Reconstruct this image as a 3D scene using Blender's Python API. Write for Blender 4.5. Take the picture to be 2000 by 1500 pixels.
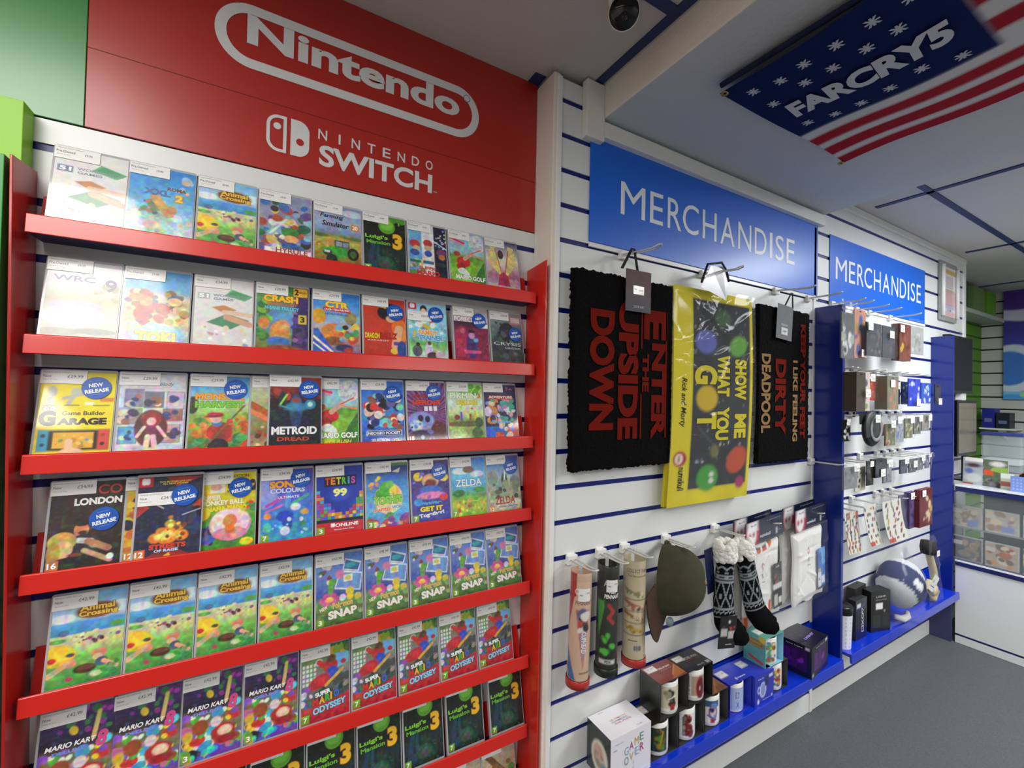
import bpy, math, random
import numpy as np
from mathutils import Vector, Matrix
PI = math.pi
random.seed(7)
RNG = np.random.RandomState(11)
scene = bpy.context.scene
for o in list(bpy.data.objects): bpy.data.objects.remove(o)
COL = scene.collection
H0 = 1.352            # eye height above the floor: geometry below is written relative to the eye level and lifted once at the end

# ------------------------------------------------------------ camera, light, exposure
cam_d = bpy.data.cameras.new('camera'); cam = bpy.data.objects.new('camera', cam_d); COL.objects.link(cam)
cam_d.sensor_width = 36.0; cam_d.lens = 15.4084; cam_d.shift_x = -0.00165; cam_d.shift_y = 0.00052
cam_d.clip_start = 0.02
Rr = Vector((0.86663497, -0.49848749, 0.02130865)); Ru = Vector((-0.02669003, -0.00367029, 0.99963702)); Rf = Vector((0.49822834, 0.86688912, 0.01648545))
mw = Matrix(((Rr[0], Ru[0], -Rf[0], 0.0), (Rr[1], Ru[1], -Rf[1], -1.0956), (Rr[2], Ru[2], -Rf[2], H0), (0, 0, 0, 1)))
cam.matrix_world = mw
scene.camera = cam
scene.view_settings.view_transform = 'Standard'; scene.view_settings.look = 'None'
scene.view_settings.exposure = 0.14; scene.view_settings.gamma = 1.0
scene.view_settings.use_curve_mapping = False
wd = bpy.data.worlds.new('world'); scene.world = wd; wd.use_nodes = True
wd.node_tree.nodes['Background'].inputs[0].default_value = (0.8, 0.88, 1.0, 1); wd.node_tree.nodes['Background'].inputs[1].default_value = 0.35

def area(name, x, y, z, sx, sy, power, col=(1, 0.97, 0.92)):
    l = bpy.data.lights.new(name, 'AREA'); l.shape = 'RECTANGLE'; l.size = sx; l.size_y = sy; l.energy = power; l.color = col
    o = bpy.data.objects.new(name, l); COL.objects.link(o); o.location = (x, y, z); return o
CEIL = 0.915
area('ceiling_light_near', -0.72, -1.10, H0 + CEIL - 0.03, 0.7, 0.95, 24)
area('ceiling_light_back', -1.35, -2.35, H0 + CEIL - 0.03, 0.7, 0.6, 24)
area('fill_light_aisle', 2.55, -2.30, H0 + CEIL - 0.03, 0.6, 1.2, 40)  # added fill for the lower rows, set where the cases don't mirror it
area('ceiling_light_far', 2.95, -1.15, H0 + CEIL - 0.03, 0.6, 0.9, 34, (0.93, 0.97, 1.0))
area('ceiling_light_end', 4.2, -2.4, H0 + CEIL - 0.03, 0.6, 0.6, 7, (0.93, 0.97, 1.0))
area('soffit_light', 1.35, -3.1, H0 + 0.78, 0.9, 0.6, 22)

# ------------------------------------------------------------ helpers
def lin(c):
    if isinstance(c, str):
        c = c.lstrip('#')
        if len(c) == 3: c = ''.join(k * 2 for k in c)
        c = tuple(int(c[i:i + 2], 16) / 255 for i in (0, 2, 4))
    return tuple(x / 12.92 if x <= 0.04045 else ((x + 0.055) / 1.055) ** 2.4 for x in c)
MATS = {}
def mat(name, col, rough=0.5, metal=0.0, spec=0.5, coat=0.0, coat_rough=0.05, alpha=1.0, bump=0.0, bscale=60.0, vary=0.0, vscale=8.0, trans=0.0, sheen=0.0, emit=0.0):
    if name in MATS: return MATS[name]
    m = bpy.data.materials.new(name); m.use_nodes = True; nt = m.node_tree; b = nt.nodes['Principled BSDF']
    L = lin(col); b.inputs['Base Color'].default_value = (*L, 1); b.inputs['Roughness'].default_value = rough
    b.inputs['Metallic'].default_value = metal; b.inputs['Specular IOR Level'].default_value = spec
    b.inputs['Coat Weight'].default_value = coat; b.inputs['Coat Roughness'].default_value = coat_rough
    b.inputs['Alpha'].default_value = alpha; b.inputs['Transmission Weight'].default_value = trans
    b.inputs['Sheen Weight'].default_value = sheen
    if emit: b.inputs['Emission Color'].default_value = (*L, 1); b.inputs['Emission Strength'].default_value = emit
    if vary or bump:
        tc = nt.nodes.new('ShaderNodeTexCoord')
    if vary:
        n = nt.nodes.new('ShaderNodeTexNoise'); n.inputs['Scale'].default_value = vscale; n.inputs['Detail'].default_value = 5
        nt.links.new(tc.outputs['Object'], n.inputs['Vector'])
        r = nt.nodes.new('ShaderNodeValToRGB'); r.color_ramp.elements[0].position = 0.3; r.color_ramp.elements[1].position = 0.7
        r.color_ramp.elements[0].color = (*[x * (1 - vary) for x in L], 1); r.color_ramp.elements[1].color = (*[min(1, x * (1 + vary)) for x in L], 1)
        nt.links.new(n.outputs['Fac'], r.inputs['Fac']); nt.links.new(r.outputs['Color'], b.inputs['Base Color'])
    if bump:
        n = nt.nodes.new('ShaderNodeTexNoise'); n.inputs['Scale'].default_value = bscale; n.inputs['Detail'].default_value = 4
        nt.links.new(tc.outputs['Object'], n.inputs['Vector'])
        bp = nt.nodes.new('ShaderNodeBump'); bp.inputs['Strength'].default_value = bump; bp.inputs['Distance'].default_value = 0.004
        nt.links.new(n.outputs['Fac'], bp.inputs['Height']); nt.links.new(bp.outputs['Normal'], b.inputs['Normal'])
    MATS[name] = m; return m
def mprint(name, rough=0.45, coat=0.0, coat_rough=0.08, bump=0.0, bscale=200, alpha=1.0, spec=0.5):
    if name in MATS: return MATS[name]
    m = mat(name, 'ffffff', rough, coat=coat, coat_rough=coat_rough, bump=bump, bscale=bscale, alpha=alpha, spec=spec)
    nt = m.node_tree; a = nt.nodes.new('ShaderNodeAttribute'); a.attribute_name = 'Col'
    nt.links.new(a.outputs['Color'], nt.nodes['Principled BSDF'].inputs['Base Color']); return m

def link(o, parent=None):
    COL.objects.link(o)
    if parent is not None: o.parent = parent
    return o
def tag(o, label=None, cat=None, group=None, kind=None):
    if label: o['label'] = label
    if cat: o['category'] = cat
    if group: o['group'] = group
    if kind: o['kind'] = kind
    return o
def empty(name, loc=(0, 0, 0), rz=0.0):
    o = bpy.data.objects.new(name, None); o.empty_display_size = 0.05; o.location = loc; o.rotation_euler = (0, 0, rz); return link(o)

class MB:
    """collects faces and links them as ONE mesh object"""
    def __init__(s): s.v = []; s.f = []; s.mi = []; s.sm = []
    def add(s, verts, faces, mi=0, smooth=False):
        k = len(s.v); s.v += [tuple(p) for p in verts]; s.f += [tuple(i + k for i in f) for f in faces]; s.mi += [mi] * len(faces); s.sm += [smooth] * len(faces); return s
    def box(s, x0, x1, y0, y1, z0, z1, mi=0, M=None):
        p = [(x, y, z) for z in (z0, z1) for y in (y0, y1) for x in (x0, x1)]
        if M is not None: p = [tuple(M @ Vector(q)) for q in p]
        return s.add(p, [(0, 2, 3, 1), (4, 5, 7, 6), (0, 1, 5, 4), (2, 6, 7, 3), (0, 4, 6, 2), (1, 3, 7, 5)], mi)
    def prism(s, pts, d0, d1, axis='X', mi=0, smooth=False):
        """pts: 2-D outline (a, b), counter-clockwise; pushed from d0 to d1 along the axis"""
        n = len(pts)
        def P(a, b, d): return {'X': (d, a, b), 'Y': (a, d, b), 'Z': (a, b, d)}[axis]
        v = [P(a, b, d0) for a, b in pts] + [P(a, b, d1) for a, b in pts]
        fs = [tuple(range(n))[::-1], tuple(range(n, 2 * n))]
        s.add(v, fs, mi); k = len(s.v) - 2 * n
        for i in range(n):
            j = (i + 1) % n; s.f.append((k + i, k + j, k + n + j, k + n + i)); s.mi.append(mi); s.sm.append(smooth)
        return s
    def tube(s, path, r, n=8, mi=0, cap=True):
        path = [Vector(p) for p in path]; rs = r if isinstance(r, (list, tuple)) else [r] * len(path)
        up = Vector((0, 0, 1)); rings = []
        for i, p in enumerate(path):
            t = (path[min(i + 1, len(path) - 1)] - path[max(i - 1, 0)]).normalized()
            a = t.cross(up)
            if a.length < 1e-3: a = t.cross(Vector((1, 0, 0)))
            a.normalize(); b = a.cross(t)
            rr = rs[i] if isinstance(rs[i], (list, tuple)) else (rs[i], rs[i])
            rings.append([p + a * math.cos(q * 2 * PI / n) * rr[0] + b * math.sin(q * 2 * PI / n) * rr[1] for q in range(n)])
        v = [q for R_ in rings for q in R_]; f = []
        for i in range(len(path) - 1):
            for q in range(n): f.append((i * n + q, i * n + (q + 1) % n, (i + 1) * n + (q + 1) % n, (i + 1) * n + q))
        if cap: f.append(tuple(range(n))[::-1]); f.append(tuple((len(path) - 1) * n + q for q in range(n)))
        return s.add(v, f, mi, True)
    def lathe(s, prof, c=(0, 0, 0), n=28, mi=0, M=None, smooth=True):
        v = []; f = []
        for r, z in prof:
            for q in range(n):
                a = 2 * PI * q / n; p = Vector((r * math.cos(a), r * math.sin(a), z))
                if M is not None: p = M @ p
                v.append((p[0] + c[0], p[1] + c[1], p[2] + c[2]))
        for i in range(len(prof) - 1):
            for q in range(n): f.append((i * n + q, i * n + (q + 1) % n, (i + 1) * n + (q + 1) % n, (i + 1) * n + q))
        return s.add(v, f, mi, smooth)
    def grid(s, fn, nu, nv, mi=0, smooth=True):
        v = [fn(i / nu, j / nv) for j in range(nv + 1) for i in range(nu + 1)]
        f = [(j * (nu + 1) + i, j * (nu + 1) + i + 1, (j + 1) * (nu + 1) + i + 1, (j + 1) * (nu + 1) + i) for j in range(nv) for i in range(nu)]
        return s.add(v, f, mi, smooth)
    def build(s, name, mats, parent=None, loc=None, bevel=0.0, seg=2):
        me = bpy.data.meshes.new(name); me.from_pydata(s.v, [], s.f)
        for m in (mats if isinstance(mats, (list, tuple)) else [mats]): me.materials.append(m)
        me.polygons.foreach_set('material_index', s.mi); me.polygons.foreach_set('use_smooth', s.sm); me.update()
        o = bpy.data.objects.new(name, me); link(o, parent)
        if loc is not None: o.location = loc
        if bevel:
            b = o.modifiers.new('bevel', 'BEVEL'); b.width = bevel; b.segments = seg; b.limit_method = 'ANGLE'; b.angle_limit = 0.7
        return o
def rrect(w, h, r, n=4, cx=0, cy=0):
    p = []
    for k, (sx, sy) in enumerate(((1, -1), (1, 1), (-1, 1), (-1, -1))):
        for i in range(n + 1):
            a = -PI / 2 + k * PI / 2 + i * PI / 2 / n
            p.append((cx + sx * (w / 2 - r) + r * math.cos(a), cy + sy * (h / 2 - r) + r * math.sin(a)))
    return p
def copy_tree(o, parent=None):
    c = o.copy(); COL.objects.link(c); c.parent = parent
    for ch in [q for q in o.children]: copy_tree(ch, c)
    return c

# ------------------------------------------------------------ lettering as flat print
TXT = {}
def textgeo(s, off=0.0, shear=0.0):
    k = (s, off, shear)
    if k in TXT: return TXT[k]
    cu = bpy.data.curves.new('t', 'FONT'); cu.body = s; cu.offset = off; cu.shear = shear; cu.resolution_u = 4
    ob = bpy.data.objects.new('t', cu); COL.objects.link(ob)
    me = bpy.data.meshes.new_from_object(ob)
    v = np.array([p.co[:2] for p in me.vertices]).reshape(-1, 2); f = [tuple(p.vertices) for p in me.polygons]
    bpy.data.objects.remove(ob); bpy.data.curves.remove(cu); bpy.data.meshes.remove(me)
    TXT[k] = (v, f); return TXT[k]

class Art:
    """colour raster computed by formula; each sample becomes a vertex colour of a flat printed sheet"""
    def __init__(s, w, h, nx, ny, base='ffffff'):
        s.w, s.h, s.nx, s.ny = w, h, nx, ny; s.c = np.ones((ny, nx, 3)) * np.array(lin(base)); s.asp = w / h
        s.u, s.v = np.meshgrid(np.linspace(0, 1, nx), np.linspace(0, 1, ny)); s.soft = 1.2 / ny; s.t = []
    def mix(s, m, col, a=1.0):
        m = np.clip(m, 0, 1)[..., None] * a; s.c = s.c * (1 - m) + np.array(lin(col)) * m; return s
    def g(s, *st):
        vs = [a for a, _ in st]; cs = np.array([lin(c) for _, c in st])
        for k in range(3): s.c[..., k] = np.interp(s.v, vs, cs[:, k])
        return s
    def e(s, cx, cy, rx, ry, col, soft=1, ang=0, a=1.0):
        dx = (s.u - cx) * s.asp; dy = s.v - cy; ca, sa = math.cos(ang), math.sin(ang)
        d = np.sqrt(((dx * ca + dy * sa) / (rx * s.asp)) ** 2 + ((-dx * sa + dy * ca) / ry) ** 2)
        return s.mix((1 - d) * min(rx, ry) / (s.soft * soft) + 0.5, col, a)
    def r(s, x0, y0, x1, y1, col, a=1.0, soft=1):
        q = s.soft * soft
        m = np.minimum(np.minimum((s.u - x0) / q, (x1 - s.u) / q), np.minimum((s.v - y0) / q, (y1 - s.v) / q)) + 0.5
        return s.mix(m, col, a)
    def p(s, pts, col, a=1.0):
        m = np.full(s.u.shape, 9.0); n = len(pts)
        for i in range(n):
            (x0, y0), (x1, y1) = pts[i], pts[(i + 1) % n]; ex, ey = (x1 - x0), (y1 - y0); L = math.hypot(ex, ey) + 1e-9
            m = np.minimum(m, (ex * (s.v - y0) - ey * (s.u - x0)) / L)
        return s.mix(m / s.soft + 0.5, col, a)
    def l(s, x0, y0, x1, y1, w, col, a=1.0):
        ex, ey = (x1 - x0) * s.asp, y1 - y0; t = np.clip(((s.u - x0) * s.asp * ex + (s.v - y0) * ey) / (ex * ex + ey * ey + 1e-9), 0, 1)
        d = np.hypot((s.u - x0) * s.asp - t * ex, s.v - y0 - t * ey); return s.mix((w - d) / s.soft + 0.5, col, a)
    def y(s, cx, cy, n, col, a=0.5):
        an = np.arctan2(s.v - cy, (s.u - cx) * s.asp); return s.mix((np.sin(an * n) > 0.2) * 1.0, col, a)
    def n(s, sc, amp, seed=1):
        rs = np.random.RandomState(seed); gx, gy = int(sc * s.asp) + 3, int(sc) + 3; gr = rs.rand(gy, gx)
        x = s.u * (gx - 1.001); y = s.v * (gy - 1.001); i = x.astype(int); j = y.astype(int); fx, fy = x - i, y - j
        val = gr[j, i] * (1 - fx) * (1 - fy) + gr[j, i + 1] * fx * (1 - fy) + gr[j + 1, i] * (1 - fx) * fy + gr[j + 1, i + 1] * fx * fy
        s.c *= (1 + (val - 0.5)[..., None] * 2 * amp); s.c = np.clip(s.c, 0, 1); return s
    def detail(s, amp, seed=1):
        """small multicoloured picture detail"""
        for sc, k in ((16, .55), (34, .45)):
            for ch in range(3):
                rs = np.random.RandomState(seed * 7 + ch + int(sc)); gx, gy = int(sc * s.asp) + 3, int(sc) + 3; gr = rs.rand(gy, gx)
                x = s.u * (gx - 1.001); y = s.v * (gy - 1.001); i = x.astype(int); j = y.astype(int); fx, fy = x - i, y - j; fx = fx * fx * (3 - 2 * fx); fy = fy * fy * (3 - 2 * fy)
                val = gr[j, i] * (1 - fx) * (1 - fy) + gr[j, i + 1] * fx * (1 - fy) + gr[j + 1, i] * (1 - fx) * fy + gr[j + 1, i + 1] * fx * fy
                w_ = np.clip(1.25 - s.v * 0.8, 0.25, 1)
                s.c[..., ch] *= 1 + (val - .5) * 2 * amp * k * w_
                s.c[..., ch] += np.clip(val - .72, 0, 1) * amp * k * w_ * .5
        s.c = np.clip(s.c, 0, 1); return s
    def s(s, num, reg, size, pal, seed=1):
        rs = np.random.RandomState(seed); x0, y0, x1, y1 = reg
        for _ in range(num):
            q = size * (0.5 + rs.rand())
            s.e(x0 + rs.rand() * (x1 - x0), y0 + rs.rand() * (y1 - y0), q * (0.7 + 0.8 * rs.rand()) / s.asp, q, pal[rs.randint(len(pal))], 1, rs.rand() * 3)
        return s
    def T(s, txt, cx, cy, w, h, col, off=0.02, out=None, oo=0.05, shear=0.0, rot=0.0, squeeze=1.0):
        """lettering: centre, width, height as shares of the sheet"""
        s.t.append((txt, cx, cy, w, h, col, off, out, oo, shear, rot)); return s
    def build(s, name, material, parent=None, warp=None, M=None, loc=None, cells=True, gap=0.00035, base=True):
        w, h = s.w, s.h; V = []; F = []; C = []
        if base:
            X = s.u.ravel() * w - w / 2; Z = s.v.ravel() * h
            V = [(x, 0.0, z) for x, z in zip(X, Z)]; C = list(s.c.reshape(-1, 3)); nx, ny = s.nx, s.ny
            F = [(j * nx + i, j * nx + i + 1, (j + 1) * nx + i + 1, (j + 1) * nx + i) for j in range(ny - 1) for i in range(nx - 1)]
        layer = 1
        for (txt, cx, cy, tw, th, col, off, out, oo, shear, rot) in s.t:
            ref, _ = textgeo(txt, off, shear)
            if len(ref) == 0: continue
            mn, mx = ref.min(0), ref.max(0)
            for (o_, c_) in (((oo, out),) if out else ()) + ((off, col),):
                g, f = textgeo(txt, o_ if o_ == off else off + oo, shear)
                sx = tw * w / (mx[0] - mn[0]); sz = th * h / (mx[1] - mn[1])
                P_ = (g - (mn + mx) / 2) * np.array([sx, sz]); ca, sa = math.cos(rot), math.sin(rot)
                k = len(V); L = lin(c_)
                for a, b in P_:
                    V.append((a * ca - b * sa + (cx - 0.5) * w, -gap * layer, a * sa + b * ca + cy * h)); C.append(L)
                F += [tuple(i + k for i in q) for q in f]; layer += 0.12
        if warp: V = [warp(*p) for p in V]
        if M is not None: V = [tuple(M @ Vector(p)) for p in V]
        me = bpy.data.meshes.new(name); me.from_pydata(V, [], F); me.materials.append(material)
        at = me.color_attributes.new('Col', 'FLOAT_COLOR', 'POINT')
        buf = np.ones((len(V), 4), dtype=np.float32); buf[:, :3] = np.array(C); at.data.foreach_set('color', buf.ravel()); me.update()
        o = bpy.data.objects.new(name, me); link(o, parent)
        if loc is not None: o.location = loc
        return o

# ------------------------------------------------------------ materials
WHITE = mat('white laminate', 'e9ebea', 0.32, bump=0.02, bscale=300)
WHITE_T = mat('white trim', 'eceae4', 0.5, bump=0.15, bscale=140)
CREAM = mat('painted plaster', 'efe6da', 0.75, bump=0.5, bscale=90)
SOFFIT = mat('soffit plaster', 'c8cdd0', 0.85, bump=0.5, bscale=70)  # dull grey: the underside's dimness is put into the colour
TILE = mat('ceiling tile', 'cbc6c0', 0.9, bump=0.25, bscale=160)
GRID = mat('navy ceiling grid', '1c2f63', 0.5)
NAVY = mat('navy slat insert', '08176e', 0.35)
UNDER = mat('navy shelf underside', '14164a', 0.5)
RED = mat('red acrylic', 'd92114', 0.35, coat=0.5, coat_rough=0.2)
RED_B = mat('red board', 'b41d10', 0.42, coat=0.6, coat_rough=0.28, bump=0.03, bscale=12)
RED_P = mat('red side panel', 'b01812', 0.28, coat=0.3, coat_rough=0.15)
BLUE = mat('blue acrylic', '0a35c8', 0.22, coat=0.5, coat_rough=0.1)
BLUE_P = mat('blue side panel', '06217f', 0.3, coat=0.3)
GREEN = mat('dark green board', '2f8a3c', 0.4, coat=0.7, coat_rough=0.28)
LIME = mat('lime green box', '93cf2c', 0.45)
FARGREEN = mat('far green slat', '5f9a20', 0.6)
FLOOR = mat('grey vinyl floor', '56585b', 0.6, vary=0.22, vscale=260, bump=0.05, bscale=200)
PLASTIC_W = mat('white plastic', 'f1f1ee', 0.3)
HOOKM = mat('white coated wire', 'dcdcd6', 0.25, metal=0.1)
BLACK = mat('black plastic', '0c0c0d', 0.3)
BLACKC = mat('black card', '161616', 0.5)
DARKC = mat('dark grey card', '2c2b2b', 0.5)
WHITEC = mat('white card', 'f2f0f4', 0.45)
GLAZE = mat('white glazed ceramic', 'f4f4f0', 0.12)
CASE = mat('clear case plastic', 'b9b9bd', 0.12, coat=0.6, coat_rough=0.04)
FILM = mat('clear film', '9a9c9c', 0.08, alpha=0.07, spec=1.0)
BAGM = mat('clear bag', 'b4b8b8', 0.10, alpha=0.10, spec=1.0, coat=0.6)
GLASS = mat('display glass', 'dfe8ea', 0.03, alpha=0.10, spec=0.9)
PCASE = mprint('cover print', 0.45, coat=0.8, coat_rough=0.06)
PMATTE = mprint('matte print', 0.6)
PGLOSS = mprint('gloss print', 0.3, coat=0.4)
PFAB = mprint('fabric print', 0.95, bump=0.5, bscale=500, spec=0.1)
PVINYL = mprint('vinyl letters', 0.4, coat=0.3)

# ------------------------------------------------------------ room shell
def struct(o, label=None): return tag(o, label, None, None, 'structure')
YM = -0.088; Z0 = 0.4194; ZM = 0.8337; FL = -H0; XL, XR = 0.711, 3.925
b = MB(); b.box(-2.6, 7.5, -3.8, 2.2, FL - 0.05, FL); struct(b.build('floor', FLOOR))
b = MB(); b.box(-2.6, 7.5, -3.8, 2.2, CEIL, CEIL + 0.06)
ceil = struct(b.build('ceiling', TILE))
for (x0, x1, y0, y1) in ((0.822, 0.848, -3.6, -0.089), (-2.5, 0.822, -0.399, -0.371), (-2.5, 0.822, -0.999, -0.971), (0.655, 0.69, -0.045, -0.001), (-0.39, -0.364, -3.6, -0.001),
                         (2.50, 2.528, -3.6, -0.15), (3.71, 3.738, -3.6, -0.15), (2.16, 5.3, -0.358, -0.332), (2.16, 5.3, -0.958, -0.932), (4.92, 4.948, -3.6, 1.0)):
    b = MB(); b.box(x0, x1, y0, y1, CEIL - 0.004, CEIL + 0.001); b.build('ceiling_bar', GRID, ceil)
def slat(name, x0, x1, yface, ztop, zbot, zg, backmat=NAVY, pm=WHITE, gap=0.0145, start_top=None):
    """wall of separate planks with a recessed coloured groove between each"""
    b = MB(); b.box(x0, x1, yface + 0.0035, yface + 0.03, zbot, ztop); w = struct(b.build(name, backmat))
    k = 0; zt = ztop; cur = zg; meshes = {}
    while zt > zbot + 0.01:
        while cur + gap / 2 >= zt: cur -= 0.1
        zb = max(cur + gap / 2, zbot); hgt = round(zt - zb, 4)
        if hgt > 0.004:
            if hgt not in meshes:
                q = MB(); q.box(x0, x1, yface, yface + 0.0034, 0, hgt); o = q.build('plank', pm, w); meshes[hgt] = o
            else:
                o = meshes[hgt].copy(); COL.objects.link(o); o.parent = w
            o.location = (0, 0, zb)
        zt = cur - gap / 2; cur -= 0.1
    return w
wl = slat('wall_left', -1.6, 0.70, 0.0, 0.47, FL, Z0)
b = MB(); b.box(-2.6, 0.70, 0.031, 0.12, FL, CEIL); struct(b.build('wall_back', WHITE_T))
wr = slat('wall_right', XL, XR, YM, 0.895, FL + 0.001, ZM)
b = MB(); b.box(0.70, 3.94, YM + 0.031, 0.12, FL, CEIL); struct(b.build('wall_merchandise', CREAM))
# white vertical trims
def trim(n, x0, x1, y0, y1, z0, z1, m=WHITE_T, bev=0.002):
    q = MB(); q.box(x0, x1, y0, y1, z0, z1); return struct(q.build('trim_%d' % n, m, bevel=bev))
trim(1, 0.688, XL, YM - 0.004, 0.0, FL, CEIL - 0.012, CREAM, 0.004)
trim(2, 0.699, XL + 0.004, YM - 0.008, YM - 0.002, FL, CEIL - 0.02, PLASTIC_W)
trim(3, 0.79, 0.857, -0.112, YM, 0.742, CEIL - 0.006)
trim(4, 0.857, 2.13, -0.112, YM, 0.757, 0.803)
trim(5, 2.15, XR, -0.104, YM, 0.885, CEIL - 0.002)
trim(6, XR - 0.006, 3.955, YM - 0.006, 0.03, FL, CEIL - 0.002, PLASTIC_W)
trim(7, 2.078, 2.098, -0.092, YM + 0.002, FL, 0.75, PLASTIC_W)
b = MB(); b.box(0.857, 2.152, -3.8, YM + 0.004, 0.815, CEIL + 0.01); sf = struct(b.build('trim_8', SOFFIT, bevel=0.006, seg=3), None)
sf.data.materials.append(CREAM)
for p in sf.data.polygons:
    if abs(p.normal.x) > 0.9: p.material_index = 1  # side faces lighter cream: the light they catch is put into the colour
# rest of the shop seen past the end of the wall
FX = 5.33
def slat_x(name, xface, y0, y1, ztop, zbot, zg, pm, backmat, gap=0.012):
    b = MB(); b.box(xface + 0.009, xface + 0.03, y0, y1, zbot, ztop); w = struct(b.build(name, backmat)); zt = ztop; cur = zg; base = None
    while zt > zbot + 0.01:
        while cur + gap / 2 >= zt: cur -= 0.1
        zb = max(cur + gap / 2, zbot); h = round(zt - zb, 4)
        if h > 0.004:
            if base and abs(base[1] - h) < 1e-4:
                o = base[0].copy(); COL.objects.link(o); o.parent = w
            else:
                q = MB(); q.box(xface, xface + 0.0095, y0, y1, 0, h); o = q.build('plank', pm, w); base = (o, h)
            o.location = (0, 0, zb)
        zt = cur - gap / 2; cur -= 0.1
    return w
FW = mat('far white slat', 'c9cbc8', 0.6); FB = mat('black groove', '0b0b12', 0.5)
slat_x('wall_far', FX, -3.8, 0.168, CEIL, FL, 0.841, FW, FB)
slat('wall_green', 3.95, FX, 0.16, CEIL, FL, 0.841, mat('dark green groove', '34611a', 0.6), FARGREEN)
b = MB(); b.box(-2.65, 7.5, -3.9, -3.8, FL, CEIL); struct(b.build('wall_rear', mat('rear wall', '8d8f92', .7)))
b = MB(); b.box(-2.7, -2.6, -3.8, 0.1, FL, CEIL); struct(b.build('wall_near', WHITE_T))

# ------------------------------------------------------------ big sign boards
def board(name, x0, x1, y, z0, z1, m, th=0.004, tilt=0.0, parent=None):
    q = MB(); q.box(0, x1 - x0, -th, 0, 0, z1 - z0); o = q.build(name, m, parent, loc=(x0, y, z0), bevel=0.0008); o.rotation_euler = (tilt, 0, 0); return o
sg = board('red_sign_board', -0.296, 0.688, 0.0, 0.472, CEIL - 0.001, RED_B, 0.0032)
tag(sg, 'large red wall board with white logo in a rounded outline above the game shelves', 'sign')
q = MB(); q.box(0, 0.984, -0.0008, 0, 0, 0.0012); q.build('board_joint', mat('joint', '5c120c', 0.6), sg, loc=(0, -0.0028, 0.148))
def ring_logo():
    w, h, t = 0.603, 0.137, 0.0205; q = MB(); o_ = rrect(w, h, h / 2 - 0.0005, 14); i_ = rrect(w - 2 * t, h - 2 * t, h / 2 - t - 0.0005, 14); n = len(o_)
    v = [(a, 0, b) for a, b in o_] + [(a, 0, b) for a, b in i_]
    q.add(v, [(i, (i + 1) % n, n + (i + 1) % n, n + i) for i in range(n)]); return q
LET = mat('white sign lettering', 'dedede', 0.45)
ring_logo().build('logo_outline', LET, sg, loc=(0.197 + 0.296, -0.0042, 0.7485 - 0.472))
def letters(name, parent, items, W, Hh, loc, material=PVINYL):
    """each letter cut out as a piece of its own"""
    for (txt, cx, cy, tw, th, col, off), kw in items:
        g, f = textgeo(txt, off); mn, mx = g.min(0), g.max(0)
        P_ = (g - (mn + mx) / 2) * np.array([tw * W / (mx[0] - mn[0]), th * Hh / (mx[1] - mn[1])])
        iv = sorted((min(P_[i][0] for i in q), max(P_[i][0] for i in q)) for q in f); rng = []
        for a, b_ in iv:
            if rng and a < rng[-1][1] + 1e-6: rng[-1][1] = max(rng[-1][1], b_)
            else: rng.append([a, b_])
        for a, b_ in rng:
            fs = [q for q in f if P_[q[0]][0] >= a - 1e-6 and P_[q[0]][0] <= b_ + 1e-6]; used = sorted({i for q in fs for i in q}); ix = {i: k for k, i in enumerate(used)}
            m_ = (a + b_) / 2; q_ = MB(); q_.add([(P_[i][0] - m_, 0, P_[i][1]) for i in used], [tuple(ix[i] for i in q) for q in fs])
            q_.build(name, material, parent, loc=(loc[0] + (cx - 0.5) * W + m_, loc[1], loc[2] + cy * Hh))
def TT(*a, **k): return (a, k)
S0 = (0.492, -0.0040, 0.0)   # lettering sheet: 0.984 x 0.443 m
def SX(x): return (x + 0.296) / 0.984
def SZ(z): return (z - 0.472) / 0.443
LW = 'dfdfdf'
let = [TT('Nintendo', SX(0.197), SZ(0.764), 0.488 / 0.984, 0.064 / 0.443, LW, 0.035),
       TT('R', SX(0.462), SZ(0.793), 0.006 / 0.984, 0.008 / 0.443, LW, 0.03)]
for ch, x in zip('NINTENDO', np.linspace(0.1065, 0.361, 8)):
    let.append(TT(ch, SX(x), SZ(0.582), (0.0045 if ch == 'I' else 0.019) / 0.984, 0.0235 / 0.443, LW, 0.012))
let.append(TT('SWITCH', SX(0.235), SZ(0.5345), 0.270 / 0.984, 0.049 / 0.443, LW, 0.03)); let.append(TT('TM', SX(0.378), SZ(0.516), 0.010 / 0.984, 0.004 / 0.443, LW, 0.01))
letters('letter', sg, let, 0.984, 0.443, S0, LET)
def annulus(cx, cz, ro, ri, n=24):
    q = MB(); v = [(cx + r * math.cos(i * 2 * PI / n), 0, cz + r * math.sin(i * 2 * PI / n)) for r in (ro, ri) for i in range(n)]
    return q.add(v, [(i, (i + 1) % n, n + (i + 1) % n, n + i) for i in range(n)])
annulus(0.462, 0.793, 0.0095, 0.0082).build('registered_ring', LET, sg, loc=(0.296, -0.0042, -0.472))
def dshape(x0, x1, z0, z1, r, left=True, n=8):
    p = []
    if left: p += [(x1, z0), (x1, z1)]; c = [((x0 + r, z1 - r), PI / 2), ((x0 + r, z0 + r), PI)]
    else: p += [(x0, z1), (x0, z0)]; c = [((x1 - r, z0 + r), -PI / 2), ((x1 - r, z1 - r), 0)]
    for (cx, cz), a0 in c:
        for i in range(n + 1): a = a0 + i * PI / 2 / n; p.append((cx + r * math.cos(a), cz + r * math.sin(a)))
    return p
q = MB(); o_ = dshape(-0.006, 0.033, 0.517, 0.598, 0.024); i_ = dshape(0.0005, 0.0265, 0.5235, 0.5915, 0.018); n = len(o_)
q.add([(a, 0, b) for a, b in o_] + [(a, 0, b) for a, b in i_], [(i, (i + 1) % n, n + (i + 1) % n, n + i) for i in range(n)])
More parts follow.
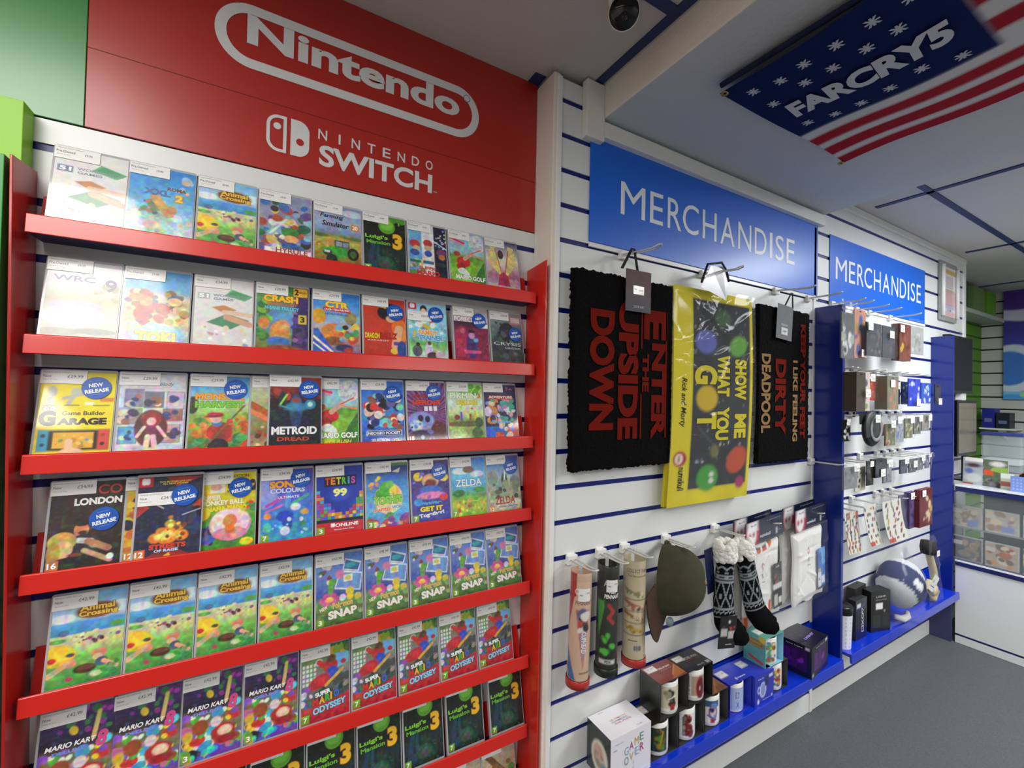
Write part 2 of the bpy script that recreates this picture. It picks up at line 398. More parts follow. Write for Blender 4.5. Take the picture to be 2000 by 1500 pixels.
q.add([(0.0145 + 0.0075 * math.cos(a), 0, 0.573 + 0.0075 * math.sin(a)) for a in np.linspace(0, 2 * PI, 20)[:-1]], [tuple(range(19))])
q.build('logo_left_half', LET, sg, loc=(0.296, -0.0042, -0.472))
q = MB(); pts = dshape(0.041, 0.079, 0.517, 0.598, 0.024, False); n = len(pts); q.add([(a, 0, b) for a, b in pts], [tuple(range(n))])
q.build('logo_right_half', LET, sg, loc=(0.296, -0.0042, -0.472))
q = MB(); q.add([(0.060 + 0.0078 * math.cos(a), 0, 0.550 + 0.0078 * math.sin(a)) for a in np.linspace(0, 2 * PI, 20)[:-1]], [tuple(range(19))])
q.build('logo_dot', RED_B, sg, loc=(0.296, -0.0047, -0.472))
tag(board('green_sign_board', -1.6, -0.297, 0.0, 0.472, CEIL - 0.001, GREEN, 0.0032), 'dark green glossy wall board beside the large red board', 'sign')
lb = MB(); lb.box(-0.9, -0.362, -0.040, -0.001, 0, 0.19); lb = lb.build('lime_header_box', LIME, loc=(0, 0, 0.285), bevel=0.001)
tag(lb, 'bright lime green box panel fixed to the wall left of the red shelves', 'panel')
annulus(0, 0, 0.045, 0.032, 32).build('round_emblem', mat('grey emblem', '6f7478', 0.5), lb, loc=(-0.435, -0.041, 0.07))
BLUE_S = mat('blue sign vinyl', '0868e0', 0.4, coat=0.25, coat_rough=0.25)
s1 = board('merchandise_sign', 0.822, 2.108, YM, 0.448, 0.762, BLUE_S, 0.004); tag(s1, 'wide blue sign reading MERCHANDISE below the ceiling soffit above the doormats', 'sign')
LETB = mat('pale sign lettering', 'eef2f4', 0.4)
def merch(s, x0, x1, z0, z1, xa, xb, za, zb):
    W_, H_ = x1 - x0, z1 - z0
    xs, out = 0.0, []; ws = {'M': 1.25, 'E': .72, 'R': .8, 'C': .98, 'H': .92, 'A': 1.0, 'N': .98, 'D': .95, 'I': .22, 'S': .7}
    word = 'MERCHANDISE'; gap = 0.24; tot = sum(ws[c] for c in word) + gap * (len(word) - 1); k = (xb - xa) / tot; x = xa
    for i, c in enumerate(word):
        w_ = ws[c] * k; hh = (zb - za)
        out.append(TT(c, (x + w_ / 2 - x0) / W_, ((za + zb) / 2 - z0) / H_, w_ / W_, hh / H_, 'e9eef2', 0.0)); x += w_ + gap * k * (0.35 if c == 'R' else 1.08)
    letters('letter', s, out, W_, H_, (W_ / 2, -0.0046, 0.0), LETB)
merch(s1, 0.822, 2.108, 0.448, 0.762, 0.943, 1.918, 0.555, 0.657)
s2 = board('merchandise_sign', 2.214, 3.289, YM, 0.44, 0.745, BLUE_S, 0.004); tag(s2, 'smaller blue sign reading MERCHANDISE above the bagged accessories', 'sign')
merch(s2, 2.214, 3.289, 0.44, 0.745, 2.265, 3.229, 0.549, 0.651)
for s_, L_ in ((s1, 1.286), (s2, 1.075)):
    q = MB(); q.box(0, L_, -0.006, 0.0, -0.016, -0.004); q.build('lower_rail', PLASTIC_W, s_)

# ------------------------------------------------------------ red game display
RZ = [0.423, 0.223, 0.023, -0.175, -0.376, -0.578, -0.766, -0.967]     # tops of the cases, row by row
q = MB(); sh = 0.033
q.add([(-0.36 + sx + (0.4 - z) * sh * 0.55, y, z) for sx in (0, 0.004) for (y, z) in ((0, -1.3), (-0.088, -1.3), (-0.088, 0.363), (0, 0.372))],
      [(0, 1, 2, 3), (7, 6, 5, 4), (0, 4, 5, 1), (1, 5, 6, 2), (2, 6, 7, 3), (3, 7, 4, 0)])
tag(q.build('red_side_panel', RED_P, bevel=0.0008), 'tall dark red side panel at the left end of the game shelves', 'panel')
q = MB(); q.box(-0.372, -0.3655, -0.086, 0, -1.3, 0.362)
tag(q.build('green_side_panel', mat('green panel', '3c9a4a', 0.4), bevel=0.0008), 'thin green side panel behind the left red panel', 'panel')
q = MB(); q.prism([(-0.100, -1.3), (0.0, -1.3), (0.0, 0.355), (-0.100, 0.364)], 0.667, 0.671)
tag(q.build('red_side_panel', mat('red panel bright', 'd62a20', 0.3, coat=0.3), bevel=0.0008), 'bright red side panel at the right end of the game shelves by the white post', 'panel')
ORD = ['top', 'second', 'third', 'fourth', 'fifth', 'sixth', 'seventh', 'lowest']
for r, zt in enumerate(RZ):
    zb = zt - 0.1745
    e = empty('display_shelf', (0, 0, zb)); tag(e, 'red lipped shelf holding the %s row of game cases' % ORD[r], 'shelf', 'red lipped game shelves')
    x0 = -0.345 + 0.018 * max(0, 0.4 - zt) * 0.9; x1 = 0.655
    q = MB(); q.prism([(-0.024, 0.002), (-0.021, 0.002), (-0.001, 0.082), (-0.004, 0.082)], x0, x1); q.build('back_plate', RED, e)
    q = MB(); q.box(x0, x1, -0.064, -0.001, 0.0, 0.003); q.build('base_plate', UNDER, e)
    q = MB(); q.prism([(-0.0715, -0.002), (-0.0665, -0.002), (-0.0640, 0.029), (-0.0660, 0.031), (-0.0685, 0.029)], x0, x1); q.build('front_lip', RED, e, bevel=0.0008)
# neighbouring bay, only a sliver shows
e = empty('green_shelf', (0, 0, -0.63)); tag(e, 'green lipped shelf at the bottom left edge of the picture', 'shelf')
q = MB(); q.box(-0.9, -0.376, -0.064, -0.001, 0, 0.003); q.build('base_plate', UNDER, e)
q = MB(); q.box(-0.9, -0.376, -0.070, -0.0655, -0.002, 0.034); q.build('front_lip', mat('green acrylic', '1f9a4a', 0.3), e)

# ------------------------------------------------------------ game cases
CW, CH, CT = 0.104, 0.170, 0.011
W_, K_ = 'ffffff', '0a0a0a'
def new(base='ffffff', nx=72, ny=116): return Art(0.0985, 0.1605, nx, ny, base)
def rating(a, s, col='7db01f', x=0.085):
    a.r(x - 0.075, 0.012, x + 0.075, 0.115, col); a.T(s, x, 0.063, 0.075 if len(s) == 1 else 0.12, 0.065, W_, 0.03); return a
def logo(a):
    a.r(0.0, 0.88, 0.215, 1.0, 'd8121b'); a.l(0.085, 0.925, 0.085, 0.962, 0.022, W_); a.l(0.135, 0.925, 0.135, 0.962, 0.02, W_); return a
def board_games(pale):
    a = new('e4e2e0'); a.n(6, .05, 3)  # whitish base: the haze of the glare is painted into the print
    a.p([(.0, .68), (.3, .60), (.42, .55), (.05, .60)], 'd9b98c').p([(.5, .76), (.85, .70), (1, .78), (.62, .86)], '5fb277').p([(.56, .78), (.84, .73), (.93, .79), (.65, .84)], '4a9c63')
    a.p([(.28, .58), (.5, .50), (.72, .56), (.5, .62)], 'c98a55').p([(.2, .36), (.62, .28), (.95, .42), (.55, .50)], '4f8f6c').l(.55, .45, .95, .36, .04, 'd9a487').l(.5, .52, .98, .50, .03, 'e6c3aa')
    a.s(20, (.05, .02, .95, .3), .02, ['8aa7d8', 'cf9f9f', 'e8dcb0', 'ffffff'], 4)
    a.r(.04, .69, .25, .775, '6f7fa8' if not pale else 'b9bdc6').T('51', .145, .732, .16, .055, W_, .04)
    a.T('WORLDWIDE', .62, .755, .64, .035, '8d97ad', .02).T('GAMES', .48, .705, .34, .035, '8d97ad', .02); return a
def sky_blue():
    a = new(); a.g((0, 'd8ecee'), (.25, '9fd0e6'), (.6, '55aee4'), (1, '2b86d6')); a.n(9, .08, 4)
    a.s(26, (.05, .05, .95, .32), .045, ['e9f2f4', 'bfe0ea', 'e6d3c0', 'a9cdb4'], 5); a.s(16, (.06, .34, .45, .58), .03, ['7a8f6d', 'caa58b', '5b6b7a', 'b9875f'], 8); a.l(.4, .56, .62, .36, .05, 'd9995e').e(.66, .42, .08, .06, 'c88c5d')
    a.s(9, (.7, .62, .95, .9), .03, ['e2b98e', '9ac7e6'], 12)
    a.T('ROMA', .72, .72, .3, .05, '8a3d33', .04).T('XXL', .42, .645, .42, .085, '5b74a8', .05, '27385f', .05).T('2', .76, .60, .12, .10, 'f6d43c', .05, 'd98a20', .06); return a
def village():
    a = new(); a.g((0, '3f9a45'), (.3, '74bb52'), (.42, 'd9cf8d'), (.55, 'cfd49a'), (.56, '3f8fd0'), (.68, '59a9de'), (.72, 'bfe2f2'), (1, '6cb6e8')); a.n(7, .07, 6)
    a.e(.15, .74, .16, .05, 'e9f6fb').e(.9, .80, .2, .07, 'dff1fa').e(.9, .60, .11, .035, '4fa052').e(.1, .50, .12, .025, '5fae57').e(.17, .58, .07, .035, '4c6aa0').r(.12, .56, .22, .60, '5577a8')
    a.e(.12, .34, .24, .115, 'ecc81e').e(.12, .36, .19, .09, 'f4d730').e(.29, .33, .06, .022, '4f4a52').e(.05, .30, .06, .03, 'c63a2f')
    a.s(10, (.38, .44, .7, .5), .018, ['6b4630', 'e8d7b5', '3a2a22'], 3).s(14, (.3, .48, .95, .56), .014, ['b84a86', 'e9dfa0', '7d5aa0', 'f2e8c8'], 9)
    a.e(.30, .24, .08, .05, 'd8a47e').l(.02, .14, .3, .26, .028, 'e0b184').e(.68, .30, .11, .05, 'e58b54').e(.66, .26, .07, .035, 'f0c29c').e(.5, .155, .16, .05, '4b2c1c').e(.5, .17, .12, .025, '6d4630').e(.72, .2, .09, .05, '3e5f7c').l(.75, .2, .93, .12, .022, 'edc09a').e(.66, .08, .09, .03, 'cfc3b0').e(.3, .07, .05, .025, 'c4455a')
    a.s(14, (.7, .02, 1, .2), .022, ['3f8f3c', '6fb65a'], 14)
    a.e(.60, .79, .30, .09, '8a5520', 2).T('Animal', .60, .83, .48, .07, 'f3c84a', .035, '7a4716', .05).T('Crossing', .62, .755, .54, .075, 'f3c84a', .035, '7a4716', .05); return a
def warriors():
    a = new('8f93b5'); a.n(8, .2, 2); a.s(60, (0, .1, 1, .9), .05, ['6a4f8f', '3f6fb5', 'd9c26a', '46352c', '8fb7cf', 'e9e2da', '2c6a48', 'b4553a'], 21); a.e(.58, .4, .17, .08, '3f8a3c').e(.6, .3, .14, .06, 'e7c06e').e(.6, .18, .18, .07, '2f5fa8').l(.2, .35, .5, .6, .015, 'dfe8f0')
    a.r(.1, 0, 1, .14, 'e9e6ec').T('HYRULE', .62, .11, .62, .075, 'b0232b', .02).T('WARRIORS', .6, .035, .6, .04, '555577', .01); return a
def tractor():
    a = new(); a.g((0, '6b5a2a'), (.2, 'a98a33'), (.42, 'c9a84e'), (.50, '7a8f4b'), (.54, '7b93b8'), (.7, '9fb4d2'), (1, '7e97c4')); a.n(8, .1, 5)
    a.e(.1, .47, .2, .03, '55702c').e(.85, .48, .3, .025, '66803a').e(.8, .9, .25, .06, 'c7d4e6').s(14, (0, .22, .5, .4), .03, ['c79b3c', 'a07a2c', 'd9b75a'], 3)
    a.r(.42, .30, .74, .42, '35404a').r(.45, .32, .58, .40, '8fa6b0').r(.6, .32, .72, .40, '7f98a3').p([(.16, .16), (.5, .12), (.8, .18), (.72, .31), (.36, .31), (.18, .26)], '3fa53a').e(.27, .2, .1, .05, '2f2f2c').e(.82, .22, .13, .105, '1d211c').e(.82, .22, .07, .055, '3d6b2c').e(.36, .1, .12, .08, '20241c').r(.2, .2, .32, .235, 'dfe6d6')
    a.T('Farming', .36, .80, .5, .085, '14161c', .02, 'e8edf5', .02, .25).T('Simulator', .44, .68, .58, .085, '14161c', .02, 'e8edf5', .02, .25); a.r(.78, .62, .95, .73, 'd97f2a').T('20', .865, .675, .12, .07, W_, .03); return a
def mansion():
    a = new('15211c'); a.g((0, '0d1a22'), (.3, '16302f'), (.6, '101a14'), (1, '1a1d10')); a.n(6, .35, 4)
    for k, x in enumerate((.62, .72, .82, .93, 1.0)): a.e(x, .99 - .02 * (k % 2), .07, .07, '4c9a2c')
    a.r(.55, .96, 1, 1, '4c9a2c').e(.55, .82, .2, .13, '5fae2e').e(.55, .84, .16, .09, '7cc83c').e(.85, .90, .02, .03, '7cc83c')
    a.l(.1, .0, .22, .5, .03, '1e4a6a', .6).l(.3, .05, .34, .5, .02, '1a5a6a', .6).e(.48, .10, .34, .13, '123a2a').e(.5, .18, .2, .1, '1c5a3a', 3).e(.5, .16, .12, .06, '57443a', 4).e(.22, .12, .1, .08, '1c3f55', 3).s(10, (.1, .02, .9, .3), .02, ['1f4a55', '2c6a5a', '16262c'], 7)
    a.T("Luigi's", .30, .60, .54, .085, '86cf3c', .035, '15330e', .03, 0, .04).T('Mansion', .34, .515, .56, .065, '6cba35', .03, '15330e', .03, 0, .04)
    a.T('3', .80, .575, .23, .27, 'f3c02a', .05, '9a5a10', .03).e(.77, .65, .02, .014, 'b5701a').e(.83, .65, .02, .014, 'b5701a'); return rating(a, '7')
def triple():
    a = new(); a.r(0, 0, .34, 1, '6fb4e0').r(.34, 0, .66, 1, 'e9ecf2').r(.66, 0, 1, 1, '1b1d3c').n(7, .1, 2)
    a.e(.16, .62, .14, .07, 'c8402f').e(.2, .54, .1, .05, 'e0b18a').e(.15, .46, .12, .06, '3a55a8').e(.5, .66, .12, .07, 'c03a2c').e(.5, .57, .1, .05, 'deb08c').e(.5, .47, .1, .06, '3c57b0').e(.85, .52, .13, .07, '7a3a6a').e(.86, .44, .09, .05, 'b9744a').s(20, (.68, .6, 1, .95), .012, ['e9e9ff', '8aa0ff', 'f0d98a'], 3).l(.66, .72, 1, .6, .01, 'd9e4ff').s(16, (0, .1, .36, .3), .03, ['5aa84a', 'e08fb0', 'e9d36a'], 4)
    a.r(.02, .28, .3, .33, '3a6a6a').r(.36, .28, .64, .34, '3a6a96').r(.7, .27, .97, .33, '2f3f38')
    a.T('SUPER', .46, .20, .44, .06, 'd8342a', .04, 'f6efdc', .04).T('MARIO', .48, .115, .6, .085, 'd8342a', .04, 'f6efdc', .04).T('3D ALL-STARS', .48, .03, .6, .05, 'c9962a', .03); return a
def golf(cut=False):
    a = new(); a.g((0, '6fae2f'), (.3, '86c53c'), (.55, '5fa83a'), (.6, '9ecfd8'), (1, '7fc6e6')); a.n(7, .1, 3)
    a.e(.8, .83, .24, .17, 'dfe3e8').s(50, (.6, .70, .98, .97), .012, ['b9bfc8', 'c9ced6'], 5).l(0, .87, .42, .80, .02, 'e5364a').l(.02, .82, .4, .76, .012, 'ef8f9a').p([(.55, .0), (1, .02), (1, .5), (.8, .3)], '3f7f2a').p([(0, .1), (.3, .0), (.5, .1), (.0, .3)], '9ed24a')
    a.e(.38, .44, .2, .1, 'cf2c2c', 1.5).e(.3, .34, .13, .07, 'b82424', 1.5).l(.42, .5, .62, .62, .035, 'e8b58c').e(.34, .26, .13, .06, 'f2f2f2', 1.5).e(.45, .2, .09, .07, 'f2f2f2', 1.5).l(.62, .62, .9, .72, .012, 'd86a4a').l(.64, .60, .96, .55, .012, 'e58a5a').e(.2, .58, .1, .05, 'a9403a', 2)
    a.T('MARIO GOLF', .56, .145, .84, .085, W_, .04, '3a7a1a', .03).T('SUPER RUSH', .5, .05, .7, .055, 'f7e13a', .03, '7a5a10', .03, .2); return a
def shield():
    a = new('a8446c'); a.g((0, 'c9c3d6'), (.3, 'b36a8a'), (.6, 'efe9e0'), (1, '3a2c66')); a.n(6, .08, 7)
    for k in range(4):
        a.p([(.5, .22), (.02 + .03 * k, .58 + .1 * k), (.12 + .06 * k, .70 + .07 * k)][::-1], 'e9d98a').p([(.5, .22), (.98 - .03 * k, .58 + .1 * k), (.88 - .06 * k, .70 + .07 * k)], 'e9d98a'); a.l(.46, .3, .14 + .05 * k, .62 + .07 * k, .008, 'b03a34').l(.54, .3, .86 - .05 * k, .62 + .07 * k, .008, 'b03a34')
    a.p([(.3, .1), (.7, .1), (.64, .3), (.5, .38), (.36, .3)], 'b3275a').e(.45, .72, .09, .09, '4a3426').T('Pokemon', .5, .06, .7, .07, 'f0d03a', .04, '3a3f8f', .04); return a
def rally():
    a = new(); a.g((0, 'b9b3a4'), (.3, 'cfcac0'), (.5, 'aeb08c'), (.7, 'cfcfd2'), (1, 'dcdae2')); a.n(10, .08, 3); a.e(.4, .42, .36, .08, 'b9b3cf').e(.38, .30, .42, .12, 'ddd9e0').e(.2, .1, .3, .05, '9a9a88').e(.7, .12, .3, .04, '8c9488').s(12, (.6, .5, .98, .7), .03, ['9aa27c', 'b4b39a'], 4)
    a.T('WRC', .36, .775, .56, .07, '6d6792', .01).T('9', .86, .72, .16, .16, '6d5f86', .02); return a
def pirates():
    a = new(); a.g((0, '8fd0ea'), (.3, 'e9dca0'), (.6, 'd9c8a0'), (.75, '6fb6e0'), (1, '3f8fd0')); a.n(9, .12, 5); a.s(46, (.05, .28, .95, .72), .05, ['8a6a3c', 'c9504a', 'ecd79a', '5a7a9a', 'caa05a', '7a5a8a'], 6).e(.2, .62, .14, .05, 'c58a4a').p([(.05, .1), (.4, .3), (.9, .22), (.98, .06)][::-1], '9fd6ee').T('TOKI', .5, .10, .6, .15, 'f0cf3a', .05, 'c9962a', .04); return a
def jungle():
    a = new(); a.g((0, '8a5a34'), (.15, '6f8a3c'), (.5, '5a9ad0'), (.8, '4f8a3c'), (1, '2f6a2a')); a.n(8, .2, 8); a.p([(.66, 0), (1, 0), (1, 1), (.74, 1)], '3b2a66').s(18, (0, .2, .2, .9), .05, ['2f7a2a', '4f9a34', '7ab83c'], 3).e(.45, .30, .2, .16, 'd98a3c', 2).e(.42, .15, .22, .08, '3a6fc0', 2).e(.5, .4, .13, .08, 'e8a05a', 3).e(.5, .06, .34, .05, '8a4a2a', 2).e(.85, .3, .1, .1, '4a3a6a', 2).s(14, (.7, .1, 1, .6), .03, ['5a3f8a', '2a2a55', '8a6ab0'], 5)
    a.e(.14, .42, .1, .09, 'd9853c', 2).r(.80, .44, .96, .58, 'e0b02a').T('3', .88, .51, .09, .09, '3a2a10', .03)
    a.T('CRASH', .46, .80, .66, .10, 'f6c61f', .05, 'c4401c', .04).T('BANDICOOT', .48, .715, .6, .04, 'e06a2a', .03, '6a2a14', .03).T('N-SANE TRILOGY', .48, .655, .66, .055, '6fd0f0', .03, '1f5a96', .03); a.r(.70, .86, .98, .99, 'f2b62a').T('2', .76, .93, .08, .09, K_, .03).T('BONUS LEVELS', .88, .93, .16, .03, '7a4a10', 0); return a
def kart_orange():
    a = new(); a.g((0, '3f6fb0'), (.3, 'd9a05a'), (.55, '8ac0dc'), (.8, '3f8fe0'), (1, '2f7fdc')); a.n(8, .15, 3); a.e(.12, .6, .15, .12, 'd9a52a', 2).e(.8, .6, .14, .1, '9a8a5a', 2).e(.42, .36, .25, .14, 'e08a35', 2).e(.44, .22, .22, .07, '8a5230', 2).s(18, (.5, .2, 1, .5), .04, ['f0c24a', '4f9a5a', '7ab0d0', '2a2a34', 'c9503a'], 6).p([(0, .0), (.5, .0), (.1, .4), (0, .4)], '2f66c0').l(0, .28, .4, .05, .015, W_).l(0, .18, .3, .02, .01, W_).e(.66, .12, .2, .06, '2a3a5a', 2).e(.75, .08, .1, .05, 'b0342a', 2)
    a.T('CTR', .5, .80, .5, .10, 'f8d624', .05, 'd9761c', .04); a.p([(.2, .70), (.8, .68), (.8, .74), (.2, .76)], 'c4262a').T('CRASH TEAM RACING', .5, .72, .54, .028, W_, .02).T('NITRO-FUELED', .5, .65, .5, .035, '4a6ab8', .03, W_, .03); return a
def orange_fighter():
    a = new('c93a26'); a.g((0, 'b8301f'), (.5, 'd0402a'), (1, 'c03424')); a.e(.6, .78, .28, .14, '1c1513', 1.5, .4).p([(.25, .92), (.6, .72), (.55, .86)][::-1], '1c1513').e(.66, .66, .13, .06, 'e9b48c', 1.5).e(.86, .52, .2, .14, 'e8702a', 1.5).e(.9, .4, .16, .12, 'f08a35', 1.5).l(.84, .5, .74, .2, .06, 'e9b48c').r(.70, .22, .9, .28, '6a4aa0').e(.72, .12, .1, .05, 'f0c43c').e(.9, .15, .12, .15, '2a4a9a', 2).p([(.1, .88), (.55, .83), (.5, .9)], 'e9c060')
    a.T('DRAGON', .2, .36, .34, .09, 'f6d21e', .04, '2a6a2a', .03).T('BALL Z', .58, .37, .42, .10, 'c41e1e', .04, '2a1010', .03, .2).T('KAKAROT', .34, .285, .5, .02, 'f2e4d8', .01); return a
def family():
    a = new(); a.g((0, 'e9eee6'), (.28, '6fc25a'), (.45, '7fd0e6'), (.8, 'a4dcf4'), (1, '8fd2f6')); a.n(6, .07, 3); a.e(.4, .9, .09, .07, '2a1f1a').e(.4, .86, .07, .05, 'f0c8a4').e(.4, .74, .1, .1, 'f2f2ee').e(.6, .68, .06, .09, 'e2653a').e(.42, .58, .14, .05, 'e0c63a').s(14, (.02, .45, .98, .66), .03, ['f2f7fa', '7a9fc8', '8ad06a'], 5).e(.2, .16, .13, .1, '5a5f66', 1.5).e(.22, .27, .05, .035, '3a2a22').e(.5, .2, .1, .12, 'e6e6ea', 1.5).e(.52, .3, .05, .035, '6a4434').e(.6, .08, .16, .07, '4a3a34', 1.5).e(.8, .1, .13, .08, 'cfcac0', 1.5)
    logo(a); a.T('FAMILY', .5, .485, .5, .085, 'f8a62a', .05, W_, .04).T('TRAINER', .56, .395, .66, .09, '4aa8e8', .05, W_, .04).T('J', .12, .44, .09, .12, 'f2c23a', .05); return a
def magenta():
    a = new(); a.g((0, '8a1c4a'), (.4, 'a82a5a'), (.75, '3a1f3a'), (.76, 'c9a8b8'), (1, 'b89aaa')); a.n(9, .25, 5); a.e(.22, .38, .2, .28, 'b02a55', 2).e(.8, .36, .18, .25, '8a1f45', 2).e(.5, .32, .17, .24, '4a2a7a', 2).e(.5, .5, .09, .06, 'd99ac0', 2).e(.62, .42, .07, .04, '6aa0e0', 2).e(.5, .58, .1, .03, '2a1420', 1.5).e(.24, .58, .07, .05, 'c9607a', 2).l(.3, .2, .7, .2, .03, 'd8508a')
    a.r(.72, .66, 1, .74, W_).T('FORECLOSED', .5, .80, .96, .09, 'f4f0f2', .04, '1a1418', .02); return a
def crysis():
    a = new(); a.g((0, '24292c'), (.4, '39454a'), (.75, '65797c'), (1, '8a9d9c')); a.n(8, .3, 5); a.e(.5, .64, .24, .18, '2b3134', 2).e(.46, .52, .3, .16, '383f42', 2).s(26, (.15, .1, .85, .8), .04, ['1c2022', '4a5457', '2e3a3c', '55676a'], 3).r(.62, .80, .97, .96, 'b98a86').r(.65, .83, .94, .93, 'd8cfcc')
    a.T('CRYSIS', .5, .40, .86, .06, 'd9eff2', 0).T('REMASTERED', .66, .32, .5, .035, 'b9cdd0', .01); return a
def garage():
    a = new('f2df16', 76, 122); a.e(.16, .76, .06, .07, 'b9bdae', 1.5).e(.14, .64, .05, .06, 'a9ae9c', 1.5).e(.46, .76, .07, .05, 'c2c6b4', 1.5).l(.32, .68, .58, .74, .02, 'b9bdae').l(.44, .7, .38, .62, .02, 'b9bdae').l(.05, .595, .24, .595, .006, '7a7414').l(.33, .595, .52, .595, .006, '7a7414').l(.72, .595, .93, .595, .006, '7a7414').r(.8, .64, .99, .69, 'e0883a').r(.6, .6, .72, .635, 'f4f2da')
    a.r(.04, .055, .98, .30, '1c1c1c', 1, 3).r(.04, .06, .17, .30, '2f9fc0', 1, 3).r(.82, .06, .97, .30, 'd8453c', 1, 3).r(.23, .085, .76, .27, 'e8b02c').s(14, (.26, .1, .74, .24), .018, ['c98a2c', '6aa05a', 'f0d060', '6a9ad0'], 3).e(.105, .235, .032, .022, '1a3a44').e(.105, .13, .03, .02, '1a3a44').e(.885, .13, .032, .022, '3a1414').e(.885, .235, .03, .02, 'b03028').l(.44, .02, .44, .17, .03, 'eec4a0').e(.48, .04, .15, .05, 'eec4a0')
    a.T('Game Builder', .60, .50, .58, .05, '4a3a10', .02).T('G', .13, .44, .22, .18, '141210', .06).T('ARAGE', .59, .40, .66, .085, '141210', .06); a.e(.10, .555, .05, .032, '141210').e(.19, .555, .05, .032, '141210').e(.10, .555, .034, .022, W_).e(.19, .555, .034, .022, W_).e(.11, .555, .016, .012, '141210').e(.18, .555, .016, .012, '141210'); return a
def portraits():
    a = new('d3d6e2', 76, 122); a.n(9, .05, 3)
    for x, y, w, h, c in ((.22, .69, .26, .22, '8d88a8'), (.52, .67, .28, .2, '77748c'), (.85, .66, .26, .22, 'c9b5cc'), (.09, .46, .15, .2, 'b8b0b4'), (.26, .46, .17, .18, 'b09a8c'), (.82, .47, .3, .15, 'b26a66'), (.16, .22, .26, .2, '6aa0d8'), (.8, .23, .28, .22, 'c99a98')):
        a.r(x - w / 2 - .012, y - h / 2 - .008, x + w / 2 + .012, y + h / 2 + .008, '7b8088').r(x - w / 2, y - h / 2, x + w / 2, y + h / 2, c); a.s(5, (x - w / 3, y - h / 3, x + w / 3, y + h / 4), .03, ['4a4258', 'e2cdbd', '9a6a52', '3a4a8a'], int(x * 100))
    a.e(.50, .30, .25, .24, '5e3436', 2).e(.5, .42, .15, .11, '9a3430', 2).e(.5, .39, .07, .05, 'f0cfc0', 1.5).e(.5, .26, .09, .08, '8a2f50', 1.5).l(.46, .2, .44, .04, .026, 'f0cfc0').l(.54, .2, .58, .04, .026, 'f0cfc0').l(.4, .32, .3, .2, .016, 'f0cfc0').l(.6, .32, .72, .2, .016, 'f0cfc0')
    a.T('Melody', .66, .87, .3, .06, '6a6f78', 0, None, 0, .3); return a
def harvest():
    a = new(); a.g((0, '4f8a34'), (.2, '7a9a34'), (.45, '8fbf4a'), (.6, 'b9d98a'), (.75, '6fb6dc'), (1, '3f8fc8')); a.n(8, .12, 4); a.s(20, (0, .0, 1, .2), .05, ['2f8a4a', '4fae5a', 'c9482a', '8ac03c'], 3).s(12, (.02, .2, .35, .45), .045, ['d9762a', '5f9a3a', 'e0a03a'], 7).s(10, (.65, .25, 1, .5), .04, ['d98a2a', '7aa83a', 'c25a2a'], 9).e(.04, .6, .1, .12, '3c3f2c', 2)
    a.e(.52, .24, .22, .13, 'a8352c').e(.5, .05, .18, .1, '2c2420').e(.46, .36, .09, .05, '3f7fb0').e(.44, .41, .1, .055, 'edbf98').e(.43, .47, .15, .035, 'b02f34').e(.38, .445, .12, .015, '8f2428').l(.28, .04, .95, .62, .012, '8a5a34').e(.95, .63, .05, .03, 'c9c3c8').e(.68, .38, .06, .035, 'c23a30').e(.36, .2, .06, .04, 'c23a30')
    a.T('MONSTER', .5, .72, .84, .09, 'f2a12a', .05, 'b3591a', .03).T('HARVEST', .5, .61, .84, .09, '7cc83a', .05, '3a7a24', .03); return a
def hunter():
    a = new(); a.g((0, 'b9a98a'), (.2, '8a6a4a'), (.45, '9aa05a'), (.75, 'b9c48a'), (1, 'd9dfd0')); a.n(8, .15, 6); a.l(.0, .6, .7, .3, .06, 'b3592c').l(.0, .52, .8, .22, .03, 'd98a5a').s(20, (.0, .02, .9, .3), .035, ['c23a2c', '5a3424', 'e9d9c0', '7a5a3a'], 3); return a
def dread():
    a = new('101827'); a.g((0, '0c1220'), (.35, '141d2c'), (.7, '1a2030'), (.85, '8a2620'), (1, 'a02c22')); a.n(8, .2, 4); a.s(14, (0, .6, .3, .9), .05, ['7a1f1c', '2a1214', 'b33a2c'], 3).s(8, (.7, .55, 1, .85), .05, ['1a1a24', '6a201c'], 5).e(.5, .54, .13, .2, '2c5f8a', 3).e(.5, .56, .24, .06, '3a86b0', 3).e(.78, .60, .11, .07, '2f8fae', 2).e(.78, .60, .05, .035, 'c9f4e0', 2).e(.24, .66, .08, .13, '12343c', 3).l(.2, .6, .32, .74, .012, '9fd65a').l(.18, .58, .4, .54, .01, '49a0b8').e(.5, .38, .1, .12, '24406a', 3).e(.5, .66, .08, .035, 'a53a34', 2)
    a.T('METROID', .48, .22, .88, .115, 'eef0f2', .045).T('DREAD', .46, .10, .62, .055, 'c8452c', .03); return a
def neogeo():
    a = new(); a.g((0, '1f4ac0'), (.5, '3f86e0'), (1, '2a6ad8')); a.n(8, .1, 3); a.s(70, (.08, .24, .92, .78), .048, ['e9e0da', '1c1c24', '7ad0c0', '6a5a9a', 'c93a3a', 'efc7ae', '2a3a7a', '8a5a4a'], 12); a.r(.1, .12, .94, .20, 'dfe3f4').r(.12, .125, .92, .195, '1c2f7a').T('NEOGEO POCKET', .52, .16, .76, .045, W_, .03).T('SELECTION', .42, .05, .42, .05, 'e6eeff', .03, '16307a', .03).T('VOL.1', .82, .05, .2, .045, 'f2dc3a', .03); return a
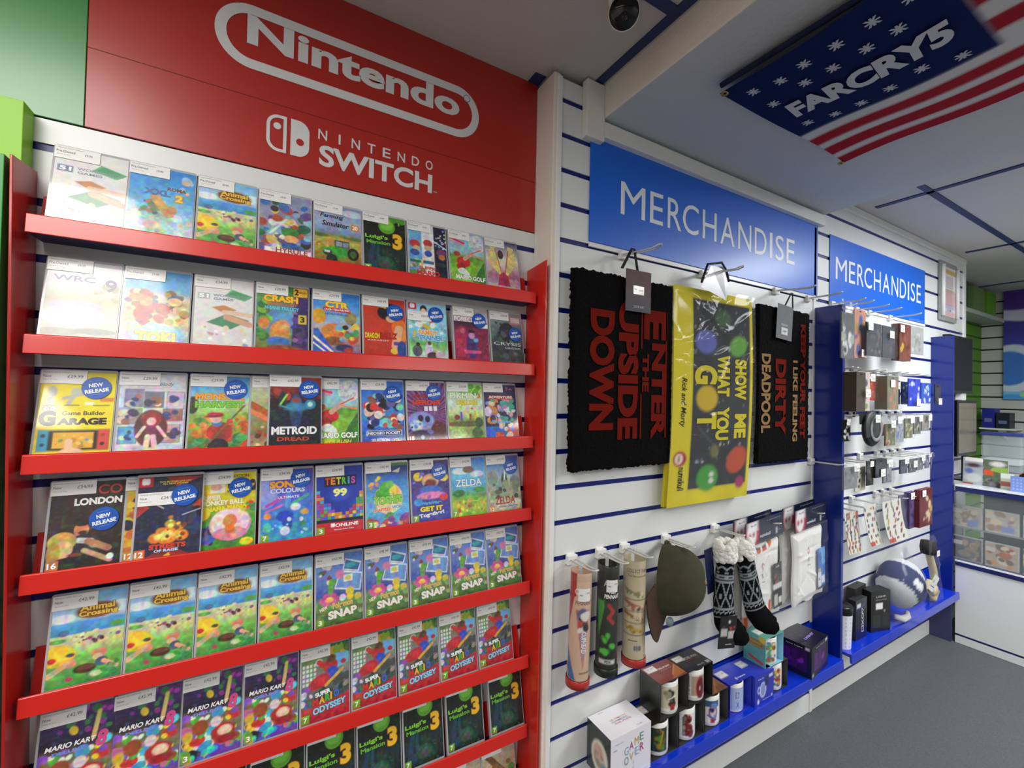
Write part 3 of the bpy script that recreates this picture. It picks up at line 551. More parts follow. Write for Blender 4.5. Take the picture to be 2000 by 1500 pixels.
def heroes():
    a = new('4a2268'); a.y(.6, .45, 26, '8a4ab0', .45).y(.6, .45, 41, 'd98a8a', .3); a.n(8, .2, 5); a.e(.34, .34, .34, .16, '8f9fd8', 3).e(.22, .26, .16, .1, 'c9d4f2', 2).e(.8, .18, .2, .16, '5a2a2c', 3).e(.3, .1, .25, .1, '2a1a4a', 3).s(14, (0, .05, .6, .4), .03, ['6a7ad0', 'b0c0f0', '2a2050'], 4)
    a.T('NO MORE', .46, .765, .66, .06, 'b02c24', .05, '3a0e12', .02).T('HEROES', .5, .66, .74, .085, 'e0402a', .05, '5a1414', .03).T('III', .6, .55, .34, .08, 'e8e4f0', .05, '3a2a5a', .03); return rating(a, '18', 'b02020')
def garden():
    a = new(); a.g((0, '6a8a34'), (.25, 'a9c070'), (.35, '8fa052'), (.45, 'cfe08a'), (.65, 'd8ecd8'), (1, '8fd04a')); a.n(8, .12, 6); a.s(16, (.3, .84, 1, 1), .05, ['5fae2a', '8ad04a', 'b9e26a'], 3).e(.5, .28, .6, .05, '6a6a3a', 2).e(.25, .12, .24, .08, 'b9cf8a', 2).e(.8, .12, .16, .1, '4a6a3a', 2).e(.24, .40, .08, .045, '8a2a24').l(.36, .35, .36, .48, .018, '3a6ac8').l(.62, .36, .62, .44, .02, 'c94a3a').l(.76, .34, .76, .5, .018, 'e0c02a').e(.86, .3, .12, .09, '3a5a2c', 2).s(8, (.3, .55, .7, .62), .012, ['c23a4a', 'e0e04a'], 9)
    a.T('PIKMIN', .44, .785, .76, .10, 'eef6e0', .04, '5f9a3a', .03).T('3', .9, .785, .1, .09, 'd8722a', .05).T('DELUXE', .54, .665, .6, .085, 'f0d82a', .04, '6a9a2a', .03); return a
def adventure():
    a = new('1c2452'); a.n(8, .2, 7); a.s(50, (.02, .3, .98, .75), .05, ['d98a3a', '3a2f5a', '9a8ad0', '3fae9a', 'e6e0f0', '2a2a5a', 'e8a0b0', 'f0d0b0'], 6).r(0, .0, 1, .22, '2a6ad0').s(20, (0, .02, 1, .25), .04, ['d8502a', 'f0a04a', '3a8ae0', 'f2d8b8'], 8).r(.68, .88, 1, 1, '2a2448').s(8, (.7, .9, .98, .98), .012, ['c04a6a', '6a6ad0'], 2)
    a.p([(.1, .72), (.92, .72), (.86, .80), (.16, .80)], 'c23a34').T('ADVENTURE', .51, .765, .74, .05, 'f6ece0', .04, '6a1a1a', .02).T('Pocket', .5, .31, .6, .06, '6ac0f0', .04, W_, .04); return a
def london():
    a = new('1c1512', 76, 122); a.g((0, '1c120e'), (.5, '33231a'), (.8, '241a16'), (1, '171210')); a.n(7, .3, 4); a.p([(.55, .5), (.8, .5), (.95, 1), (.7, 1)], '2c2622').e(.44, .50, .13, .10, '2e211c').e(.44, .44, .10, .09, 'b9825e').e(.44, .53, .12, .05, '1e1613').e(.46, .405, .06, .025, '3c2a22').e(.5, .27, .22, .12, '2a2c34').l(.42, .32, .58, .3, .03, 'cfcfcf').l(.55, .3, .82, .2, .035, 'a87a5a').e(.64, .26, .08, .04, 'b9825e').e(.2, .32, .19, .11, 'c9a24f').e(.22, .23, .13, .10, 'e0ad88').e(.1, .2, .09, .13, 'b9903f').e(.32, .04, .3, .1, '15100f').l(.5, .2, .86, .06, .025, 'd0a080').e(.38, .16, .1, .02, '7a3028')
    a.T('CO', .79, .90, .34, .115, 'c93a33', .02).T('LONDON', .64, .765, .66, .085, 'f2f0ee', .05).e(.86, .10, .05, .035, W_); a.r(.02, .012, .18, .115, 'c9793a').T('16', .10, .063, .12, .065, W_, .03); return a
def sliver_yellow():
    a = new('d9a52a'); a.n(8, .2, 3); a.s(20, (0, .05, .4, .7), .06, ['7a3a2a', 'e9c23a', '2a2a3a', 'c96a2a'], 4); return rating(a, '12', 'd9902a')
def rage():
    a = new('1d2340', 76, 122); a.n(7, .25, 4); a.p([(0, .72), (.18, .62), (0, .5)][::-1], 'b3362c').p([(.4, 1), (1, .98), (.6, .86)][::-1], 'a53228').p([(.15, 0), (.5, .16), (.85, 0)][::-1], '8f2a24').p([(1, .5), (1, .7), (.84, .62)], 'a53228').s(18, (.5, .3, .98, .8), .06, ['27305a', '141a30', '2f4a5a'], 5)
    for x, y, r in ((.48, .26, .17), (.3, .24, .1), (.7, .25, .11), (.52, .40, .08), (.38, .32, .07), (.66, .34, .06), (.52, .48, .035)): a.e(x, y, r, r * .6, 'e08a24', 2)
    for x, y, r in ((.48, .27, .1), (.34, .25, .06), (.64, .26, .07), (.53, .38, .045), (.52, .44, .02)): a.e(x, y, r, r * .6, 'f8e06a', 2)
    a.s(10, (.25, .2, .75, .4), .02, ['8a3a14', 'f6c23a'], 8).l(.1, .74, .4, .6, .004, 'cfd6f0').l(.7, .5, .98, .56, .004, 'cfd6f0')
    logo(a); a.T('STREETS', .5, .135, .56, .06, 'd9432a', .05, '3a0e0a', .03).T('OF RAGE', .48, .085, .36, .03, 'cfe8ff', .03, '2f7fc0', .04).T('4', .5, .03, .1, .05, 'f2b02a', .05).T('TWO BROTHERS ONE CITY', .56, .93, .5, .02, 'f0d43a', .02).T('ALL NEW STORIES', .56, .905, .4, .02, 'f0d43a', .02); return rating(a, '12', 'd9802a')
def banana():
    a = new(); a.g((0, '3f8f2f'), (.4, '4fa53c'), (.7, 'd9c21f'), (1, 'f2dc24')); a.n(8, .15, 5); a.r(.2, .74, .46, .90, 'e9e2c4').e(.3, .82, .1, .05, 'e0a88a').r(.5, .74, 1, .86, '2a2a1c').s(18, (.5, .74, 1, .9), .03, ['e9cf2a', '3f7fae', '2c2c20'], 3).e(.06, .48, .16, .09, 'f0d824').p([(0, .1), (.2, .1), (.2, .3), (0, .3)], '2f4a8a').s(16, (0, .08, .28, .3), .03, ['3a5ac0', 'c23a5a', '2a2a4a', '8a3f9a'], 8).e(.57, .32, .36, .215, 'e9a9b4').e(.57, .34, .33, .19, 'f4dcdc').e(.57, .20, .30, .08, 'e9909c').e(.56, .36, .12, .09, 'd98a4a', 2).e(.56, .26, .09, .06, 'd9762a', 2).e(.86, .07, .12, .05, 'f0d824').s(10, (.75, .5, 1, .62), .03, ['d9402a', 'e9c82a', '3f8f3c'], 9)
    a.r(.36, .92, .98, .99, 'f2dc24').T('EDITION', .72, .955, .3, .04, '8a6a10', .03).T('SUPER', .22, .68, .36, .07, 'e9e2c4', .05, '1c1c14', .05).T('MONKEY BALL', .42, .61, .76, .065, 'f4ecc8', .05, '1c1c14', .05).T('BANANA MANIA', .44, .535, .82, .06, 'f2dc24', .05, '2c5a1c', .05, 0, .06); return a
def colours():
    a = new(); a.g((0, '2fa8c8'), (.4, '3f7fe0'), (.75, '5a4fc0'), (1, '6a3fa8')); a.n(6, .1, 5); a.e(.08, .66, .22, .2, '8f9ad8', 3).l(.1, .5, .45, .62, .02, 'c04ab0').l(.5, .48, .52, .66, .03, '5a9ae0').l(.58, .5, .9, .62, .02, '3fae8a').l(.1, .42, .4, .5, .014, 'e06ab0').e(.46, .34, .17, .08, '2a4ac8', 2).e(.5, .22, .1, .09, '2740b8', 2).e(.66, .46, .1, .05, 'e9eef6', 2).e(.12, .36, .07, .04, 'f0a03a', 2).e(.84, .38, .08, .04, 'f0a03a', 2).e(.46, .14, .09, .06, 'e6ecf4', 2).e(.8, .22, .07, .05, '2f9a6a', 2).e(.12, .2, .08, .07, '58d0c0', 2).s(12, (.1, .05, .9, .3), .016, ['9ff0e0', '4fd0e0', 'cfe8ff'], 4)
    a.T('SONIC', .48, .79, .66, .10, 'f0a62a', .06, '2a3a9a', .03).T('COLOURS', .5, .70, .68, .07, 'c9d4f0', .05, '4a3aa8', .03).T('ULTIMATE', .52, .605, .42, .035, 'f2f0ff', .01); return rating(a, '7')
def blocks():
    a = new('1738a8', 76, 122); a.n(12, .18, 6); cols = ['c23a4a', 'e08a2a', 'e6d02a', '4fae3a', '3fb0d8', '2f6ad8', '9a4ab0']; rs = np.random.RandomState(5)
    for i in range(13):
        hgt = [9, 7, 5, 5, 3, 2, 2, 1, 2, 3, 4, 6, 8][i]
        for j in range(hgt): c = cols[rs.randint(7)]; a.r(i * .077, .22 + j * .048, i * .077 + .072, .22 + j * .048 + .043, c); a.r(i * .077 + .012, .235 + j * .048, i * .077 + .05, .22 + j * .048 + .035, c, 1)
    a.r(0, .17, 1, .22, '101428').r(0, 0, 1, .17, 'c9202a').e(.5, .58, .2, .1, '2a4fc8', 6)
    a.r(.16, .70, .86, .86, '11131f').T('ONLINE', .64, .125, .5, .05, W_, .03).T('Nintendo Switch Online', .58, .065, .42, .02, W_, 0); a.l(.32, .12, .32, .145, .014, W_).l(.36, .12, .36, .145, .014, W_)
    for ch, x, c in zip('TETRIS', (.23, .35, .47, .59, .69, .79), ('e04a3a', 'f08a2a', 'e0d02a', '5ac03a', '3fa8e0', 'c04ac0')): a.T(ch, x, .78, .1 if ch != 'I' else .04, .11, c, .05, W_, .0)
    a.T('99', .50, .605, .3, .12, 'f4f29a', .05, '8a8a1a', .03); return rating(a, '3')
def crafted():
    a = new(); a.g((0, '3fa0e0'), (.3, '5fb8ec'), (.7, '3f86d8'), (.9, '2f3f8a'), (1, '2a2f66')); a.n(6, .08, 3); a.e(.52, .44, .34, .24, 'ecd6a0', 1).e(.46, .60, .16, .11, '58b53a', 2).e(.38, .52, .18, .08, '4aa832', 2).e(.66, .56, .12, .08, 'f2d24a', 2).e(.55, .66, .1, .06, '6fc84a', 2).s(20, (0, .0, 1, .14), .05, ['8a4aa8', 'e0a02a', '4fae4a', 'f2e0b0', 'c0425a'], 4).p([(.62, .86), (.82, .92), (.78, .84)][::-1], 'e9dcc0').e(.12, .74, .05, .03, '2f6ad0').s(10, (.05, .6, .3, .8), .02, ['f2c83a', 'e98a3a', '8a5ab0'], 8).r(.5, .955, 1, 1, '3f8f3a')
    a.T("YOSHI'S", .5, .42, .7, .13, '8fd84a', .06, '2a7a1c', .04).T('CRAFTED', .34, .275, .42, .05, 'f0722a', .05, W_, .04).T('WORLD', .76, .30, .34, .05, '3f9ae0', .05, W_, .04); return rating(a, '3')
def together():
    a = new(); a.g((0, '3a4ab8'), (.4, '4a3a8f'), (1, '3b2a5f')); a.y(.5, .5, 20, '5a4ab0', .3); a.n(7, .15, 3); a.e(.5, .66, .22, .12, 'e8b58a', 2).e(.5, .62, .16, .07, '7a3030', 3).e(.5, .5, .3, .08, '3f6fd0', 2).e(.18, .74, .12, .07, 'f0d83a', 2).e(.86, .70, .12, .06, 'f0d83a', 2).e(.5, .42, .36, .06, 'e48ab8', 2).e(.16, .33, .11, .06, '3a9ae0', 2).e(.84, .38, .11, .06, 'd8402a', 2).s(14, (.05, .3, .95, .9), .02, ['8a6ad8', '3a2a5a', 'e8a0c0'], 5)
    a.T('WarioWare', .5, .30, .54, .05, '5ab8f0', .05, '1c2a6a', .03).T('GET IT', .5, .205, .6, .08, 'f6e22a', .06, '1c1c2a', .04).T('Together!', .5, .11, .66, .08, 'f4f2fa', .05, '1c1c2a', .05, 0, .1); return rating(a, '7')
def island():
    a = new(); a.g((0, '7aa82c'), (.2, 'b9c83a'), (.35, '6fae4a'), (.5, '4fb0d8'), (.7, '6fc0f0'), (1, '3f7fe0')); a.n(7, .1, 3); a.e(.3, .78, .26, .06, 'e9f4fb', 2).e(.75, .72, .2, .05, 'dff0fb', 2).e(.5, .80, .17, .06, '8a6a5a', 2).e(.2, .40, .18, .06, '3f7a3a', 2).e(.8, .44, .18, .05, '4f9a4a', 2).e(.5, .25, .07, .06, 'e0b060', 2).e(.5, .19, .06, .04, '5a9a4a', 2).s(22, (0, .02, 1, .3), .025, ['e8e04a', '5fa03a', 'cf5a3a', '9ad04a'], 6)
    a.T('ZELDA', .5, .575, .76, .12, 'f2f6fa', .02, '3f5a8a', .03).T("Link's Awakening", .6, .50, .5, .025, 'eaf2fa', .01); return rating(a, '7')
def skyward():
    a = new(); a.g((0, '6a7a5a'), (.2, 'a9b08a'), (.45, '9fae9a'), (.65, '9fc0d6'), (.85, '4f7fc0'), (1, '3a4a9a')); a.n(8, .22, 8); a.e(.15, .6, .16, .14, '8a9a90', 3).e(.85, .5, .16, .14, '7f8f86', 3).e(.52, .56, .1, .14, '33483a', 3).l(.52, .55, .58, .9, .014, 'dbe6f6').s(20, (.05, .1, .95, .5), .04, ['cfd6c0', '5a6a4a', '8a9a7a', '3f4f3a'], 4)
    a.r(.05, .02, .98, .2, 'd9dcc9', .6, 6).T('ZELDA', .5, .20, .62, .13, 'a8242c', .02, 'e9e2cf', .02).T('Skyward Sword HD', .6, .09, .6, .035, '3a5a8a', .01); return rating(a, '12', 'd9902a')
def snap():
    a = new(); a.g((0, '4a6a34'), (.3, '5f9a4a'), (.42, '3f4f9a'), (.7, '6a8fd8'), (1, '4f7fd0')); a.n(8, .12, 3); a.p([(.0, .64), (.3, .46), (.34, .84), (.08, .94)][::-1], 'cfdcf0').p([(.02, .65), (.28, .48), (.32, .82), (.09, .92)][::-1], '4f6fb8').s(12, (.05, .55, .3, .86), .03, ['c98a3a', '3a6a4a', 'd9d0c0', '8a4a3a'], 4).p([(.56, .76), (.92, .70), (.98, .84), (.62, .92)][::1], 'dfe8f4').p([(.59, .77), (.9, .72), (.95, .82), (.63, .9)], '2f6fa8').e(.74, .81, .12, .035, '3fb0b8', 2).p([(.38, .5), (.95, .42), (1, .68), (.5, .76)], 'dbe6f4').p([(.41, .52), (.93, .44), (.98, .66), (.52, .73)], '6f9ad8')
    a.e(.5, .70, .1, .065, 'd978a8', 2).r(.58, .58, .78, .68, 'e9e9d8').e(.68, .63, .07, .03, 'e0c040', 2).e(.30, .50, .055, .14, '63b53c', 1.5).e(.34, .60, .08, .045, '4f9f34', 1.5)
    for k in range(6): t = k * PI / 3; a.e(.28 + .14 * math.cos(t), .36 + .06 * math.sin(t), .075, .04, 'cf5a9a', 1.5, 0)
    a.e(.28, .36, .08, .035, 'f0d060', 2).e(.72, .44, .09, .06, 'ecc83a', 1.5).e(.72, .36, .08, .05, 'e3bb30', 1.5).e(.9, .34, .08, .055, 'e6c23a', 1.5).e(.56, .36, .07, .05, 'e6e0e6', 1.5).s(16, (.0, .1, 1, .3), .03, ['3f7a34', '6a9a44', '8a5a3a', '7fae6a'], 7)
    a.T('NEW', .16, .25, .17, .05, 'f0e8d0', .04, 'd0463a', .04, 0, .35).T('Pokemon', .56, .275, .44, .09, 'e0c050', .05, '6f6a8a', .04, 0, .08).T('SNAP', .56, .15, .62, .115, 'f6ece6', .05, 'd0463a', .05, 0, .06); return rating(a, '3')
def karts():
    a = new(); a.g((0, '7a3fb0'), (.12, '4a5ad0'), (.3, '8a7a5a'), (.5, '6a5a44'), (.62, '201a24'), (.8, '3a2a5a'), (1, '6a2a7a')); a.n(9, .3, 5); a.s(60, (0, .08, 1, .56), .04, ['c9332c', 'f0c22a', '3f9ad8', '4fae3c', 'e9e2d2', '8a5a3a', 'd86aa0', '24242c', '7a4fc0'], 13).s(34, (0, .66, 1, 1), .03, ['8a2a9a', '3a7a4a', 'd0c23a', '2a2a4a', 'b04ac0', '4a3a6a'], 4).p([(0, .12), (.5, .02), (1, .14), (1, 0), (0, 0)][::-1], '5a4ad0').e(.7, .24, .2, .12, 'b5262a', 2).e(.72, .27, .12, .06, 'e8dcb8', 2).e(.74, .17, .18, .05, 'a02228', 2).e(.56, .40, .09, .06, 'dcdce0', 2).e(.3, .38, .13, .09, '9a4a28', 2).e(.1, .3, .08, .07, 'e0b02a', 2).l(.72, .62, .78, .9, .02, 'ddd06a').e(.9, .58, .08, .05, '4ad0e0', 2).s(10, (.02, .0, .5, .1), .03, ['3ad0c0', 'e0c83a', '4a6ae0'], 8)
    a.T('MARIO KART', .42, .615, .68, .055, 'f2f2f6', .03, '241a3a', .03, .2, .0).T('DELUXE', .4, .545, .44, .035, '5aa0f0', .04, 'b03a8a', .03).T('8', .84, .60, .17, .17, 'd84a8a', .05, '3f6ad8', .05, .2); return rating(a, '3')
def odyssey():
    a = new(); a.g((0, 'a52a34'), (.2, 'b8323a'), (.3, '4a5a5a'), (.6, '7a7f7f'), (.8, '6f8a5a'), (1, '3f5a34')); a.n(9, .15, 5)
    for i in range(4):
        for j in range(5): a.r(.02 + i * .075, .5 + j * .06, .07 + i * .075, .54 + j * .06, 'dfe0da')
    a.s(16, (.55, .8, 1, 1), .05, ['8aae2a', 'd9b02a', '3f6a3a', '5a7a3a'], 3).p([(.6, .62), (.98, .7), (1, .84), (.7, .86)], '6fb6e8').s(20, (.4, .28, 1, .55), .04, ['5f6460', '3a3f3f', '8a8a80', '484c46'], 7).e(.60, .70, .16, .10, 'b82f2f', 2).e(.64, .60, .13, .09, '2f4fc0', 2).e(.62, .80, .1, .05, '6a3f2a', 2).e(.36, .78, .07, .045, 'eef0f2', 2).l(.5, .7, .36, .78, .035, 'c2352f').e(.36, .52, .24, .085, 'c02a30', 1.5, .45).l(.5, .45, .85, .62, .02, 'd9a83a').e(.88, .72, .06, .035, 'c2352f').p([(.0, .3), (.2, .24), (.18, .2), (0, .22)][::-1], '5a4ab8').s(10, (0, .24, .2, .45), .03, ['3f6ad8', '8a5ab0', '3a5a5a', 'd9d9e0'], 9)
    a.p([(0, 0), (1, 0), (1, .34), (.3, .16), (0, .1)], 'b02634').T('SUPER', .44, .36, .32, .06, 'f4f4f6', .05, '3a3a44', .03, 0, .15)
    for ch, x, y, c in zip('MARIO', (.28, .42, .54, .61, .72), (.26, .27, .285, .295, .31), ('d8342a', 'f0b62a', '4fae3c', 'f0b62a', '3f6ad8')): a.T(ch, x, y, .12 if ch != 'I' else .04, .10, c, .05, '2a2a30', .02)
    a.T('ODYSSEY', .58, .165, .7, .085, '8fdcf6', .04, '2a6a9a', .03, .1, .13); return rating(a, '7')
def brown():
    a = new(); a.g((0, '6a4a2a'), (.5, 'b98f5a'), (1, 'c9c6b4')); a.n(8, .2, 4); a.l(.1, .9, .8, .4, .05, '7a5230').s(12, (.1, .3, .9, .9), .05, ['8a6038', 'd9b98a', '4f7a3a'], 3); return a

KIND = dict(board1=(lambda: board_games(False)), board2=(lambda: board_games(True)), blue=sky_blue, village=village, warriors=warriors, tractor=tractor, mansion=mansion, triple=triple, golf=golf, shield=shield,
            rally=rally, pirates=pirates, jungle=jungle, kart_orange=kart_orange, orange=orange_fighter, family=family, magenta=magenta, crysis=crysis, garage=garage, portraits=portraits, harvest=harvest, hunter=hunter, dread=dread,
            neogeo=neogeo, heroes=heroes, garden=garden, adventure=adventure, london=london, sliver=sliver_yellow, rage=rage, banana=banana, colours=colours, blocks=blocks, crafted=crafted, together=together, island=island,
            skyward=skyward, snap=snap, karts=karts, odyssey=odyssey, brown=brown)
COVER = {}
q = MB(); q.prism(rrect(CW, CH, 0.0035, 3, 0, CH / 2), 0.0, CT, 'Y')
case_mesh = q.build('game_case', CASE, bevel=0.0007, seg=1); CASEM = case_mesh.data; bpy.data.objects.remove(case_mesh)
def price_label(kind, parent, x, z):
    if ('p', kind) not in COVER:
        a = Art(0.060, 0.024, 2, 2, 'f1f0ee'); pre = kind == 'pre'
        a.T('Nintendo Switch Software', .34, .86, .58, .10, '9a9a9a', 0).T('Pre.Owned' if pre else 'Now', .24 if pre else .14, .57, .40 if pre else .17, .20 if pre else .18, '55555a', .0).T('Games & Toys', .2, .3, .3, .09, 'a0a0a0', 0)
        a.T('£9.99' if pre else '£' + kind, .74, .55, .17 if pre else .34, .17 if pre else .23, '66666c', 0.0)
        o = a.build('price_label', mprint('label print', 0.4, coat=0.6, coat_rough=0.1), None, gap=0.0002)
        COVER[('p', kind)] = o.data; bpy.data.objects.remove(o)
    o = bpy.data.objects.new('price_label', COVER[('p', kind)]); link(o, parent); o.location = (x + 0.030, -0.0020, z - 0.024); return o
def sticker(parent, x, z, rot=0.18):
    if 'st' not in COVER:
        a = Art(0.042, 0.042, 2, 2); v = [(0, 0, 0.021)] + [(0.0205 * math.cos(t), 0, 0.021 + 0.0205 * math.sin(t)) for t in np.linspace(0, 2 * PI, 33)[:-1]]
        a.T('NEW', .5, .62, .46, .17, 'f2f6fc', .04).T('RELEASE', .5, .37, .78, .17, 'f2f6fc', .04)
        for yy in (.8, .2): a.T('-', .5, yy, .4, .012, '8ab0e8', 0)
        o = a.build('t', PCASE, base=False); me0 = o.data; off = len(v)
        V = v + [(p.co.x, p.co.y - 0.0002, p.co.z) for p in me0.vertices]; F = [(0, 1 + i, 1 + (i + 1) % 32) for i in range(32)] + [tuple(i + off for i in p.vertices) for p in me0.polygons]
        C = [lin('1256b8')] * off + [tuple(d.color)[:3] for d in me0.color_attributes['Col'].data]
        me = bpy.data.meshes.new('release_sticker'); me.from_pydata(V, [], F); me.materials.append(mprint('sticker print', 0.35, coat=0.4)); at = me.color_attributes.new('Col', 'FLOAT_COLOR', 'POINT')
        bf = np.ones((len(V), 4), dtype=np.float32); bf[:, :3] = np.array(C); at.data.foreach_set('color', bf.ravel()); me.update(); COVER['st'] = me; bpy.data.objects.remove(o)
    o = bpy.data.objects.new('release_sticker', COVER['st']); link(o, parent); o.location = (x, -0.0026, z - 0.021); o.rotation_euler = (0, rot * -1.0, 0); return o
GN = [0]
def game(kind, cx, ztop, label, group, price=None, stick=None, px=-0.050, pz=0.166, yoff=0.0, roll=0.0, dz=0.0):
    """one game case leaning back on its shelf; stick = (x, z) of the round sticker on the front"""
    tilt = 0.213; o = bpy.data.objects.new('game_case', CASEM); link(o)
    o.location = (cx, -0.0545 + yoff, ztop - 0.1662 + dz); o.rotation_euler = (-tilt, roll, 0); tag(o, label, 'game case', group)
    if kind not in COVER:
        c = KIND[kind]().detail({'garage': .12, 'orange': .25, 'dread': .5, 'blocks': .3, 'rally': .2, 'board1': .2, 'board2': .2, 'mansion': .5}.get(kind, .62), len(COVER)).build('cover_print', PCASE, None, gap=0.00022, warp=lambda x, y, z: (x, y, 0.012 + z * 0.925)); COVER[kind] = c.data; bpy.data.objects.remove(c)
    c = bpy.data.objects.new('cover_print', COVER[kind]); link(c, o); c.location = (0.0008, -0.0007, 0.0045)
    if price: price_label(price, o, px, pz)
    if stick: sticker(o, stick[0], stick[1])
    return o
G = 'game cases on the %s shelf'
rows = [
 ('top', RZ[0], [(-0.277, 'board1', 'pre', None, 'pale game case numbered 51 under bright glare'), (-0.175, 'blue', 'pre', None, 'sky-blue game case lettered XXL 2'), (-0.070, 'village', 'pre', None, 'green and blue island game case'),
   (0.036, 'warriors', 'pre', None, 'crowded grey-violet game case with red lettering'), (0.141, 'tractor', 'pre', None, 'game case showing a green tractor in a field'), (0.246, 'mansion', 'pre', None, 'black-green game case with a yellow 3'),
   (0.353, 'triple', 'pre', None, 'game case split into three vertical colour strips'), (0.460, 'golf', 'pre', None, 'bright green golf game case'), (0.566, 'shield', 'pre', None, 'game case with a cream and maroon crest')]),
 ('second', RZ[1], [(-0.281, 'rally', 'pre', None, 'pale glaring game case with thin grey initials'), (-0.176, 'pirates', 'pre', None, 'pale game case with big yellow letters at the foot'), (-0.070, 'board2', '34.99', None, 'pale board game case numbered 51'),
   (0.035, 'jungle', '29.99', None, 'jungle game case with bulky yellow title'), (0.143, 'kart_orange', '29.99', None, 'blue sky kart game case with yellow title'), (0.251, 'orange', '49.99', (0.030, 0.132), 'orange-red game case with a dark-haired figure'),
   (0.358, 'family', '54.99', (0.026, 0.138), 'light blue exercise game case'), (0.477, 'magenta', '29.99', (0.028, 0.135), 'magenta game case with white block title'), (0.584, 'crysis', '39.99', (0.030, 0.105), 'grey-green armour game case with thin white title')]),
 ('third', RZ[2], [(-0.284, 'garage', '29.99', (0.028, 0.137), 'bright yellow game case with black title'), (-0.179, 'portraits', '29.99', None, 'white game case with many small framed portraits'), (-0.073, 'harvest', '29.99', (0.030, 0.139), 'green farm game case with orange and green title'),
   (0.031, 'hunter', '42.99', None, 'brown-green game case half covered by the dark one'), (0.064, 'dread', '42.99', (0.030, 0.139), 'dark blue game case with large white title'), (0.145, 'golf', '42.99', None, 'green golf game case partly covered on its left'),
   (0.252, 'neogeo', '34.99', (0.028, 0.135), 'blue game case with a crowd of small faces'), (0.360, 'heroes', '42.99', (0.024, 0.140), 'purple game case with red block title'), (0.466, 'garden', '34.99', None, 'light green garden game case'), (0.570, 'adventure', '39.99', None, 'dark blue game case with red ribbon title')]),
 ('fourth', RZ[3], [(-0.265, 'london', '34.99', (0.028, 0.098), 'dark brown game case lettered LONDON'), (-0.163, 'sliver', '34.99', None, 'yellow game case mostly hidden behind its neighbour'), (-0.146, 'rage', '34.99', (0.026, 0.128), 'dark navy game case with orange flames'),
   (-0.055, 'banana', '34.99', (0.027, 0.135), 'yellow and green game case with a pink ball'), (0.054, 'colours', '34.99', (0.030, 0.145), 'blue-violet game case with orange title'), (0.161, 'blocks', '24.99', None, 'deep blue game case with coloured blocks'),
   (0.268, 'crafted', '42.99', None, 'light blue craft game case with green title'), (0.375, 'together', '39.99', (0.028, 0.137), 'violet game case with yellow and white lettering'), (0.479, 'island', '42.99', None, 'sky and meadow game case with white title'), (0.584, 'skyward', '42.99', (0.028, 0.135), 'pale olive game case with dark red title')]),
]
for nm, zt, items in rows:
    for k, (x, kind, price, st, lab) in enumerate(items):
        front = kind in ('dread', 'rage')
        px = {'sliver': -0.052, 'family': -0.050, 'rage': -0.048, 'hunter': -0.047}.get(kind, -0.050)
        pz = {'family': 0.142, 'rage': 0.136}.get(kind, 0.1675)
        game(kind, x, zt, '%s on the %s shelf' % (lab, nm), G % nm, price, st, px, pz, yoff=-0.0113 if front else 0.0, roll=random.uniform(-.006, .006), dz=0.003 if front else 0.0)
pl = ['leftmost', 'second', 'third', 'rightmost']
for k, x in enumerate((-0.258, -0.153, -0.048, 0.058)): game('village', x, RZ[4], 'green island game case, %s of four alike on the fifth shelf' % pl[k], G % 'fifth', '42.99')
p5 = ['leftmost', 'second', 'middle', 'fourth', 'rightmost']
for k, x in enumerate((0.165, 0.271, 0.378, 0.484, 0.588)): game('snap', x, RZ[4], 'blue photo-collage game case, %s of five alike on the fifth shelf' % p5[k], G % 'fifth', '42.99')
for k, x in enumerate((-0.268, -0.170, -0.068, 0.035)): game('karts', x, RZ[5], 'dark multicoloured kart game case, %s of four on the sixth shelf' % pl[k], G % 'sixth', '42.99')
for k, x in enumerate((0.141, 0.247, 0.355, 0.460, 0.567)): game('odyssey', x, RZ[5], 'red and grey city game case, %s of five on the sixth shelf' % p5[k], G % 'sixth', '42.99')
p7 = ['leftmost', 'second', 'third', 'fourth', 'fifth', 'sixth', 'seventh', 'rightmost']
for k, x in enumerate((-0.165, -0.058, 0.052, 0.158, 0.264, 0.371, 0.483, 0.605)): game('mansion', x, RZ[6], 'black-green game case with yellow 3, %s of eight on the seventh shelf' % p7[k], G % 'seventh', '49.99')
for k, x in enumerate((0.485, 0.590)): game('brown', x, RZ[7], 'brown game case at the %s end of the lowest shelf' % ('right' if k else 'second from right'), G % 'lowest', '34.99')
game('brown', 0.378, RZ[7], 'brown game case third from the right on the lowest shelf', G % 'lowest', '34.99')
game('karts', -0.43, -0.64, 'multicoloured game case under the green shelf at the left edge', 'game cases in the green bay', '42.99')

# ------------------------------------------------------------ merchandise wall: panels, shelves, hooks
def panel(x, yf, zb, zt, label, th=0.018):
    q = MB(); q.box(0, th, yf, YM - 0.001, 0, zt - zb); return tag(q.build('blue_side_panel', BLUE_P, loc=(x, 0, zb), bevel=0.0008), label, 'panel')
panel(2.090, -0.199, -1.075, 0.395, 'dark blue upright panel between the doormats and the bagged accessories')
panel(3.392, -0.185, -1.085, 0.372, 'dark blue upright panel at the far end by the counter')
def blue_shelf(x0, x1, label):
    e = empty('blue_shelf', ((x0 + x1) / 2, 0, -1.078)); L = (x1 - x0) / 2; tag(e, label, 'shelf', 'blue low shelves')
    q = MB(); q.box(-L, L, -0.205, YM - 0.001, 0.0, 0.012); q.build('base_plate', BLUE, e, bevel=0.001)
    q = MB(); q.box(-L, L, YM - 0.006, YM - 0.001, 0.012, 0.112); q.build('back_plate', BLUE, e)
    q = MB(); q.prism([(-0.214, -0.024), (-0.206, -0.024), (-0.204, 0.014), (-0.212, 0.014)], -L, L); q.build('front_lip', BLUE, e, bevel=0.0012)
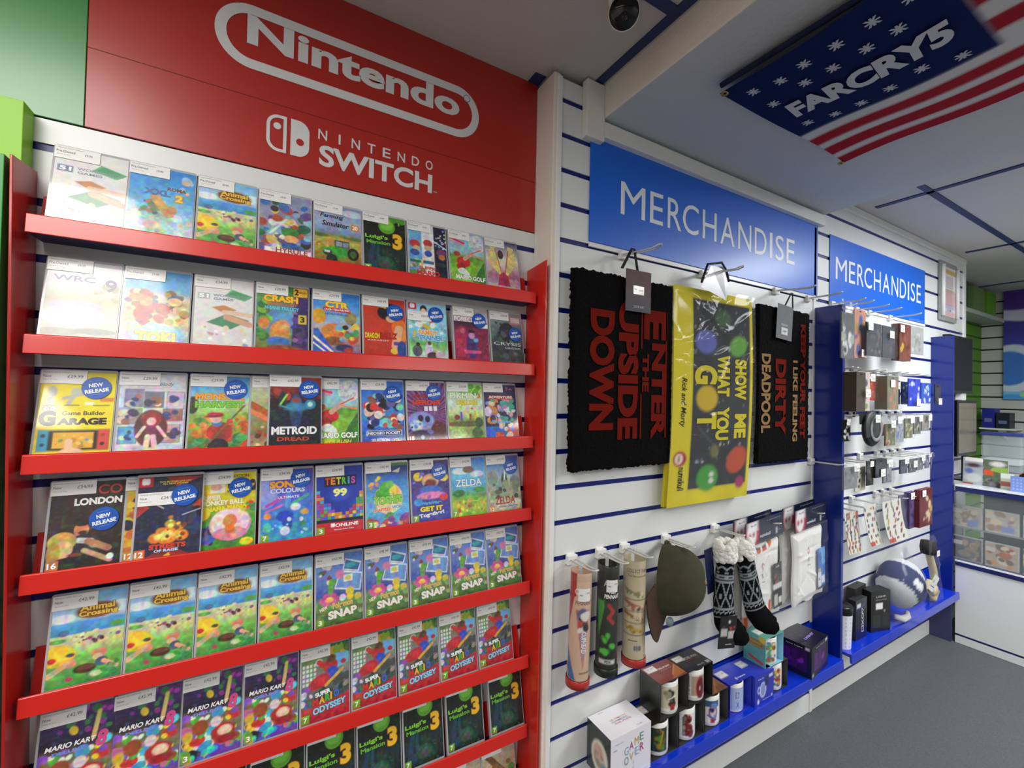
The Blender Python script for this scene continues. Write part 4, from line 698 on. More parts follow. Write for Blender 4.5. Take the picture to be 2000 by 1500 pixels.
blue_shelf(0.86, 2.088, 'long bright blue shelf holding the mug boxes')
blue_shelf(2.155, 3.400, 'long bright blue shelf under the bagged accessories')
q = MB(); q.box(3.392, 3.412, -0.18, YM - 0.001, FL + 0.001, -1.09); struct(q.build('trim_9', mat('dark trim', '3a3f66', 0.5)))

HOOK = None
def hook(x, z, length=0.15, label=None, group='white slat wall hooks', drop=0.025):
    """two-pronged wire hook on a plastic clip"""
    global HOOK
    q = MB(); q.box(-0.017, 0.017, -0.014, 0.0, -0.020, 0.006); q.box(-0.013, 0.013, -0.004, 0.004, -0.002, 0.010)
    o = q.build('display_hook', PLASTIC_W, None, loc=(x, YM, z), bevel=0.0015)
    q = MB(); L = length; s_ = 0.008
    q.tube([(-s_, -0.012, -0.006), (-s_, -L * .5, -0.006 - drop * .6), (-s_, -L + .02, -0.006 - drop), (-s_ * .8, -L, -0.006 - drop + .004), (0, -L - .004, -0.006 - drop + .006), (s_ * .8, -L, -0.006 - drop + .004), (s_, -L + .02, -0.006 - drop), (s_, -L * .5, -0.006 - drop * .6), (s_, -0.012, -0.006)], 0.0022, 6)
    q.build('prong', HOOKM, o); tag(o, label, 'hook', group); return o
for x, z, n_ in ((0.956, 0.434, 'left doormat'), (1.335, 0.434, 'yellow-edged mat'), (1.782, 0.434, 'right doormat')):
    hook(x, z, 0.15, 'white double wire hook carrying the %s' % n_, drop=0.012)
for x, n_ in ((0.777, 'leftmost tube'), (0.885, 'dark tube'), (0.981, 'beige tube'), (1.164, 'olive cap'), (1.417, 'black socks')):
    hook(x, -0.466, 0.115, 'white double wire hook carrying the %s' % n_, drop=-0.002)

# ---- doormats
MATB = mat('black coir', '0e0c0c', 0.95, bump=0.8, bscale=420, spec=0.1)
MATR = mat('rust red coir', '8c1f12', 0.95, bump=0.6, bscale=420, spec=0.1)
def slab(w, h, t, nx, nz, jit=0.0015, edge=0.003, seed=3, bulge=0.0):
    rs = np.random.RandomState(seed); q = MB(); g = {}
    for j in range(nz + 1):
        for i in range(nx + 1):
            e_ = (edge if i in (0, nx) else 0, edge if j in (0, nz) else 0)
            x = -w / 2 + w * i / nx + rs.uniform(-1, 1) * e_[0]; z = h * j / nz + rs.uniform(-1, 1) * e_[1]
            d = -t + rs.uniform(-1, 1) * jit - bulge * math.sin(PI * j / nz)
            if i in (0, nx) or j in (0, nz): d *= 0.55
            g[i, j] = (x, d, z)
    q.add([g[i, j] for j in range(nz + 1) for i in range(nx + 1)], [(j * (nx + 1) + i, j * (nx + 1) + i + 1, (j + 1) * (nx + 1) + i + 1, (j + 1) * (nx + 1) + i) for j in range(nz) for i in range(nx)], 0, False)
    ring = [(i, 0) for i in range(nx)] + [(nx, j) for j in range(nz)] + [(i, nz) for i in range(nx, 0, -1)] + [(0, j) for j in range(nz, 0, -1)]; n = len(ring)
    v = [g[r_] for r_ in ring] + [(g[r_][0], 0, g[r_][2]) for r_ in ring]
    q.add(v, [(i, n + i, n + (i + 1) % n, (i + 1) % n) for i in range(n)] + [tuple(range(n, 2 * n))[::-1]], 0, False); return q
def strap(parent, z, half=0.030, up=0.055, y=-0.02):
    q = MB()
    for s_ in (-1, 1):
        q.add([(s_ * half - .006, y, z), (s_ * half + .006, y, z), (s_ * 0.004 + .005, y - .012, z + up), (s_ * 0.004 - .005, y - .012, z + up)], [(0, 1, 2, 3), (3, 2, 1, 0)])
    return q.build('strap', mat('black strap', '151515', 0.6), parent)
def rot_lines(a, lines, W, Hh, X0, ZT, col, off=0.04):
    """lettering turned to read downwards: (text, x0, x1, z_top, z_bottom) in wall coordinates"""
    for (t, x0, x1, z1, z0) in lines:
        a.t.append((t, ((x0 + x1) / 2 - X0) / W, ((z0 + z1) / 2 - (ZT - Hh)) / Hh, (z1 - z0) / W, (x1 - x0) / Hh, col, off, None, 0, 0, -PI / 2))
# left mat
m1 = slab(0.405, 0.572, 0.016, 70, 100, 0.0012, 0.0035).build('doormat', MATB, loc=(0.943, -0.112, -0.2195)); tag(m1, 'black coir doormat with large rust-red sideways lettering, leftmost on the wall', 'doormat')
a = Art(0.405, 0.572, 2, 2); X0, ZT = 0.7405, 0.3525
rot_lines(a, [('DOWN', 0.800, 0.893, 0.242, -0.105), ('UPSIDE', 0.908, 0.990, 0.275, -0.135), ('THE', 1.007, 1.035, 0.125, 0.008), ('NTER', 1.047, 1.108, 0.160, -0.138), ('E', 1.012, 1.112, 0.262, 0.170)], 0.405, 0.572, X0, ZT, '74190f', 0.05)
for (x0, x1, z1, z0) in ((1.108, 1.114, 0.262, -0.135), (1.000, 1.006, 0.262, 0.140), (1.000, 1.006, 0.0, -0.135)): rot_lines(a, [('I', x0, x1, z1, z0)], 0.405, 0.572, X0, ZT, '74190f', 0.05)
a.build('woven_lettering', PFAB, m1, base=False, loc=(0, -0.0186, 0), gap=0.0)
a = Art(0.105, 0.125, 20, 24); a.g((0, '3a4248'), (.35, '4f4248'), (1, '5a3033')).n(8, .15, 2).T('DOOR MAT', .52, .12, .4, .06, 'b9bcc0', .01)
hc = a.build('header_card', PMATTE, m1, loc=(0.035, -0.026, 0.468), gap=0.0004)
a = Art(0.044, 0.026, 2, 2, 'eeeeea').T('Now', .2, .6, .2, .2, '4a4a4a').T('£19.99', .7, .5, .36, .22, '555555'); a.build('price_label', PGLOSS, hc, loc=(0.0, -0.001, 0.052), gap=0.0003)
strap(m1, 0.59, 0.032, 0.062, -0.024)
# right mat
m3 = slab(0.36, 0.605, 0.016, 60, 100, 0.0012, 0.0035, 5).build('doormat', MATB, loc=(1.794, -0.112, -0.252)); tag(m3, 'black coir doormat with red and cream sideways lettering beside the blue panel', 'doormat')
a = Art(0.36, 0.605, 2, 2); X0, ZT = 1.614, 0.353
rot_lines(a, [('DIRTY', 1.722, 1.795, 0.150, -0.145), ('KEEP YOUR FEET', 1.898, 1.938, 0.300, -0.165)], 0.36, 0.605, X0, ZT, '74190f', 0.05)
rot_lines(a, [('I LIKE FEELING', 1.845, 1.880, 0.150, -0.175), ('DEADPOOL', 1.630, 1.690, 0.165, -0.135)], 0.36, 0.605, X0, ZT, '9a7a50', 0.04)
a.build('woven_lettering', PFAB, m3, base=False, loc=(0, -0.0186, 0), gap=0.0)
a = Art(0.11, 0.135, 20, 24); a.g((0, '6b6d70'), (1, '5a5c60')).n(8, .1, 2).T('DOOR MAT', .5, .42, .4, .06, 'd9d9dc', .02); hc = a.build('header_card', PMATTE, m3, loc=(-0.035, -0.028, 0.478), gap=0.0004); hc.rotation_euler = (0, 0.08, 0)
a = Art(0.044, 0.028, 2, 2, 'e6e4e2').T('£19.99', .5, .5, .5, .3, '777777'); a.build('price_label', PGLOSS, hc, loc=(0.0, -0.001, 0.018), gap=0.0003)
strap(m3, 0.605, 0.030, 0.058, -0.026)
# yellow-edged mat in a clear bag
E2 = empty('bagged_mat', (1.350, -0.125, -0.362)); tag(E2, 'charcoal mat with a yellow border in a shiny clear bag between the two black doormats', 'mat')
a = Art(0.425, 0.722, 70, 120, 'e9d81f'); a.r(.22, .07, .96, .955, '35383d').n(14, .16, 3); a.r(0, 0, .215, 1, 'e9d81f').n(9, .04, 4)
a.s(60, (.24, .09, .94, .94), .004, ['cfd2d6', '8a8f96'], 5)
a.e(.38, .755, .13, .055, '6a72c0', 1.5).e(.80, .75, .12, .05, '6fae4a', 1.5, .3).e(.60, .88, .1, .04, '4a6a4a', 2).e(.45, .115, .13, .062, '4aa63f', 1.5).e(.82, .19, .14, .062, 'c9543a', 1.5, .4).e(.88, .075, .06, .03, 'b03a6a', 1.5).e(.40, .49, .13, .06, 'd9b92a', 1.5).e(.52, .24, .05, .03, '7f7a3c', 2).l(.3, .36, .5, .27, .006, '4a4d52').l(.5, .27, .56, .2, .004, '6a6d72')
for k, (x, y) in enumerate(((.5, .13), (.5, .10))): a.e(x, y, .03, .012, 'e9e9e4')
def RL(t, cx, x_h, cz, z_l, col, off=.05): a.t.append((t, cx, cz, z_l * 0.722 / 0.425, x_h * 0.425 / 0.722, col, off, '2a2c1c', .03, 0, -PI / 2))
RL('SHOW', .83, .16, .585, .20, 'e2d21f'); RL('ME', .84, .16, .355, .12, 'e2d21f'); RL('WHAT', .60, .16, .60, .20, 'e2d21f'); RL('YOU', .60, .17, .37, .16, 'e2d21f'); RL('G', .38, .28, .60, .09, 'e2d21f'); RL('T', .40, .24, .385, .08, 'e2d21f')
RLs = a.t; a.t.append(('Rick and Morty', .115, .47, .225 * .722 / .425, .075 * .425 / .722, '201a08', .01, None, 0, .3, -PI / 2)); a.t.append(('numskull', .135, .125, .105 * .722 / .425, .07 * .425 / .722, '2a2410', .02, None, 0, 0, -PI / 2))
a.e(.11, .215, .075, .035, 'b8203a').e(.10, .215, .045, .024, 'f2eee0').e(.10, .222, .012, .006, 'b8203a').e(.10, .208, .012, .006, 'b8203a')
def folded(x, y, z): return (x + 0.05 * (0.5 - z / 0.722) * -0.35, y - 0.012 * math.sin(PI * z / 0.722), z + 0.0)
a.build('printed_mat', PFAB, E2, warp=folded, gap=0.0006)
q = slab(0.423, 0.720, 0.022, 20, 30, 0.0, 0.0, 3); q.v = [folded(x, y + 0.0235, z) for x, y, z in q.v]; q.build('mat_body', mat('yellow felt', 'cdbd1c', 0.9), E2)
rs = np.random.RandomState(9)
def crinkle(w, h, y0, amp, seed, nx=46, nz=80, warp=None, ridges=26, top=0.0):
    r_ = np.random.RandomState(seed); rid = [(r_.rand() * w - w / 2, r_.rand() ** (0.55) * h, r_.uniform(-1.3, 1.3), 0.02 + 0.09 * r_.rand(), 0.3 + r_.rand()) for _ in range(ridges)]
    q = MB()
    def fn(u, v):
        x = (u - .5) * w; z = v * h; d = 0
        for cx, cz, an, L, s_ in rid:
            dx, dz = x - cx, z - cz; al = dx * math.cos(an) + dz * math.sin(an); ac = -dx * math.sin(an) + dz * math.cos(an)
            d += s_ * math.exp(-(al / L) ** 2) * math.exp(-abs(ac) / 0.006)
        edge = min(u, 1 - u, v, 1 - v); k = min(1, edge / 0.04)
        p = (x, y0 - amp * d * k - 0.003 * k, z); return warp(*p) if warp else p
    return q.grid(fn, nx, nz)
crinkle(0.45, 0.74, -0.006, 0.008, 4, 60, 110, folded, 60).build('clear_bag', BAGM, E2, loc=(0, 0, -0.008))
q = MB(); q.add([(-0.105, -0.03, 0.72), (0.02, -0.034, 0.69), (0.03, -0.036, 0.76), (-0.01, -0.04, 0.80), (-0.065, -0.035, 0.795)], [(0, 1, 2, 3, 4)]); q.build('header_card', mat('silver card', 'c9cace', 0.25, metal=0.3), E2)
q = MB(); q.tube([(-0.105, -0.03, 0.735), (-0.075, -0.03, 0.80), (-0.03, -0.05, 0.808), (0.01, -0.04, 0.79), (0.03, -0.036, 0.755)], 0.004, 6); q.build('strap', mat('black strap', '151515', 0.6), E2)

# ---- three clear tubes with printed sheets
def tube_item(x, zt, zb, r, art, label, lean=0.0):
    h = zt - zb; e = empty('poster_tube', (x, -0.137, zb)); e.rotation_euler = (0, lean, 0); tag(e, label, 'tube', 'clear tubes on lower hooks')
    def wrap(px, py, pz): a_ = px / r - 0.6; return (math.sin(a_) * (r - 0.0015 - py * 0), -math.cos(a_) * (r - 0.0012) + py, pz)
    art.build('printed_sheet', PGLOSS, e, warp=wrap, loc=(0, 0, 0.022), gap=0.0004)
    q = MB(); q.lathe([(0.001, 0.0), (r, 0.0), (r + .0005, .002), (r, h), (r * .95, h + .002)], n=28); q.build('clear_tube', FILM, e)
    q = MB(); q.lathe([(0.001, -0.001), (r + .002, -0.001), (r + .002, 0.020), (r + .0004, 0.021)], n=28); q.build('bottom_cap', mat('cap ' + label[:6], 'b8332c' if 'red' in label or 'beige' in label else '20281f', 0.35), e)
    q = MB(); q.lathe([(r + .001, h - 0.012), (r + .001, h + .004), (r * .5, h + .010), (0.001, h + .006)], n=28); q.build('top_cap', FILM, e)
    q = MB(); q.tube([(-.008, 0, h + .004), (-.004, -.002, h + .028), (.004, -.002, h + .028), (.008, 0, h + .004)], .0022, 6); q.build('hang_loop', FILM, e); return e
def sheet(h, r, base): return Art(2 * PI * r * 0.98, h, 64, 90, base)
# coordinates on the sheet: the middle (u = .5) faces the viewer's left-front
a = sheet(0.285, 0.030, 'dcb9a0'); a.r(.28, .78, .42, 1, 'b02c2a').p([(.28, .8), (.40, .8), (.28, .45)][::-1], 'b02c2a').p([(.28, .0), (.45, .0), (.28, .32)], '3a6ea8').n(20, .04, 3)
a.p([(.42, .66), (.64, .66), (.56, .10)][::-1], 'c9473a').p([(.44, .645), (.62, .645), (.56, .15)][::-1], '9a9cc0').s(18, (.47, .45, .60, .63), .03, ['e9e4e0', '6a3a30', '5a5f8a', 'c9473a', '2a2430'], 4)
a.T('CUPHEAD', .56, .83, .32, .055, 'f4ece4', .03).T('FELT', .56, .765, .14, .035, '5a4036', .0).T('PENNANT', .55, .725, .28, .035, '5a4036', .0); a.t.append(('CUPHEAD', .56, .36, .20 * .285 / (2 * PI * .030 * .98), .05 * (2 * PI * .030 * .98) / .285 * 1.6, 'f2eeea', .03, None, 0, 0, -PI / 2))
a.T('SAME PENNANT', .60, .075, .2, .02, '4a3a30', 0)
tube_item(0.772, -0.497, -0.795, 0.031, a, 'red and cream printed pennant tube, leftmost of the three hanging tubes', 0.025)
a = sheet(0.285, 0.031, '10120f'); a.n(12, .3, 3); a.p([(.30, .66), (.45, .66), (.34, .30)][::-1], '3f9a34').p([(.42, .66), (.66, .66), (.52, .1)][::-1], '1c2a1a').s(16, (.38, .16, .58, .36), .022, ['4fc23a', '2a7a24', '16301a'], 4).l(.5, .62, .57, .56, .018, 'b3302c').l(.57, .56, .5, .50, .018, 'b3302c').l(.5, .50, .57, .45, .018, 'b3302c')
a.T('ALIEN', .54, .83, .26, .055, 'c9d0cc', .02).T('FELT', .56, .755, .13, .04, 'eef0ee', .04, None, 0, .2).T('PENNANT', .55, .705, .26, .04, 'eef0ee', .04, None, 0, .2); a.r(.36, .05, .62, .09, 'd9dcd8').T('PDX', .5, .07, .1, .025, '14160f', .03)
tube_item(0.874, -0.488, -0.792, 0.032, a, 'black and green printed pennant tube, middle of the three hanging tubes', 0.015)
a = sheet(0.285, 0.033, 'cfc2a0'); a.n(16, .06, 3)
for k, (y, c1, c2) in enumerate(((.66, '8a8a5a', '5f6a4a'), (.54, 'b5674a', '4a4a58'), (.42, 'a8702a', '6a3a1c'), (.30, 'cfa94a', 'a8872f'))): a.p([(.3, y + .03), (.3, y + .07), (.62, y - .01), (.62, y - .045)][::-1], c1).s(8, (.36, y - .03, .6, y + .04), .014, [c2, c1, 'e0cfa8'], k + 2).l(.28, y - .05, .7, y - .055, .004, '5a4a3a')
a.T('COLLECT THEM', .52, .90, .34, .035, '4a4238', 0).T('Felt Pennants (50)', .52, .845, .30, .022, '4a4238', 0).T('DOOM', .52, .425, .12, .03, 'e9ddd0', .04).T('pennants', .45, .19, .14, .02, '4a4238', .02)
a.r(.46, .085, .6, .15, 'f2f0ea')
for k in range(9): a.l(.475 + k * .0135, .095, .475 + k * .0135, .14, .0035 if k % 3 else .006, '22201c')
tube_item(0.982, -0.478, -0.795, 0.034, a, 'beige printed pennant tube with a barcode, rightmost of the three hanging tubes', 0.0)
for o in [k for k in scene.objects if k.name.startswith('poster_tube')][:2]:
    pass
for (x, z) in ((0.784, -0.560), (0.886, -0.556)):
    a = Art(0.034, 0.034, 14, 2, 'efeeec').T('Now', .25, .5, .26, .13, '4a4a4a').T('£12.99', .8, .66, .3, .12, '888888')
    par = [k for k in scene.objects if k.name.startswith('poster_tube') and abs(k.location.x - x) < .03][0]
    a.build('price_label', PGLOSS, par, warp=lambda px, py, pz: (math.sin((px - .012) / .0335) * .0336, -math.cos((px - .012) / .0335) * .0336 + py, pz), loc=(0, 0, z - par.location.z), gap=0.0003)

# ---- olive cap hanging by its strap
CAPM = mat('olive cotton', '3a3a26', 0.9, bump=0.5, bscale=350, vary=0.15, vscale=30); BRIM = mat('brown brim', '4a3424', 0.85, bump=0.4, bscale=350)
e = empty('baseball_cap', (1.118, -0.165, -0.715)); tag(e, 'olive green baseball cap with a brown brim hanging upside down on a hook', 'cap')
A_ = Vector((0.42, -0.88, 0.12)).normalized(); F_ = Vector((-0.52, -0.34, -0.78)); F_ = (F_ - A_ * F_.dot(A_)).normalized(); S_ = A_.cross(F_); Cc = Vector((0.000, 0.030, 0.140))
def capP(th, ph, rr=1.0):
    pleat = 1 - 0.02 * abs(math.sin(3 * th)) ** 8
    dent = 1 - 0.10 * math.exp(-((th - 2.2) / 0.5) ** 2) * math.sin(ph)
    return Cc + (F_ * 0.108 * math.cos(th) + S_ * 0.086 * math.sin(th)) * math.cos(ph) ** 0.75 * rr * pleat + A_ * 0.118 * math.sin(ph) * dent * rr
q = MB(); n, m_ = 60, 16
for rr, flip in ((1.0, False), (0.975, True)):
    v = [capP(2 * PI * i / n, (PI / 2 - .02) * j / m_, rr) for j in range(m_ + 1) for i in range(n)]; f = []
    for j in range(m_):
        for i in range(n):
            th = 2 * PI * (i + .5) / n; ph = (PI / 2) * (j + .5) / m_
            if abs(th - PI) < 0.52 * math.sqrt(max(0, 1 - (ph / 0.72) ** 2)) and ph < 0.72: continue
            fc = (j * n + i, j * n + (i + 1) % n, (j + 1) * n + (i + 1) % n, (j + 1) * n + i); f.append(fc[::-1] if flip else fc)
    q.add(v, f, 0, True)
q.build('crown', CAPM, e)
q = MB(); q.tube([capP(PI + t, 0.03) for t in np.linspace(-.55, .55, 9)], [(0.0025, 0.009)] * 9, 8); q.build('strap', CAPM, e)
q = MB()
def brim(u, v):
    th = (u - .5) * 2.3; base = capP(th, 0.0, 1.0); out = (F_ * 1.0).normalized()
    return base + out * (0.078 * v * math.cos((u - .5) * 2.4) ** 0.6) - A_ * (0.010 * v + 0.012 * abs(math.sin(th)) * v) + S_ * math.sin(th) * 0.006 * v
q.grid(brim, 24, 8); q.grid(lambda u, v: brim(1 - u, v) - A_ * 0.003, 24, 8); q.build('brim', BRIM, e)
q = MB(); q.lathe([(0.001, 0.005), (0.005, 0.004), (0.0065, 0.0)], n=12, M=Matrix.Rotation(0, 3, 'Z').to_4x4() @ A_.to_track_quat('Z', 'Y').to_matrix().to_4x4(), c=tuple(Cc + A_ * 0.118)); q.build('button', mat('tan button', '8a7048', 0.8), e)
q = MB(); q.lathe([(0.001, 0.001), (0.0135, 0.001), (0.0135, 0.0)], n=20, M=(-Vector((0.3, 1, -0.2))).to_track_quat('Z', 'Y').to_matrix().to_4x4(), c=tuple(capP(0.45, 0.0) + F_ * 0.018 + Vector((0.004, -0.012, 0)))); q.build('round_label', mat('slate label', '7d8a92', 0.4), e)

# ---- fluffy-cuffed socks
FLUFF = mat('white fleece', 'f0efe9', 0.95, bump=0.9, bscale=160, sheen=0.5)
def sock(x, zt, lean, seed, label):
    e = empty('sock', (x, -0.175, zt - 0.30)); tag(e, label, 'sock', 'black patterned socks with fluffy cuffs')
    pts = [(0, 0, .27), (lean * .25, 0, .22), (lean * .5, -.002, .17), (lean * .75, -.004, .12), (lean * .9, -.008, .08), (lean, -.016, .05), (lean + .008, -.030, .028), (lean + .022, -.045, .014), (lean + .036, -.060, .008), (lean + .044, -.070, .010)]
    rx = [.034, .036, .038, .040, .042, .043, .042, .036, .028, .010]; ry = [.020, .022, .024, .025, .026, .028, .028, .024, .018, .008]
    from_ = [Vector(p) for p in pts]; V = []; C = []; nu, nv = 72, 110
    def at(v):
        t = v * (len(pts) - 1); i = min(int(t), len(pts) - 2); f_ = t - i; s_ = f_ * f_ * (3 - 2 * f_) * .35 + f_ * .65
        return from_[i].lerp(from_[i + 1], s_), rx[i] + (rx[i + 1] - rx[i]) * f_, ry[i] + (ry[i + 1] - ry[i]) * f_
    for j in range(nv + 1):
        v = j / nv; p, a1, a2 = at(v); p2, _, _ = at(min(1, v + .01)); p0, _, _ = at(max(0, v - .01)); t = (p2 - p0).normalized(); sx = Vector((0, 1, 0)).cross(t).normalized() * -1; sy = t.cross(sx)
        for i in range(nu):
            an = 2 * PI * i / nu; V.append(tuple(p + sx * math.cos(an) * a1 + sy * math.sin(an) * a2))
            c = '0d0d10'; ua = (i / nu * 6) % 1; band = (v - .10) / .42
            if 0 < band < 1:
                w_ = '8d9398'; fr = (abs(ua - .5) * 2)
                if band < .1: on = abs(band - .02 - .06 * fr) < .02
                elif band < .24: on = abs(((band - .1) * 22) % 1 - .5) < .24 if (int(band * 50) % 3) else fr > .5
                elif band < .76: bb = (band - .24) / .52; on = abs(abs(bb - .5) * 2 - (1 - fr)) < .10 or (abs(bb - .5) < .08 and abs(ua - .5) < .10) or (abs(bb - .5) > .42)
                else: on = abs(band - .84 - .08 * ((i / nu * 14) % 1 - .5)) < .03 or abs(band - .95) < .012 or abs(band - .79) < .010
                if on: c = w_
            C.append(lin(c))
    F = [(j * nu + i, (j + 1) * nu + i, (j + 1) * nu + (i + 1) % nu, j * nu + (i + 1) % nu) for j in range(nv) for i in range(nu)]; F.append(tuple(range(nu))); F.append(tuple(nv * nu + i for i in range(nu))[::-1])
    me = bpy.data.meshes.new('leg_and_foot'); me.from_pydata(V, [], F); me.materials.append(PFAB); ca = me.color_attributes.new('Col', 'FLOAT_COLOR', 'POINT'); bf = np.ones((len(V), 4), dtype=np.float32); bf[:, :3] = np.array(C); ca.data.foreach_set('color', bf.ravel())
    for p in me.polygons: p.use_smooth = True
    link(bpy.data.objects.new('leg_and_foot', me), e)
    r_ = np.random.RandomState(seed); q = MB(); nn = 26
    for k in range(170):
        t = r_.rand(); an = r_.rand() * 2 * PI; c0 = Vector((-.004 - .01 * t + .031 * math.cos(an), -.004 + .022 * math.sin(an), .240 + .060 * t)); rr = .008 + .006 * r_.rand()
        q.lathe([(0.0005, rr * .98), (rr * .6, rr * .78), (rr * .96, rr * .25), (rr * .9, -rr * .4), (rr * .45, -rr * .88), (.0005, -rr)], n=9, c=tuple(c0), M=Matrix.Rotation(r_.rand() * 3, 4, 'X'))
    q.build('fleece_cuff', FLUFF, e)['kind'] = 'stuff'
    return e
s_1 = sock(1.365, -0.485, -0.025, 3, 'black patterned sock with fluffy white cuff, left of the hanging pair')
s_2 = sock(1.462, -0.493, 0.050, 5, 'black patterned sock with fluffy white cuff, right of the hanging pair')
s_1.rotation_euler = (0, 0.0, 0.0)
q = MB(); q.box(-.035, .035, -.001, .001, 0, .10); hc = q.build('sock_tag', BLACKC, None, loc=(1.300, -0.222, -0.800)); hc.rotation_euler = (0, 0.12, -0.15); tag(hc, 'black hang tag with pale panels clipped to the socks', 'tag')
a = Art(.066, .096, 24, 30, '121214'); a.r(.05, .38, .45, .62, 'b9b4b2').r(.52, .30, .92, .54, 'b9b4b2').s(6, (.1, .62, .9, .72), .03, ['c9502a', '3a3a8a', 'b02a3a'], 3).e(.55, .84, .07, .05, 'd9d9d9').T('socks', .6, .12, .4, .05, 'c9c9cc', .02); a.build('printed_face', PGLOSS, hc, loc=(0, -.0015, .002))
q = MB(); q.box(-.02, .02, -.001, .001, 0, .15); bc = q.build('backing_card', mat('navy card', '1c2452', 0.5), s_1, loc=(-.045, .02, .13)); bc.rotation_euler = (0, -0.15, 0)

# ---- bagged T-shirts
def tee(x, y, zt, trim_col, label, rz=0.06, tone='f1f0ee', art=1):
    e = empty('bagged_tshirt', (x, y, zt - 0.375)); e.rotation_euler = (0, -0.045, rz); tag(e, label, 'T-shirt', 'bagged white T-shirts')
    a = Art(0.255, 0.085, 60, 24, '131c38'); a.e(.17, .45, .17, .55, 'b51f4c').e(.155, .44, .115, .42, 'f4f2f4').r(.06, .60, .30, .98, 'f4f2f4', 1, 2)
    a.e(.10, .42, .035, .11, 'b51f4c').e(.20, .46, .03, .09, 'b51f4c').r(.13, .0, .19, .12, 'f4f2f4').T('numskull', .50, .30, .27, .14, 'd9dce6', .02).T('for gamers by gamers', .74, .86, .4, .07, 'aeb4c8', 0).T('official gear', .87, .30, .12, .05, 'aeb4c8', 0).r(.80, .18, .825, .42, 'e6e8f0'); a.T('Now  £14.99', .2, .84, .14, .1, '6a6a6a', 0)
    a.build('header_card', PGLOSS, e, loc=(0, -0.020, 0.29)); q = MB(); q.box(-.1275, .1275, 0, .0015, 0, .085); q.build('card_back', BLACKC, e, loc=(0, -.0195, .29))
    r_ = np.random.RandomState(art + 3); rid = [(r_.uniform(-.1, .1), r_.rand() * .27, r_.uniform(-1.6, 1.6), .02 + .06 * r_.rand(), r_.uniform(-1, 1)) for _ in range(26)]
    A2 = Art(0.235, 0.285, 70, 84, tone); 
    if trim_col:
        A2.e(.44, 1.02, .34, .14, trim_col).e(.44, 1.04, .28, .12, '55595c').e(.44, 1.02, .22, .07, 'e9e6e2')
        for k in range(3): A2.e(.27 + k * .17, .93 - .02 * (k == 1), .03, .05, tone)
        A2.r(.18, .0, .30, .16, trim_col, 1, 2).r(.35, .0, .45, .18, trim_col, 1, 2).r(.0, .04, .06, .18, trim_col).p([(.56, .0), (.64, .0), (.66, .24), (.60, .24)], trim_col)
    A2.e(.44, .70, .035, .045, 'b53a5a').e(.44, .70, .02, .028, tone); A2.T('%', .44, .58, .05, .06, '9aa0a4', 0).T('heavy', .46, .50, .08, .02, '4a4a4a', 0)
    def shape(px, py, pz):
        u, v = px / .235 + .5, pz / .285; d = 0
        for cx, cz, an, L, s_ in rid:
            dx, dz = px - cx, pz - cz; al = dx * math.cos(an) + dz * math.sin(an); ac = -dx * math.sin(an) + dz * math.cos(an); d += s_ * math.exp(-(al / L) ** 2) * math.exp(-(ac / .007) ** 2)
        k = min(1, min(u, 1 - u, v, 1 - v) / .10); return (px + .012 * math.sin(7 * v) * (u - .5), py - .016 * math.sqrt(max(k, 0)) - .0035 * d * k, pz - .01 * (u - .5) ** 2 * 4 + (.012 if v < .02 else 0) * math.sin(9 * u))
    A2.build('folded_shirt', mprint('jersey print', 0.75, bump=0.1), e, warp=shape, gap=.0007)
    q = MB(); q.grid(lambda u, v: shape((1 - u - .5) * .235, .018, v * .285)[0:1] + (0.002 + .0 * u,) + (v * .285,), 8, 8); q.build('shirt_back', mat('white jersey', 'e6e5e2', 0.8), e)
    L2 = Art(0.062, 0.165, 20, 44, '232124') if art == 1 else Art(0.062, 0.165, 20, 44, '2f74c8')
    if art == 1: L2.r(.1, .05, .5, .30, 'c9c6c0').r(.6, .08, .95, .22, 'e6e4e2').s(8, (.2, .5, .8, .9), .05, ['5a4a44', '8a5a48', '3f4348', '9a9aa0'], 3).r(0, .42, 1, .54, 'e9e6e4').T('SIZE', .5, .92, .4, .04, 'd9d9d9')
    else: L2.r(.0, .06, .45, .42, 'e3e8f2').r(.5, .12, .9, .30, 'e9eef6').r(.1, .44, .4, .5, 'e6c22a').s(6, (.2, .6, .8, .9), .08, ['3f8ae0', '2458a8', '6aa8e8'], 4).r(0, .0, 1, .06, '3a3440').T('XL', .2, .25, .2, .06, '44484f')
    L2.build('size_label', PGLOSS, e, loc=(.075, -.0235, .03))
    crinkle(0.262, 0.300, -0.024, 0.006, art + 20, 40, 56, None, 34).build('clear_bag', BAGM, e)
    return e
tee(1.610, -0.150, -0.437, 'd9642a', 'white T-shirt with orange trim in a clear bag under a navy header card', 0.05, art=1)
tee(1.590, -0.118, -0.432, 'd9642a', 'bagged white T-shirt behind the orange-trimmed one', 0.05, 'e2e0dc', art=3)
tee(1.925, -0.150, -0.430, None, 'plain white T-shirt in a clear bag with blue size labels by the blue panel', 0.04, art=2)
tee(1.900, -0.118, -0.425, None, 'bagged white T-shirt behind the blue-labelled one', 0.04, 'e2e0dc', art=4)
for x, n_ in ((1.66, 'orange-trimmed T-shirts'), (1.97, 'plain white T-shirts')): hook(x, -0.466, 0.10, 'white double wire hook carrying the %s' % n_, drop=-0.006)

